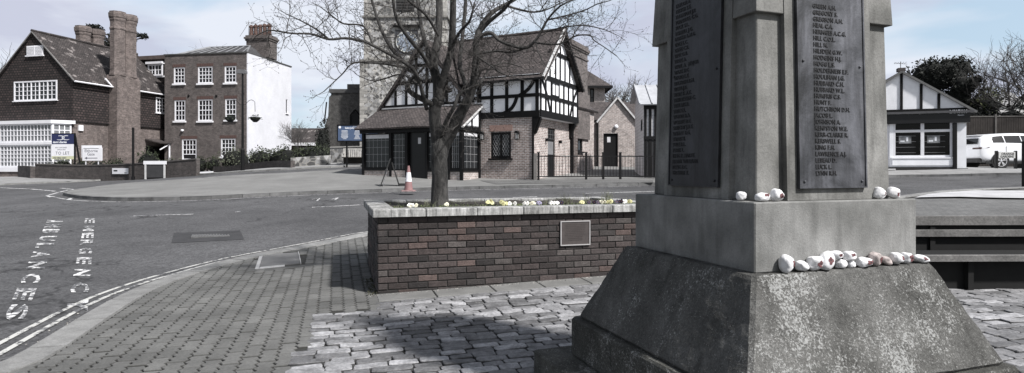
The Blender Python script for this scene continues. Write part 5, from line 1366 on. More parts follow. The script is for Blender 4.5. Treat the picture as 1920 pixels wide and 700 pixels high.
# ------------------------------------------------------------------ brown brick town house with white side
GFr=(-27.1,46.6,math.atan2(-1.1,6.9)); GWD=6.99; gh=empty('georgian_town_house',GFr[0],GFr[1],1.2,GFr[2],'three storey brown brick town house with white sash windows and white painted side wall','house')
Wq=Wall(GFr,(0,0),(1,0),(0,-1)); Wr2=Wall(GFr,(GWD,0),(0,1),(1,0)); ZT=10.28
wins=[((325.6,126.5,346.5,157),3,4,0),((371,125,398.5,156.5),4,4,0),((421,124,443,155.5),3,4,0),((327,188,347.5,227),3,4,0),((371,186.5,398.5,227),4,4,0),((422,185.5,443,225),3,3,1),((341,261,368.5,300),4,3,1),((414,260,441.5,294),4,4,0)]
rects=[Wq.rect(*w_[0]) for w_ in wins]
m=MB(); holed(m,Wq,0,GWD,.8,ZT,[r for r in rects],.13); m.add([(0,0,.8),(0,6.5,.8),(0,6.5,ZT),(0,0,ZT)],[(3,2,1,0)]); m.add([(0,6.5,.8),(GWD,6.5,.8),(GWD,6.5,ZT),(0,6.5,ZT)],[(3,2,1,0)]); m.build('brick_wall',BR_GEO,gh)
for (w_,c,r,ob),q in zip(wins,rects): window(gh,Wq,q,c,r,WHITE,GL,fw=.09,bw=.035,dep=-.07,sill=.13,open_bottom=bool(ob))
for q in rects:
    m=MB(); k=int((q[1]-q[0]+.2)/.075)
    for i in range(k):
        u=q[0]-.1+i*.075; m.cur=(1,1,1) if i%2 else (.8,.8,.8); m.box(u+.004,u+.071,.002,.01,q[3]+.01,q[3]+.24,Wq)
    m.build('brick_lintel',M('lintel_brown',(.10,.062,.055),.9,.2,8,attr=True),gh)
wh=BRK('white_painted_brick',(.70,.71,.75),(.67,.68,.72),(.58,.59,.63),stain=.14,rough=.7,bstr=.35,mot=.12)
m=MB(); sl=Wr2.rect(535,166,540,180); holed(m,Wr2,.0,6.5,.8,ZT,[(5.6,5.9,6.2,7.4)],.15); m.build('white_side_wall',wh,gh)
m=MB(); m.box(.03,2.6,.004,.05,.8,ZT-.02,Wr2); m.build('white_chimney_breast',wh,gh)
window(gh,Wr2,(5.6,5.9,6.2,7.4),1,1,WHITE,GL,fw=.03,sill=.06)
m=MB(); m.box(-.06,GWD+.05,-.06,.24,ZT+.002,ZT+.1,None); m.box(GWD-.2,GWD+.05,.242,6.5,ZT+.002,ZT+.09); m.box(-.06,.2,.242,6.5,ZT+.002,ZT+.09); m.build('parapet_coping',M('dark_coping',(.06,.06,.06)),gh)
m=MB(); z1=11.3; a,b,c_,d=(.3,.3),(GWD-.25,.3),(GWD-.25,6.2),(.3,6.2)
m.add([(*a,ZT-.05),(*b,ZT-.05),(*c_,ZT-.05),(*d,ZT-.05),(2.2,2.4,z1),(GWD-1.3,2.4,z1),(GWD-1.3,4.2,z1),(2.2,4.2,z1)],[(0,1,5,4),(1,2,6,5),(2,3,7,6),(3,0,4,7),(4,5,6,7)])
m.build('slate_roof',BRK('grey_slate',(.085,.085,.09),(.06,.06,.065),(.04,.04,.045),bw=.3,rh=.22,ms=.008,axis='x',zk=1.8),gh)
m=MB()
for i in range(8): x0=.5+i*.82; x1=2.3+(GWD-3.6)*i/7; m.tube([(x0,.32,ZT+.02),(x1,2.4,z1+.02)],.045,5)
m.tube([(2.1,2.4,z1+.03),(GWD-1.2,2.4,z1+.03)],.07,6); m.tube([(GWD-.25,.3,ZT),(GWD-1.3,2.4,z1+.04)],.07,6); m.tube([(.3,.3,ZT),(2.2,2.4,z1+.04)],.1,6); m.build('lead_rolls',LEAD,gh)
cs=MB(); c0=GWD-2.0; cs.box(c0,c0+2.0,3.0,4.2,10.5,11.9); cs.box(c0-.07,c0+2.07,2.93,4.27,11.901,12.05); cs.box(c0-.14,c0+2.14,2.86,4.34,12.051,12.2); cs.box(c0-.05,c0+2.05,2.95,4.25,12.201,12.35); st_=cs.build('chimney',BR_GEO,gh)
for i in range(5): 
    m=MB(); hgt=rng.uniform(.8,.95); m.lathe([(.19,0),(.17,.1),(.15,hgt*.8),(.19,hgt*.85),(.18,hgt),(.09,hgt+.08)],(c0+.2+i*.4,3.4,12.352),10); m.build('chimney_pot',M('terracotta_dark',(.10,.06,.05),.8,.3,6),st_)
m=MB(); m.tube([(c0-.1,3.5,11.6),(c0-.1,3.5,13.7)],.02,5); m.tube([(c0-.9,3.5,12.4),(c0-.1,3.5,13.5)],.018,4); m.tube([(c0-.4,3.5,13.6),(c0+.25,3.5,13.45)],.015,4); m.build('aerial',M('aerial_grey',(.25,.25,.26),.5),gh)
m=MB(); 
for px,py in ((354,180),(406,180),(456,176)): u,z=Wq.uz(px,py); m.ico(Wq(u,.03,z),(.11,.05,.11),1,0)
m.build('wall_plates',BLACK,gh)
u,z=Wq.uz(343,245); m=MB(); m.ico(Wq(u,.08,z),(.12,.1,.1),2,0); m.build('round_lamp',WHITE,gh)

# ------------------------------------------------------------------ tile-hung gabled house on the left
lx=Vector((.973,-.23)); La=math.atan2(-.23,.973); LFr=(-29.4-lx.x*6.67,40-lx.y*6.67,La)
lh=empty('tile_hung_house',LFr[0],LFr[1],.9,La,'dark tile-hung gabled house with tall brick chimneys and big white bay window','house')
W1=Wall(LFr,(0,0),(1,0),(0,-1)); W2=Wall(LFr,(6.67,0),(0,1),(1,0)); HW=6.67; EZ=7.54; AZ_=10.75; TB=4.72; LD=8.4
up=W1.rect(27,152,107.5,189); vt=W1.rect(51,86,82,104); sw=W2.rect(292,184,315.5,213)
m=MB(); holed(m,W1,0,HW,TB,EZ,[up],.1,top=[(0,EZ),(HW,EZ),(HW/2,AZ_)]); holed(m,W2,0,LD,TB-.1,EZ,[sw],.1)
m.add([W1(0,0,TB),W1(HW,0,TB),W1(HW,-.14,TB),W1(0,-.14,TB)],[(0,1,2,3)]); m.build('tile_hanging',TILEH,lh)
W1b=Wall(LFr,(0,.12),(1,0),(0,-1)); W2b=Wall(LFr,(6.55,0),(0,1),(1,0)); m=MB(); holed(m,W1b,0,HW-.12,.5,TB,[],.1); holed(m,W2b,.12,LD,.5,TB,[],.1)
m.add([(0,0,.5),(0,LD,.5),(0,LD,EZ),(0,0,EZ)],[(3,2,1,0)]); m.add([(0,LD,.5),(HW,LD,.5),(HW,LD,EZ),(HW/2,LD,AZ_),(0,LD,EZ)],[(4,3,2,1,0)]); m.build('brick_wall',BR_HOUSE,lh)
m=MB(); k=(AZ_-EZ)/(HW/2); 
slab_sag(m,[(HW+.28,-.14,EZ-.28*k+.06),(HW+.28,LD,EZ-.28*k+.06),(HW/2,LD,AZ_+.08),(HW/2,-.14,AZ_+.08)],seed=20,amp=.03); slab_sag(m,[(-.28,LD,EZ-.28*k+.06),(-.28,-.14,EZ-.28*k+.06),(HW/2,-.14,AZ_+.08),(HW/2,LD,AZ_+.08)],seed=21)
m.tube([(HW/2,-.15,AZ_+.1),(HW/2,LD,AZ_+.1)],.1,8); m.build('roof',ROOF('y',1.43,.62),lh)
m=MB(); beam(m,W1,HW+.25,EZ-.22,HW/2,AZ_+.02,.07,.16,.12); beam(m,W1,-.25,EZ-.22,HW/2,AZ_+.02,.07,.16,.12); m.build('verge',M('verge_mortar',(.2,.195,.19),.8,.2,3),lh)
m=MB(); m.tube([(HW+.32,-.15,EZ-.26),(HW+.32,LD,EZ-.26)],.055,6); m.build('white_gutter',WHITE,lh)
window(lh,W1,up,10,4,WHITE,GL,fw=.09,bw=.035,mull=2,sill=.05,dep=-.0,sash=False); window(lh,W2,sw,4,4,WHITE,GL,fw=.09,bw=.035,mull=2,sill=.05,dep=.0,sash=False)
m=MB(); u0,u1,z0,z1=vt; m.box(u0,u1,.0,.05,z0,z1,W1)
for j in range(6): m.box(u0+.05,u1-.05,.052,.085,z0+.06+j*(z1-z0-.1)/6,z0+.12+j*(z1-z0-.1)/6,W1)
m.box(u0-.06,u1+.06,.0,.11,z0-.08,z0-.003,W1); m.box((u0+u1)/2-.03,(u0+u1)/2+.03,.086,.1,z0,z1,W1); m.build('louvred_vent',WHITE,lh)
# bay window
Wy=Wall(LFr,(0,-.75),(1,0),(0,-1)); bu1,_=Wy.uz(97,270); bu0=.15; zb,zm,zm2,zt=1.55,3.05,3.22,4.45
m=MB(); m.prism([(bu0,.1),(bu0,-.75),(bu1,-.75),(bu1+.75,.1)],zt,zt+.18,lambda a,b,c:(a,c if False else c,b) if False else (a,c,b)) if False else None
def hpoly(mb,pts,z0,z1):
    k=len(pts); mb.add([(x,y,z0) for x,y in pts]+[(x,y,z1) for x,y in pts],[tuple(range(k-1,-1,-1)),tuple(range(k,2*k))]+[(i,(i+1)%k,(i+1)%k+k,i+k) for i in range(k)])
hpoly(m,[(bu0-.05,.1),(bu0-.05,-.83),(bu1+.03,-.83),(bu1+.95,.1)],zt,zt+.22); hpoly(m,[(bu0,.1),(bu0,-.77),(bu1,-.77),(bu1+.85,.1)],1.25,zb); m.box(bu0,bu1,-.78,-.70,zm,zm2); m.build('bay_frame',WHITE,lh,fix=True)
m=MB(); hpoly(m,[(bu0+.05,.1),(bu0+.05,-.7),(bu1-.05,-.7),(bu1+.7,.1)],.6,1.248); m.build('bay_plinth',BR_HOUSE,lh,fix=True)
CURT=glass('curtained_glass',(.16,.165,.175),.15)
n=int(round((bu1-bu0)/.3)); window(lh,Wy,(bu0,bu1,zm2,zt),n,3,WHITE,CURT,fw=.1,bw=.05,dep=-.06,sill=0,sash=False); window(lh,Wy,(bu0,bu1,zb,zm),n,5,WHITE,CURT,fw=.1,bw=.05,dep=-.06,sill=0,sash=False)
dd_=Vector((.75,.85)).normalized(); Wz=Wall(LFr,(bu1,-.75),tuple(dd_),(dd_.y,-dd_.x)); window(lh,Wz,(.03,1.05,zm2,zt),3,3,WHITE,CURT,fw=.09,bw=.05,dep=-.03,sill=0,sash=False); window(lh,Wz,(.03,1.05,zb,zm),3,5,WHITE,CURT,fw=.09,bw=.05,dep=-.03,sill=0,sash=False)
# big double chimney on the side wall
cy0,_=W2.uz(205,200); cy1,_=W2.uz(249,200)
def octflue(mb,cx,cy,r,z0,z1):
    pr=[(r*1.08,z0),(r*1.08,z0+.12),(r,z0+.3),(r,z1-1.3),(r*1.08,z1-1.28),(r*1.08,z1-1.16),(r*1.0,z1-1.12),(r*1.0,z1-.75),(r*1.1,z1-.6),(r*1.1,z1-.5),(r*1.2,z1-.42),(r*1.24,z1-.14),(r*1.1,z1-.1),(r*1.1,z1)]
    mb.lathe(pr,(cx,cy,0),8,ph=math.pi/8)
m=MB(); m.box(6.3,7.35,cy0,cy1,.6,7.9); m.prism([(cy0,7.9),(cy1,7.9),(cy1-.1,8.2),(cy0+.1,8.2)],6.35,7.3,lambda a,b,c:(b,a,c)); st_=m.build('chimney_stack',BR_HOUSE,lh,fix=True)
for i,yy in enumerate((cy0+.52,cy1-.5)): m=MB(); octflue(m,6.85,yy,.50,8.15,12.75); m.build('octagonal_flue',BR_HOUSE,st_)
m=MB(); m.box(1.6,2.3,4.2,6.6,9.0,10.4); st2=m.build('chimney_stack',BR_HOUSE,lh)
for i in range(2): m=MB(); octflue(m,1.95,4.85+i*1.15,.5,10.1,12.35); m.build('octagonal_flue',BR_HOUSE,st2)
m=MB(); m.prism([(cy0-.55,EZ+.2),(cy0-.02,EZ-.25),(cy0-.02,EZ-.14),(cy0-.52,EZ+.3)],6.85,6.95,lambda a,b,c:(b,a,c)); m.build('white_flashing',WHITE,lh,fix=True)
u,z=W2b.uz(150,240); m=MB(); m.box(u-.15,u+.15,0,.12,z-.2,z+.18,W2b); m.build('alarm_box',WHITE,lh)
# porch canopy
m=MB(); slab(m,[(6.6,5.9,3.75),(8.0,5.9,3.45),(8.0,8.3,3.45),(6.6,8.3,3.75)],.08); cp_=m.build('porch_canopy',ROOF('y',3,.8),lh)
m=MB(); m.box(7.8,7.88,6.9,6.98,.8,3.4); m.bar((7.85,6.0,2.9),(7.85,6.9,3.35),.06,.06); m.build('porch_post',WHITE,cp_)
m=MB(); m.box(6.56,6.62,6.0,7.9,.8,3.2); m.build('porch_doorway',BLACK,lh)
# link block with dormer
kf=(at(246,200,49).x,49,La); ko=simple('link_building',kf,1.3,'narrow dark roofed link with white dormer between gabled house and town house','building'); Wk2=Wall(kf,(0,0),(1,0),(0,-1))
m=MB(); m.box(0,3.4,0,4,1,10.3); m.build('wall',TILEH,ko); m=MB(); m.box(-.1,3.5,-.25,4.1,10.302,10.6); m.build('flat_roof',M('brown_fascia',(.09,.07,.065),.85,.3,3),ko)
dq=Wk2.rect(280,121,307.5,143); dq=(dq[0],min(dq[1],3.3),dq[2],dq[3]); window(ko,Wk2,dq,4,2,WHITE,GL,fw=.12,bw=.05,mull=2,dep=.12,sill=.12,sash=False)
m=MB(); m.box(dq[0]-.1,dq[1]+.05,.0,.3,dq[3]+.003,dq[3]+.18,Wk2); m.build('dormer_roof',WHITE,ko)

# ------------------------------------------------------------------ garden walls, signs, lamp
GBR=BRK('dark_garden_brick',(.12,.10,.095),(.065,.056,.053),(.13,.125,.12),stain=.5)
a=gxy(66,334.5); b=gxy(368,328); rowwall('garden_wall',a,b,.86,.25,GBR,'long low dark brick garden wall before the tile-hung house','wall',M('garden_coping',(.10,.092,.088),.9,.3,4))
gw0=Vector(a); gw1=Vector(b); c_=(gw0.x-2.2,gw0.y+1.7); rowwall('return_wall',a,c_,.75,.25,GBR,'short return of brick wall before the bay window','wall')
a=gxy(400,323.5); b=gxy(545,315.5); rowwall('low_brick_wall',a,b,.42,.25,GBR,'low brick wall right of the gap, below the hedge','wall')
a=gxy(370,325.5); b=gxy(398,324); rowwall('white_kerb_step',a,b,.1,.3,WHITE,'white painted step in the gap of the brick walls','step')
# low railing at the far left
rr=simple('low_railing',(-37,37.2,R(-13)),tz(-34,37),'short dark railing under the bay window at the left edge','railing'); zz=tz(-34,37)
for z in (.1,.6): m=MB(); m.box(0,6.2,-.02,.02,zz+z,zz+z+.04); m.build('rail',BLACK,rr)
for i in range(28): m=MB(); m.box(.1+i*.22,.125+i*.22,-.012,.012,zz,zz+.64); m.build('baluster',BLACK,rr)
wd=(gw1-gw0).normalized(); WPn=(gw0.x,gw0.y,math.atan2(wd.y,wd.x))
def wallsign(py): return Wall(WPn,(0,-.03),(1,0),(0,-1))
Wgs=Wall(WPn,(0,0),(1,0),(0,-1)); q=Wgs.rect(212,315.5,242,326.5); p_=Wgs.wo+Wgs.wu*q[0]
sn=empty('street_nameplate',p_.x,p_.y,q[2],WPn[2],'small white street nameplate fixed on the dark garden wall','sign'); m=MB(); L=q[1]-q[0]; m.box(0,L,-.06,-.035,q[2],q[3]); m.build('plate',WHITE,sn)
m=MB(); m.box(.12,.42,-.064,-.0605,(q[2]+q[3])/2-.02,(q[2]+q[3])/2+.06); m.box(L-.3,L-.12,-.064,-.0605,q[2]+.05,q[2]+.09); m.build('lettering',BLACK,sn)
# letting board
lf=(at(97,275,37.6).x,37.6,R(-6)); gz=tz(lf[0],lf[1]); lb=simple('letting_board',lf,gz,'navy and white estate agent TO LET board on a post above the garden wall','sign'); Wl_=Wall(lf,(0,0),(1,0),(0,-1))
q=Wl_.rect(97,251.5,139,299); L=q[1]; zs=q[3]-.64
m=MB(); m.box(0,L,-.02,.01,zs,q[3],Wl_); m.build('navy_panel',M('navy',(.022,.028,.085),.5,.1,3),lb)
m=MB(); m.box(0,L,-.02,.01,q[2]+.2,zs-.002,Wl_); wp_=m.build('white_panel',WHITE,lb)
m=MB(); m.box(0,L,-.02,.01,q[2],q[2]+.198,Wl_); m.build('cream_strip',M('cream',(.52,.53,.36),.6,.05,3),lb)
m=MB(); m.box(L+.003,L+.07,-.05,.02,gz-.1,q[3]+.05,Wl_); m.box(0,L,-.05,.02,q[3]+.003,q[3]+.04,Wl_); m.bar(Wl_(L+.05,0,q[3]),Wl_(L+.38,0,gz+1.0),.07,.07); m.build('post',BLACK,lb)
tl=lambda x0,z0,w: (lambda u,n,z: Wl_(x0+u,.012+n,z0+z))
m=MB(); put_text(m,'david charles',.185,tl(.09,zs+.07,0),.002,bold=.006,sx=.98)
zc=q[3]-.24
for s_,cx in ((1,L*.42),(-1,L*.62)):
    pts=[(cx+s_*.30*math.cos(t)-s_*.08,zc+.13*math.sin(t)) for t in np.linspace(-2.2,1.9,16)]
    for i in range(15): beam(m,Wl_,*pts[i],*pts[i+1],.025+.03*math.sin(math.pi*i/15),.018,.012)
m.build('logo_and_name',M('sign_white',(.7,.72,.76)),lb)
m=MB(); put_text(m,'TO LET',.27,tl(.27,q[2]+.30,0),.002,space=1.1); put_text(m,'020 8866 0001',.15,tl(.12,q[2]+.04,0),.002,bold=.003)
put_text(m,'SELF CONTAINED',.10,tl(.25,q[2]+.70,0),.002); put_text(m,'OFFICE UNIT',.10,tl(.38,q[2]+.57,0),.002); m.build('lettering',M('sign_ink',(.10,.10,.12),.6),lb)
ef=(at(152,290,37.3).x,37.3,R(-6)); gz=tz(ef[0],ef[1]); eg=simple('direction_sign',ef,gz,'white double direction sign with arrow pointing left beside the letting board','sign'); We_=Wall(ef,(0,0),(1,0),(0,-1)); q=We_.rect(156,277,190,301.5)
m=MB(); m.box(.1,L*.93,-.02,.01,q[2],q[3],We_); m.build('panel',WHITE,eg); m=MB(); m.box(0,L*.88,-.06,-.03,q[2]+.2,q[3]+.14,We_); m.build('rear_panel',WHITE,eg)
m=MB(); te=lambda x0,z0:(lambda u,n,z: We_(x0+u,.012+n,z0+z)); put_text(m,'Elthorne',.26,te(.24,q[2]+.53),.002); put_text(m,'Gate',.26,te(.42,q[2]+.32),.002)
m.box(.36,1.12,.011,.014,q[2]+.14,q[2]+.18,We_); m.prism([(.24,q[2]+.16),(.42,q[2]+.08),(.42,q[2]+.24)],.0155,.011,We_); m.box(.18,1.2,.0112,.014,q[3]-.06,q[3]-.03,We_); m.build('lettering',M('sign_ink',(.10,.10,.12)),eg)
for x in (.3,1.15): m=MB(); m.box(x-.035,x+.035,-.029,-.0205,gz-.1,q[3],We_); m.build('post',WHITE,eg)
# street nameplate on legs
un=Wgs.uz(277,330)[0]; sf=Wgs.wo+Wgs.wu*un+Vector((.1,-.45)); sf=(sf[0],sf[1],R(-4)); gz=tz(sf[0],sf[1]); sg=simple('legged_nameplate',sf,gz,'low white nameplate on two pale legs before the brick garden wall','sign'); Wl2=Wall(sf,(0,0),(1,0),(0,-1)); _,z1=Wl2.uz(290,302); _,z0=Wl2.uz(290,308.5)
L=Wl2.uz(310,320)[0]; m=MB(); m.box(-.06,L+.06,-.03,.03,z0,z1,Wl2); m.build('plate',WHITE,sg); m=MB(); m.box(.1,L-.1,-.02,.0,gz+.05,z0-.003,Wl2); m.build('dark_backing',M('dark_backing',(.04,.04,.042),.7),sg)
for x in (.05,L-.05): m=MB(); m.box(x-.045,x+.045,-.02,.029,gz-.05,z0-.002,Wl2); m.build('leg',M('pale_leg',(.5,.5,.5),.7),sg)
p=Wgs.wo+Wgs.wu*Wgs.uz(254.5,330)[0]+Vector((.1,-.4)); p=(p.x,p.y); gz=tz(*p); m=MB(); m.tube([(0,0,-.1),(0,0,.15)],.1,10); m.tube([(0,0,.1),(0,0,3.0)],.065,10); o=m.build('black_pole',BLACK); o.location=(*p,gz); prop(o,'thick short black pole standing before the garden wall and the big chimney','pole')
# lamp post with hanging baskets
p=Vector(gxy(455,320.5)); gz=tz(*p); lp=empty('street_lamp',p.x,p.y,gz,0,'tall black street lamp with two hanging baskets before the town house','street lamp')
H_=(320-138)*p.y/F; m=MB(); m.tube([(0,0,-.1),(0,0,1.2),(0,0,1.3),(0,0,H_)],[.11,.11,.07,.05],10); m.build('column',BLACK,lp).location=(0,0,0)
lpz=gz
for o in lp.children:
    for v in o.data.vertices: v.co.z+=gz
    o.location=(0,0,0)
def lpm(m,name,mat,par=None): 
    return m.build(name,mat,par or lp)
m=MB(); m.box(-.33,.22,-.12,.12,lpz+H_,lpz+H_+.14); m.prism([(-.33,lpz+H_+.142),(.22,lpz+H_+.142),(.12,lpz+H_+.24),(-.22,lpz+H_+.24)],-.1,.1,lambda a,b,c:(a,b,c)); lpm(m,'lamp_head',M('lamp_grey',(.12,.12,.125),.6))
for s_ in (-1,1):
    zb_=lpz+3.05; arm=MB(); arm.tube([(0,0,zb_+.75)]+[(s_*(.15+.55*t),0,zb_+.75+.28*math.sin(math.pi*t*.8)) for t in np.linspace(0,1,7)]+[(s_*.72,0,zb_+.35)],.015,5); A_=lpm(arm,'bracket_arm',BLACK)
    bb=MB(); bb.lathe([(.1,-.25),(.24,-.12),(.3,0),(.3,.03)],(s_*.72,0,zb_),12); ba_=lpm(bb,'hanging_basket',M('basket_green',(.008,.011,.010),.8),A_)
    f=MB()
    for i in range(70): 
        t=rng.uniform(0,6.28); r_=rng.uniform(.05,.42); f.leaf((s_*.72+r_*math.cos(t),r_*math.sin(t),zb_+.12-r_*r_*1.2+rng.gauss(0,.05)),rng.uniform(.06,.12))
    lpm(f,'basket_plants',M('dark_leaf',(.03,.042,.025),.8,.4,4),ba_)

# ------------------------------------------------------------------ traffic cone and A-board
p=ground(766,359,.055); h=48*p.y/F; co=empty('traffic_cone',p.x,p.y,p.z,0,'red and white traffic cone standing on the plaza kerb left of the tree trunk','traffic cone')
RED=M('cone_red',(.23,.13,.13),.6,.15,8); z0=p.z
m=MB(); m.bbox(-.22,.22,-.22,.22,z0,z0+.045,.03); m.build('base',M('cone_base',(.20,.13,.13),.8,.3,8),co,smooth=False)
def cr(z): return .155-(.155-.035)*(z/h)
def cone_seg(name,mat,a,b,e=0): m=MB(); m.lathe([(cr(a)+e,z0+a),(cr(b)+e,z0+b)],(0,0,0),20); m.build(name,mat,co,smooth=False)
cone_seg('lower_cone',RED,.046,h*.38); cone_seg('white_sleeve',WHITE,h*.381,h*.74,.004); cone_seg('tip',RED,h*.741,h)
af_=ground(712,349,.05); zz=af_.z; ab_=empty('pavement_board',af_.x,af_.y,zz,R(103),'folding A-board seen edge on before the shop bay, beside the traffic cone','sign board')
m=MB(); 
def leanbox(y0,ytop,w0,w1,th,z1_):
    vs=[(x,y,z) for (y,z) in ((y0,zz),(ytop,zz+z1_)) for x in (w0,w1) for _ in (0,)]
    v=[(w0,y0,zz),(w1,y0,zz),(w1,y0+th,zz),(w0,y0+th,zz),(w0,ytop,zz+z1_),(w1,ytop,zz+z1_),(w1,ytop+th,zz+z1_),(w0,ytop+th,zz+z1_)]
    return v
V=[(3,2,1,0),(4,5,6,7),(0,1,5,4),(1,2,6,5),(2,3,7,6),(3,0,4,7)]
m.add(leanbox(-.05,-.42,-.3,.3,.035,1.05),V); fp_=m.build('front_panel',M('board_black',(.02,.02,.02),.5),ab_)
m=MB(); m.add([(v[0]*.85,v[1]+.037,v[2]) for v in leanbox(-.16,-.40,-.3,.3,.004,.98)],V); 
for v_ in range(len(m.v)): pass
m.build('poster',M('poster_grey',(.55,.56,.6),.6),fp_)
m=MB(); m.add(leanbox(-.75,-.47,-.3,.3,.035,.9),V); m.build('rear_panel',M('board_black',(.02,.02,.02)),ab_)
m=MB(); m.box(-.3,.3,-.95,-.7,zz,zz+.09); m.build('foot_weight',M('rubber_black',(.015,.015,.015),.8),ab_)

# ------------------------------------------------------------------ black and white letting shop on the right
SF=(21.45,28.2,R(-20)); sz=1.32; sh=empty('letting_shop',SF[0],SF[1],sz,SF[2],'small white gabled shop with black fascia and two display windows, right of the memorial','shop')
Wx=Wall(SF,(0,0),(1,0),(0,-1)); SL=-5.28; MIDX=SL/2; e1=4.35; ap=6.12
q1=Wx.rect(1675,228,1786,294.5); q2=Wx.rect(1648,229,1668,300)
m=MB(); holed(m,Wx,SL,0,1.1,3.68,[q1,(q2[0],q2[1],1.45,q2[3])],.15); m.add([Wx(SL,0,3.68),Wx(0,0,3.68),Wx(0,0,e1),Wx(MIDX,0,ap),Wx(SL,0,e1)],[(0,1,2,3,4)])
m.add([(0,0,1.1),(0,7,1.1),(0,7,e1),(0,0,e1)],[(0,1,2,3)]); m.add([(SL,0,1.1),(SL,7,1.1),(SL,7,e1),(SL,0,e1)],[(3,2,1,0)]); m.add([(SL,7,1.1),(0,7,1.1),(0,7,e1),(MIDX,7,ap),(SL,7,e1)],[(4,3,2,1,0)]); m.build('wall',WHITER,sh)
m=MB(); ov=.38; k=(ap-e1)/(-SL/2)
slab_sag(m,[(ov,-.1,e1-ov*k+.08),(ov,7.2,e1-ov*k+.08),(MIDX,7.2,ap+.09),(MIDX,-.1,ap+.09)],.07,seed=31,amp=.008); slab_sag(m,[(SL-ov,7.2,e1-ov*k+.08),(SL-ov,-.1,e1-ov*k+.08),(MIDX,-.1,ap+.09),(MIDX,7.2,ap+.09)],.07,seed=32,amp=.008)
m.box(MIDX-.16,MIDX+.16,-.1,.25,ap+.05,ap+.22); m.build('roof',ROOF('y',1.8),sh)
m=MB(); beam(m,Wx,ov,e1-ov*k,MIDX,ap+.03,.1,.14,.06); beam(m,Wx,SL-ov,e1-ov*k,MIDX,ap+.03,.1,.14,.06); m.build('bargeboard',M('grey_barge',(.13,.13,.13),.7),sh)
m=MB()
for px in (1690,1727,1760): u,_=Wx.uz(px,180); beam(m,Wx,u,4.28,u,ap-abs(u-MIDX)*k-.05,.11)
for s_ in (0,1,2): u=MIDX-(s_+1)*.98; beam(m,Wx,u,4.28,u,ap-abs(u-MIDX)*k-.05,.11)
m.box(SL,0,.003,.05,4.2,4.32,Wx); m.build('gable_timbers',TIMB,sh)
m=MB(); m.box(SL-.1,.25,.052,.2,4.08,4.19,Wx); m.build('gutter',M('grey_gutter',(.07,.07,.075),.6),sh)
m=MB(); m.box(SL,.12,.004,.12,3.62,4.07,Wx); fa=m.build('fascia_board',M('fascia_black',(.008,.008,.009),.35),sh)
m=MB(); u,z=Wx.uz(1669,215.5); put_text(m,'Residential & Property Management',.125,lambda a,n,zz:Wx(u+a,.122+n,z+zz),.002,sx=.82); m.build('slogan',M('dim_sign_white',(.40,.40,.41),.6),fa)
m=MB(); u2,z2=Wx.uz(1779,213); put_text(m,'LAWSON',.2,lambda a,n,zz:Wx(u2+a,.122+n,z2+zz),.002,bold=.012,sx=.8); 
u3,z3=Wx.uz(1794,217.5); put_text(m,'Estates',.09,lambda a,n,zz:Wx(u3+a,.122+n,z3+zz),.002); m.build('shop_name',M('sign_white',(.7,.72,.76)),fa)
m=MB(); u,_=Wx.uz(1790,260); m.box(u-.09,u+.07,.004,.1,1.3,3.6,Wx); m.build('downpipe_board',BLACK,sh)
m=MB(); m.box(SL,u-.1,.004,.06,1.1,1.52,Wx); m.box(u+.08,.05,.004,.05,1.1,1.45,Wx); m.build('dark_plinth',M('plinth_black',(.02,.02,.02),.8,.4,5),sh)
# shop window: transom lights, two panes
u0,u1,z0,z1=q1; um=(u0+u1)/2; zt_=z1-(z1-z0)*.26
m=MB(); D=lambda a,b,c,d,n0=-.08,n1=-.0: m.box(a,b,n0,n1,c,d,Wx)
D(u0,u0+.09,z0,z1); D(u1-.09,u1,z0,z1); D(u0+.09,u1-.09,z0,z0+.08); D(u0+.09,u1-.09,z1-.07,z1); D(um-.07,um+.07,z0+.08,z1-.07); D(u0+.09,um-.07,zt_-.07,zt_+.05); D(um+.07,u1-.09,zt_-.07,zt_+.05)
m.box(u0-.1,u1+.1,-.02,.07,z0-.09,z0-.02,Wx); dw_=m.build('display_window',WHITE,sh)
SG=glass('shop_glass',(.006,.006,.007),.05); SG.node_tree.nodes['Principled BSDF'].inputs['Specular IOR Level'].default_value=.2
m=MB(); m.box(u0+.09,u1-.09,-.1,-.085,z0+.08,z1-.07,Wx); m.build('pane',SG,dw_)
m=MB()
for c in (u0+.09+.75,um+.07+.75): pass
hw=(um-.07-u0-.09)
for i,c in enumerate((u0+.09+hw*.4,um+.07+hw*.38)):
    zc_=z0+.08+(zt_-z0)*.62; g=MB(); g.box(c-.26,c+.26,-.0835,-.078,zc_-.2,zc_+.17,Wx); ps_=g.build('poster',M('poster_mid',(.20,.205,.215),.5,.6,5),dw_)
    g=MB(); g.box(c+.05,c+.13,-.0775,-.0755,zc_-.1,zc_+.1,Wx); g.box(c-.2,c-.02,-.0775,-.0755,zc_-.13,zc_-.06,Wx); g.build('picture',M('sign_white',(.7,.72,.76)),ps_)
for i in range(4):
    zz=z0+.2+i*.27
    for a,b in ((u0+.1,um-.1),(um+.1,u1-.12)): m.box(a,b-.15,-.084,-.0795,zz,zz+.018,Wx)
m.build('shelf_rails',M('rail_grey',(.16,.16,.165),.4),dw_)
m=MB(); m.box(q1[0]-.05,q1[1]+.02,.004,.05,1.6,q1[2]-.12,Wx); m.build('stall_riser',WHITER,sh)
m=MB(); u0,u1,z0,z1=q2; z0=1.45; m.box(u0,u1,-.1,-.04,z0,z1,Wx); d_=m.build('shop_door',WHITE,sh); m=MB(); m.box(u0+.02,u1-.12,-.038,-.034,z0+.55,z1-.1,Wx); m.build('door_pane',SG,d_)
m=MB(); m.box(u0+.02,u1+.2,.0,.25,1.36,1.44,Wx); m.build('doorstep',M('pale_step',(.5,.5,.5)),sh)
m=MB(); u,z=Wx.uz(1720,131); m.tube([(u,3,ap-.8),(u,3,z+.9)],.02,4); m.tube([(u-.3,3,z+.85),(u+.3,3,z+.75)],.015,4); 
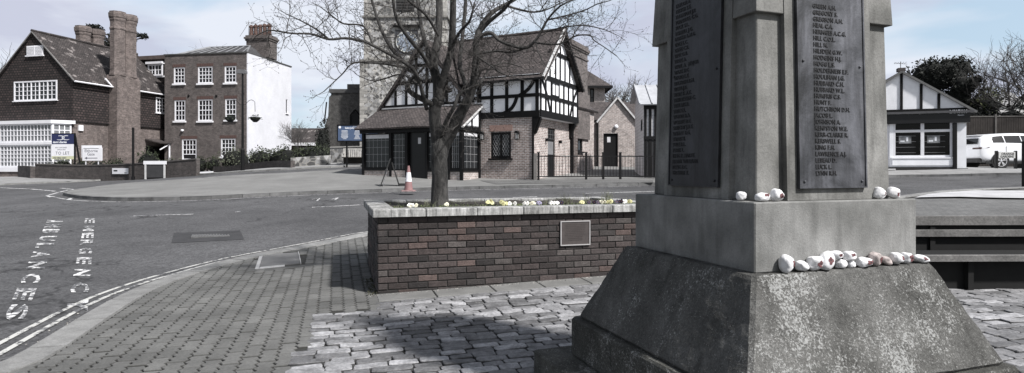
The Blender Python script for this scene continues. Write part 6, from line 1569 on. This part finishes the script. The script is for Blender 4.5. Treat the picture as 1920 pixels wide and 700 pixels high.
for i in range(5): m.tube([(u-.25+i*.12,2.8,z+.84),(u-.25+i*.12,3.2,z+.82)],.01,3)
m.build('aerial',M('aerial_grey',(.25,.25,.26)),sh)

# ------------------------------------------------------------------ white car beside the shop
cf_=(23.75,30.3,R(2)); cz=tz(25,30.6)+.02
car=empty('parked_car',cf_[0],cf_[1],cz,cf_[2],'large white off-road car parked beside the white shop, cut by the right edge','car')
CW=M('car_white',(.72,.73,.75),.22,.03,1,spec=.6); CG=glass('car_glass',(.01,.011,.012),.03); CB=M('car_trim',(.012,.012,.013),.5)
# stations: x, z_bottom, z_belt, z_roof, half width low, half width belt, half width roof  (x=0 is the rear)
S=[(0.02,.62,1.02,1.04,.80,.84,.80),(.08,.45,1.14,1.22,.90,.92,.78),(.30,.36,1.24,1.60,.97,.97,.66),(.62,.30,1.27,1.74,.99,.985,.67),(1.2,.28,1.27,1.81,.995,.99,.69),(2.2,.28,1.24,1.84,.995,.99,.69),(2.9,.28,1.20,1.82,.995,.985,.67),(3.35,.28,1.13,1.66,.995,.98,.66),(3.75,.28,1.12,1.22,.99,.96,.72),(4.4,.30,1.05,1.10,.97,.92,.70),(4.78,.40,.92,.96,.90,.84,.66),(4.92,.52,.78,.80,.78,.74,.60)]
m=MB(); vs=[]; yc=.99
for x,zb_,zl,zr,wl,wb,wr_ in S:
    half=[(wl*.90,zb_),(wl,zb_+.12),(wl+.005,(zb_+zl)/2),(wb,zl-.06),(wb-.03,zl),( (wb+wr_)/2+.0,(zl+zr)/2+.02),(wr_+.03,zr-.06),(wr_-.08,zr)]
    ring=[(x,yc-h,cz+z) for h,z in half]+[(x,yc+h,cz+z) for h,z in reversed(half)]; vs+=ring
n=16; fs=[(i*n+k,(i+1)*n+k,(i+1)*n+(k+1)%n,i*n+(k+1)%n) for i in range(len(S)-1) for k in range(n)]+[tuple(range(n)),tuple(range((len(S)-1)*n,len(S)*n))[::-1]]
m.add(vs,fs); body=m.build('body',CW,car,smooth=True,fix=True); sbm=body.modifiers.new('sub','SUBSURF'); sbm.levels=sbm.render_levels=2
def sidept(i,t,e): # point on greenhouse side at station i, t 0..1 belt->roof, e outwards
    x,zb_,zl,zr,wl,wb,wr_=S[i]; y0,z0=wb-.03,zl; y1,z1=wr_+.03,zr-.06; return Vector((x,yc-(y0+(y1-y0)*t)-e,cz+z0+(z1-z0)*t))
def sideq(mb,pts): 
    k=len(pts); mb.add([p for p in pts],[tuple(range(k))]); mb.add([Vector((p.x,2*yc-p.y,p.z)) for p in pts],[tuple(range(k-1,-1,-1))])
def sp(x,t,e=.018):
    for i in range(len(S)-1):
        if S[i][0]<=x<=S[i+1][0]: f=(x-S[i][0])/(S[i+1][0]-S[i][0]); return sidept(i,t,e).lerp(sidept(i+1,t,e),f)
for a,b in ((.72,1.32),(1.38,2.22),(2.28,3.02)):
    m=MB(); k=6; lo=[sp(a+(b-a)*i/k,.10,.022) for i in range(k+1)]; hi=[sp(a+(b-a)*i/k,.82,.022) for i in range(k+1)]
    if a<1: hi[0]=sp(a+.0,.55,.022)
    for s_ in (0,1):
        m=MB(); vs=[v if s_==0 else Vector((v.x,2*yc-v.y,v.z)) for v in lo+hi]; m.add(vs,[((i,i+1,k+2+i,k+1+i) if s_==0 else (i,k+1+i,k+2+i,i+1)) for i in range(k)]); m.build('side_window',CG,car)
m=MB(); m.add([(.06,yc-.72,cz+1.26),(.06,yc+.72,cz+1.26),(.27,yc+.58,cz+1.55),(.27,yc-.58,cz+1.55)],[(0,3,2,1)]); m.build('rear_window',CG,car)
m=MB(); m.add([(3.78,yc-.72,cz+1.2),(3.78,yc+.72,cz+1.2),(3.36,yc+.60,cz+1.66),(3.36,yc-.60,cz+1.66)],[(0,1,2,3)]); m.build('windscreen',CG,car)
for s_ in (-1,1):
    m=MB(); m.add([(.0,yc+s_*.50,cz+.98),(.0,yc+s_*.50,cz+1.06),(.02,yc+s_*.90,cz+1.07),(.02,yc+s_*.90,cz+.98),(.42,yc+s_*.995,cz+1.05),(.55,yc+s_*.998,cz+1.09)],[(0,1,2,3),(3,2,5,4)]); m.build('tail_light',M('tail_lamp',(.04,.012,.012),.2),car)
m=MB(); m.box(-.01,.2,yc-.85,yc+.85,cz+.30,cz+.52); m.box(.3,4.5,yc-1.0,yc-.97,cz+.24,cz+.36); m.box(.3,4.5,yc+.97,yc+1.0,cz+.24,cz+.36); m.build('lower_trim',CB,car)
m=MB(); m.box(.25,.72,yc-.5,yc+.5,cz+1.70,cz+1.735); m.build('roof_spoiler',CW,car)
m=MB()
for x in (1.35,2.25): m.box(x,x+.012,yc-1.006,yc-.99,cz+.42,cz+1.12)
m.build('door_gaps',CB,car)
for x in (1.05,3.98):
    for s_ in (-1,1):
        T=lambda a,b,c,x=x,s_=s_: (x+a,yc+s_*(.80+c),cz+.385+b)
        ar=MB(); ar.lathe([(.46,.0),(.46,.212)],n=28,T=T); ar.build('wheel_arch',CB,car,fix=True)
        w_=MB(); w_.lathe([(.30,.05),(.375,.06),(.385,.12),(.385,.2),(.37,.235),(.29,.24)],n=32,T=T); W3=w_.build('wheel',M('tyre_black',(.012,.012,.012),.8),car,fix=True,smooth=False)
        r_=MB()
        for i in range(5):
            a=i*2*math.pi/5+.3
            for d_ in (-.16,.16): r_.add([T(math.cos(a)*.06-math.sin(a)*.02*q_[0]+0,math.sin(a)*.06,q_[1]) if False else T(math.cos(a+d_*q_[0])*q_[2]+math.cos(a+math.pi/2)*q_[3],math.sin(a+d_*q_[0])*q_[2]+math.sin(a+math.pi/2)*q_[3],q_[1]) for q_ in ((0,.225,.05,-.02),(0,.225,.05,.02),(1,.245,.28,.018),(1,.245,.28,-.018),(0,.25,.05,-.02),(0,.25,.05,.02),(1,.262,.28,.018),(1,.262,.28,-.018))],[(0,1,2,3),(4,5,6,7),(0,1,5,4),(1,2,6,5),(2,3,7,6),(3,0,4,7)])
        for i in range(32):
            a=i*2*math.pi/32; b=a+2*math.pi/32; r_.add([T(math.cos(t)*rr_,math.sin(t)*rr_,cc_) for t in (a,b) for rr_,cc_ in ((.27,.262),(.295,.262),(.295,.235),(.27,.235))],[(0,1,5,4),(1,2,6,5),(3,0,4,7)])
        r_.ico(T(0,0,.25),(.06,.02,.06),2,0); r_.build('rim',M('alloy_silver',(.6,.6,.62),.3,.05,2,metal=.6),W3,fix=True)
m=MB(); m.box(2.6,3.0,yc-1.17,yc-1.0,cz+1.12,cz+1.28); m.build('door_mirror',CW,car,bevel=.03)
# ORANGE GARDENS nameplate
p=Vector(gxy(1888,321)); p=Vector((p.x,min(p.y,29.0))); of=(at(1866,300,28.6).x,28.6,R(-12)); gz=tz(of[0],of[1])+.02
og=simple('street_nameplate',of,gz,'white ORANGE GARDENS nameplate between two short black posts before the white car','sign'); Wo=Wall(of,(0,0),(1,0),(0,-1)); q=Wo.rect(1872,285,1903,297)
for px in (1868.5,1904.5): u,_=Wo.uz(px,300); _,zt_=Wo.uz(px,283); m=MB(); m.box(u-.055,u+.055,-.06,.03,gz-.1,zt_,Wo); m.build('post',BLACK,og)
m=MB(); m.box(q[0],q[1],.0,.035,q[2],q[3],Wo); pl_=m.build('plate',M('nameplate_white',(.6,.6,.58),.6,.05,3),og)
m=MB(); put_text(m,'ORANGE',.145,lambda a,n,zz:Wo(q[0]+.1+a,.036+n,q[2]+.16+zz),.002,bold=.004,sx=.9); put_text(m,'GARDENS',.145,lambda a,n,zz:Wo(q[0]+.06+a,.036+n,q[2]+.03+zz),.002,bold=.004,sx=.86); m.build('lettering',BLACK,pl_)
# timber fence behind the car
ff=(at(1800,240,36).x,36,R(-5)); gz=tz(ff[0]+3,36); tf=simple('timber_fence',ff,gz,'dark brown close-boarded fence behind the white car','fence'); _,zt_=Wall(ff,(0,0),(1,0),(0,-1)).uz(1860,216)
zt_=zt_; FW=M('fence_brown',(.024,.02,.018),.9,.4,3)
for i in range(5):
    m=MB()
    for j in range(14): m.box(i*2.0+.08+j*.135,i*2.0+.2+j*.135,.0,.02,gz,zt_-.05)
    m.build('panel',FW,tf); m=MB(); m.box(i*2.0-.05,i*2.0+.05,-.05,.05,gz-.1,zt_+.05); m.build('post',M('fence_post',(.09,.085,.08),.9,.3,5),tf); m=MB(); m.box(i*2.0+.06,i*2+1.94,-.03,-.005,zt_-.12,zt_-.05); m.build('rail',M('fence_post',(.1,.1,.1)),tf)
bk_=(at(1862,190,58).x,58,0); o=simple('far_white_house',bk_,1.8,'pale distant house gable just visible over the hedge above the white car','house'); m=MB(); m.box(0,3.2,0,6,1.5,7.9); m.build('wall',M('far_wall',(.5,.5,.5),.9),o); m=MB(); m.prism([(-.3,7.6),(3.5,7.6),(1.6,8.9)],-.2,6.2,lambda a,b,c:(a,b,c)); m.build('roof',M('far_pale_roof',(.42,.42,.43),.8),o,fix=True)

# ------------------------------------------------------------------ vegetation
def leafmass(mb,c,r,n,size,dens=1.8,seed=0,flat=.0):
    c=Vector(c); k=0; tries=0
    while k<n and tries<n*6:
        tries+=1; q=Vector((rng.gauss(0,1),rng.gauss(0,1),rng.gauss(0,1))).normalized()*(rng.random()**.4); 
        if mnoise.noise(q*dens+Vector((seed,seed*.7,0)))<-.08: continue
        q=q*(1+.28*mnoise.noise(q*2.2+Vector((0,seed,seed)))); p=c+Vector((q.x*r[0],q.y*r[1],q.z*r[2])); mb.cur=sc((1,1,1),rng.uniform(.5,1.6)); mb.leaf(p,size*rng.uniform(.6,1.3)); k+=1
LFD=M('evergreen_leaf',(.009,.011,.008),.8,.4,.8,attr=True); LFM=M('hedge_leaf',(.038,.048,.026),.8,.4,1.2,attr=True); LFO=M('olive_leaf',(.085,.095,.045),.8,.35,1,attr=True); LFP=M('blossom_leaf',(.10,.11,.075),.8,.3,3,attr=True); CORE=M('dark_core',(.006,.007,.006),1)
def bush(name,px0,px1,ytop,d,label,cat,mat,n=900,size=.16,zb=None,dep=1.0,group=None,stem=True,core=True):
    a=at(px0,ytop,d); b=at(px1,ytop,d); cx=(a.x+b.x)/2; gz=tz(cx,d) if zb is None else zb; h=a.z-gz
    o=empty(name,cx,d,gz,0,label,cat,group); m=MB(); w_=(b.x-a.x)/2
    k=max(1,int(round(w_/ (h*.55)))) 
    for i in range(k):
        x=(-w_+w_*(2*i+1)/k) if k>1 else 0; leafmass(m,(x,0,gz+h*.52),(w_/k*1.15,dep,h*.56),n//k,size,seed=rng.uniform(0,50))
        if core: c=MB()
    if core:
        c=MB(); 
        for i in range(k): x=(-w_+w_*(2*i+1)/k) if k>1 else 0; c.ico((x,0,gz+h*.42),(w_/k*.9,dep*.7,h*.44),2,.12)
        c.build('core_blob',CORE,o,smooth=True)  # added near-black filler blob inside the leaves, blocks the view through
    m.build('foliage',mat,o)
    if stem: s=MB(); s.tube([(0,0,gz-.1),(0,0,gz+h*.4)],[.06,.03],6); s.build('stem',M('twig_bark',(.07,.064,.06)),o)
    return o
bush('clipped_hedge',365,412,294,44.6,'dark clipped hedge under the ground floor windows of the town house','hedge',LFM,1300,.12,dep=.5)
bush('flowering_shrub',413,470,276,44.2,'loose shrub speckled with pale blossom beside the street lamp','shrub',LFP,1300,.13,dep=.9)
bush('dense_shrub',466,515,279,45.5,'dark rounded shrub right of the blossoming one, below the white wall','shrub',LFM,1100,.16)
bush('dense_shrub',505,565,274,45.2,'broad dark shrub in the middle of the bank below the white wall','shrub',LFM,1300,.16)
bush('dense_shrub',552,622,270,44,'tallest dark shrub beside the church, above the rubble wall','shrub',LFM,1500,.16)
bush('dark_round_yew',594,617,231,50,'black rounded yew against the left edge of the church aisle','shrub',LFD,1400,.18)
for i,(a,b,t,lab) in enumerate(((90,140,297,'under the letting board'),(138,200,298,'under the direction sign'),(198,236,298,'at the foot of the big chimney'),(258,300,279,'tallest, beside the porch post'),(300,345,296,'with pale flowers, right of the legged nameplate'))):
    bush('wall_top_shrub',a,b,t,39.5 if i<3 else 41.5,f'dark garden shrub above the brick wall, {lab}','shrub',LFP if i==4 else LFM,900,.13,dep=.45)
# climbing bare shrub by the chimney
def bare(name,px,ybase,d,h,spread,label,mat,seed,group=None,r0=.12,lv=4,zbase=None,lean=0,L0=.28):
    r2=random.Random(seed); p=at(px,ybase,d); gz=tz(p.x,d) if zbase is None else zbase; o=empty(name,p.x,d,gz,0,label,'tree',group); tk=MB(); tw_=MB(); H2=h
    tk.tube([(0,0,gz-.2),(lean*.15,0,gz+H2*.2),(lean*.3,.0,gz+H2*.38)],[r0,r0*.8,r0*.65],8)
    def g(p,d_,r,L,l):
        n=5; pts=[p]; q=p; dd=d_.normalized()
        for i in range(n): dd=(dd+Vector((r2.gauss(0,.14),r2.gauss(0,.14),r2.gauss(.03,.12)))).normalized(); q=q+dd*L/n; pts.append(q)
        tw_.tube(pts,[r+(r*.5-r)*i/n for i in range(n+1)],4 if l<2 else 3,False)
        if l<lv:
            for i in range(2,n+1):
                for _ in range(2 if l<2 else 1):
                    s=Vector((r2.gauss(0,1),r2.gauss(0,1),r2.gauss(.35,.7))).normalized(); g(pts[i],(dd*.8+s*spread).normalized(),max(r*.55,.008),L*r2.uniform(.5,.75),l+1)
    for i in range(6):
        a=i*1.05+r2.uniform(0,.5); g(Vector((lean*(.2+.02*i),0,gz+H2*(.26+.025*i))),Vector((math.cos(a)*spread+lean*.2,math.sin(a)*spread,1.1)),r0*.45,H2*L0,1)
    tk.build('trunk',mat,o); tw_.build('branches',mat,o); return o
BT=M('far_bark',(.085,.08,.078),.9,.3,2)
bare('bare_tree',390,200,62,13.8,.8,'bare tree top showing above the town house roof',BT,3,r0=.18)
bare('bare_tree',1166,200,58,10.5,.9,'bare spreading tree behind the annexe roof and white building',BT,5,r0=.2)
bare('bare_tree',1945,200,37,9.6,1.0,'bare tree with long diagonal branches at the right edge above the fence',M('dark_bark',(.05,.047,.045),.9),8,r0=.12,L0=.30,lean=-.8)
bare('bare_tree',1895,200,44,11,.95,'finer bare tree behind the right hand one, over the hedge',BT,11,r0=.16,L0=.3)
bare('bare_tree',-28,200,44,10.5,.9,'bare twigs at the left edge beside the tile-hung gable',BT,13,r0=.16)
bare('young_bare_tree',558,260,47,4.2,.7,'thin bare sapling before the distant bungalow',BT,14,r0=.05)
# pine behind the tile-hung house
pp=at(205,100,60); o=empty('dark_pine',pp.x,60,1.8,0,'dark pine tree rising behind the twin chimneys of the tile-hung house','tree'); m=MB(); r2=random.Random(4); t=MB(); t.tube([(0,0,1.6),(0,0,15)],[.35,.12],8)
for i in range(44):
    z=rng.uniform(11.3,15.2); a=rng.uniform(0,6.28); L=rng.uniform(1.2,3.6)*(1.25-(z-11)/9); e=Vector((math.cos(a)*L,math.sin(a)*L,z+rng.uniform(.1,.9))); t.tube([(0,0,z-.2),(e.x*.5,e.y*.5,z),tuple(e)],[.07,.05,.03],5)
    for k in range(4): f=rng.uniform(.45,1.05); leafmass(m,(e.x*f,e.y*f,e.z*1.0+rng.uniform(-.1,.25)),(.5,.5,.26),55,.28,seed=i+k)
t.build('trunk_and_limbs',M('dark_bark',(.05,.047,.045)),o); m.build('foliage',LFD,o)
# evergreens behind the letting shop
def crown(name,px,ytop,d,w,label,mat,n,size,zb0=None,seed=0):
    p=at(px,ytop,d); gz=tz(p.x,d); h=p.z-gz; o=empty(name,p.x,d,gz,0,label,'tree'); m=MB(); c=MB(); r2=random.Random(seed)
    for i in range(16):
        a=r2.uniform(0,6.28); t=r2.uniform(.15,.9); rr_=w*(1.05-.75*t)*r2.uniform(.35,.75); x,y,z=math.cos(a)*rr_,math.sin(a)*rr_,gz+h*t; s_=w*r2.uniform(.28,.45)*(1.1-.4*t)
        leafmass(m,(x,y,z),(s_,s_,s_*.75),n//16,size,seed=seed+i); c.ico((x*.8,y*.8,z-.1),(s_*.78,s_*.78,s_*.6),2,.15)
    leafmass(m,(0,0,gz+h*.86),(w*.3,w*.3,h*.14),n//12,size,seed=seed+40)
    tk=MB(); tk.tube([(0,0,gz-.2),(0,0,gz+h*.6)],[.3,.1],8); tk.build('trunk',M('dark_bark',(.05,.047,.045)),o); c.build('core_blob',CORE,o,smooth=True); m.build('foliage',mat,o)  # dark filler blobs added inside the crown, no branches modelled
crown('evergreen_tree',1757,106,42,4.3,'large black-green evergreen rising behind the letting shop gable',LFD,9000,.24,seed=3)
crown('evergreen_tree',1815,134,40,3.4,'second dark evergreen filling the gap between shop and fence',LFD,6500,.24,seed=7)
crown('evergreen_tree',1856,158,40,2.9,'olive green bushy tree over the fence, right of the black evergreens',LFO,4200,.22,seed=9)
bush('ivy_hedge',1842,1960,192,37.5,'dark ivy hedge behind the timber fence','hedge',LFD,2600,.2,dep=.7)
bush('ivy_hedge',1800,1850,215,37,'black hedge between the shop and the timber fence','hedge',LFD,1500,.2,dep=.7)

# ------------------------------------------------------------------ grit and litter
gt=MB()
def chip(x,y,z,s_):
    g=rng.choice((.25,.5,1,1.6,2.6)); gt.cur=(g,g,g*.97); a=rng.uniform(0,6.3)
    p=[(x+s_*rng.uniform(.6,1)*math.cos(a+t),y+s_*rng.uniform(.6,1)*math.sin(a+t),z+rng.uniform(0,.003)) for t in (0,1.6,3.1,4.7)]; gt.add(p+[(x,y,z+s_*.7)],[(0,1,4),(1,2,4),(2,3,4),(3,0,4)])
Kn=[p for p in KP if 3<p[1]<13 and p[0]<2]; Lk=arclen(Kn)
for k in range(1400):
    p,d=along(Kn,Lk,rng.uniform(0,Lk[-1])); o_=abs(rng.gauss(0,.06))+.0; n=Vector((-d.y,d.x)); q=p+n*o_; chip(q.x,q.y,tz(q.x,q.y)-.056,rng.uniform(.004,.013))
for k in range(1300):
    a=rng.uniform(-.8,9); b=rng.uniform(-4.8,-.3); x,y=ab(a,b)
    if cob_left(b)<a and y>2: chip(x,y,tz(x,y)+.002,rng.uniform(.003,.008))
for k in range(500):
    a=rng.uniform(-.1,3.7); b=-.02-abs(rng.gauss(0,.04)); x,y=ab(a,b); chip(x,y,tz(x,y)+.004,rng.uniform(.004,.012))
prop(gt.build('grit_and_litter',M('grit',(.14,.135,.13),.9,.3,30,attr=True)),'fine grit and litter in the gutter and between the setts','grit',kind='stuff')
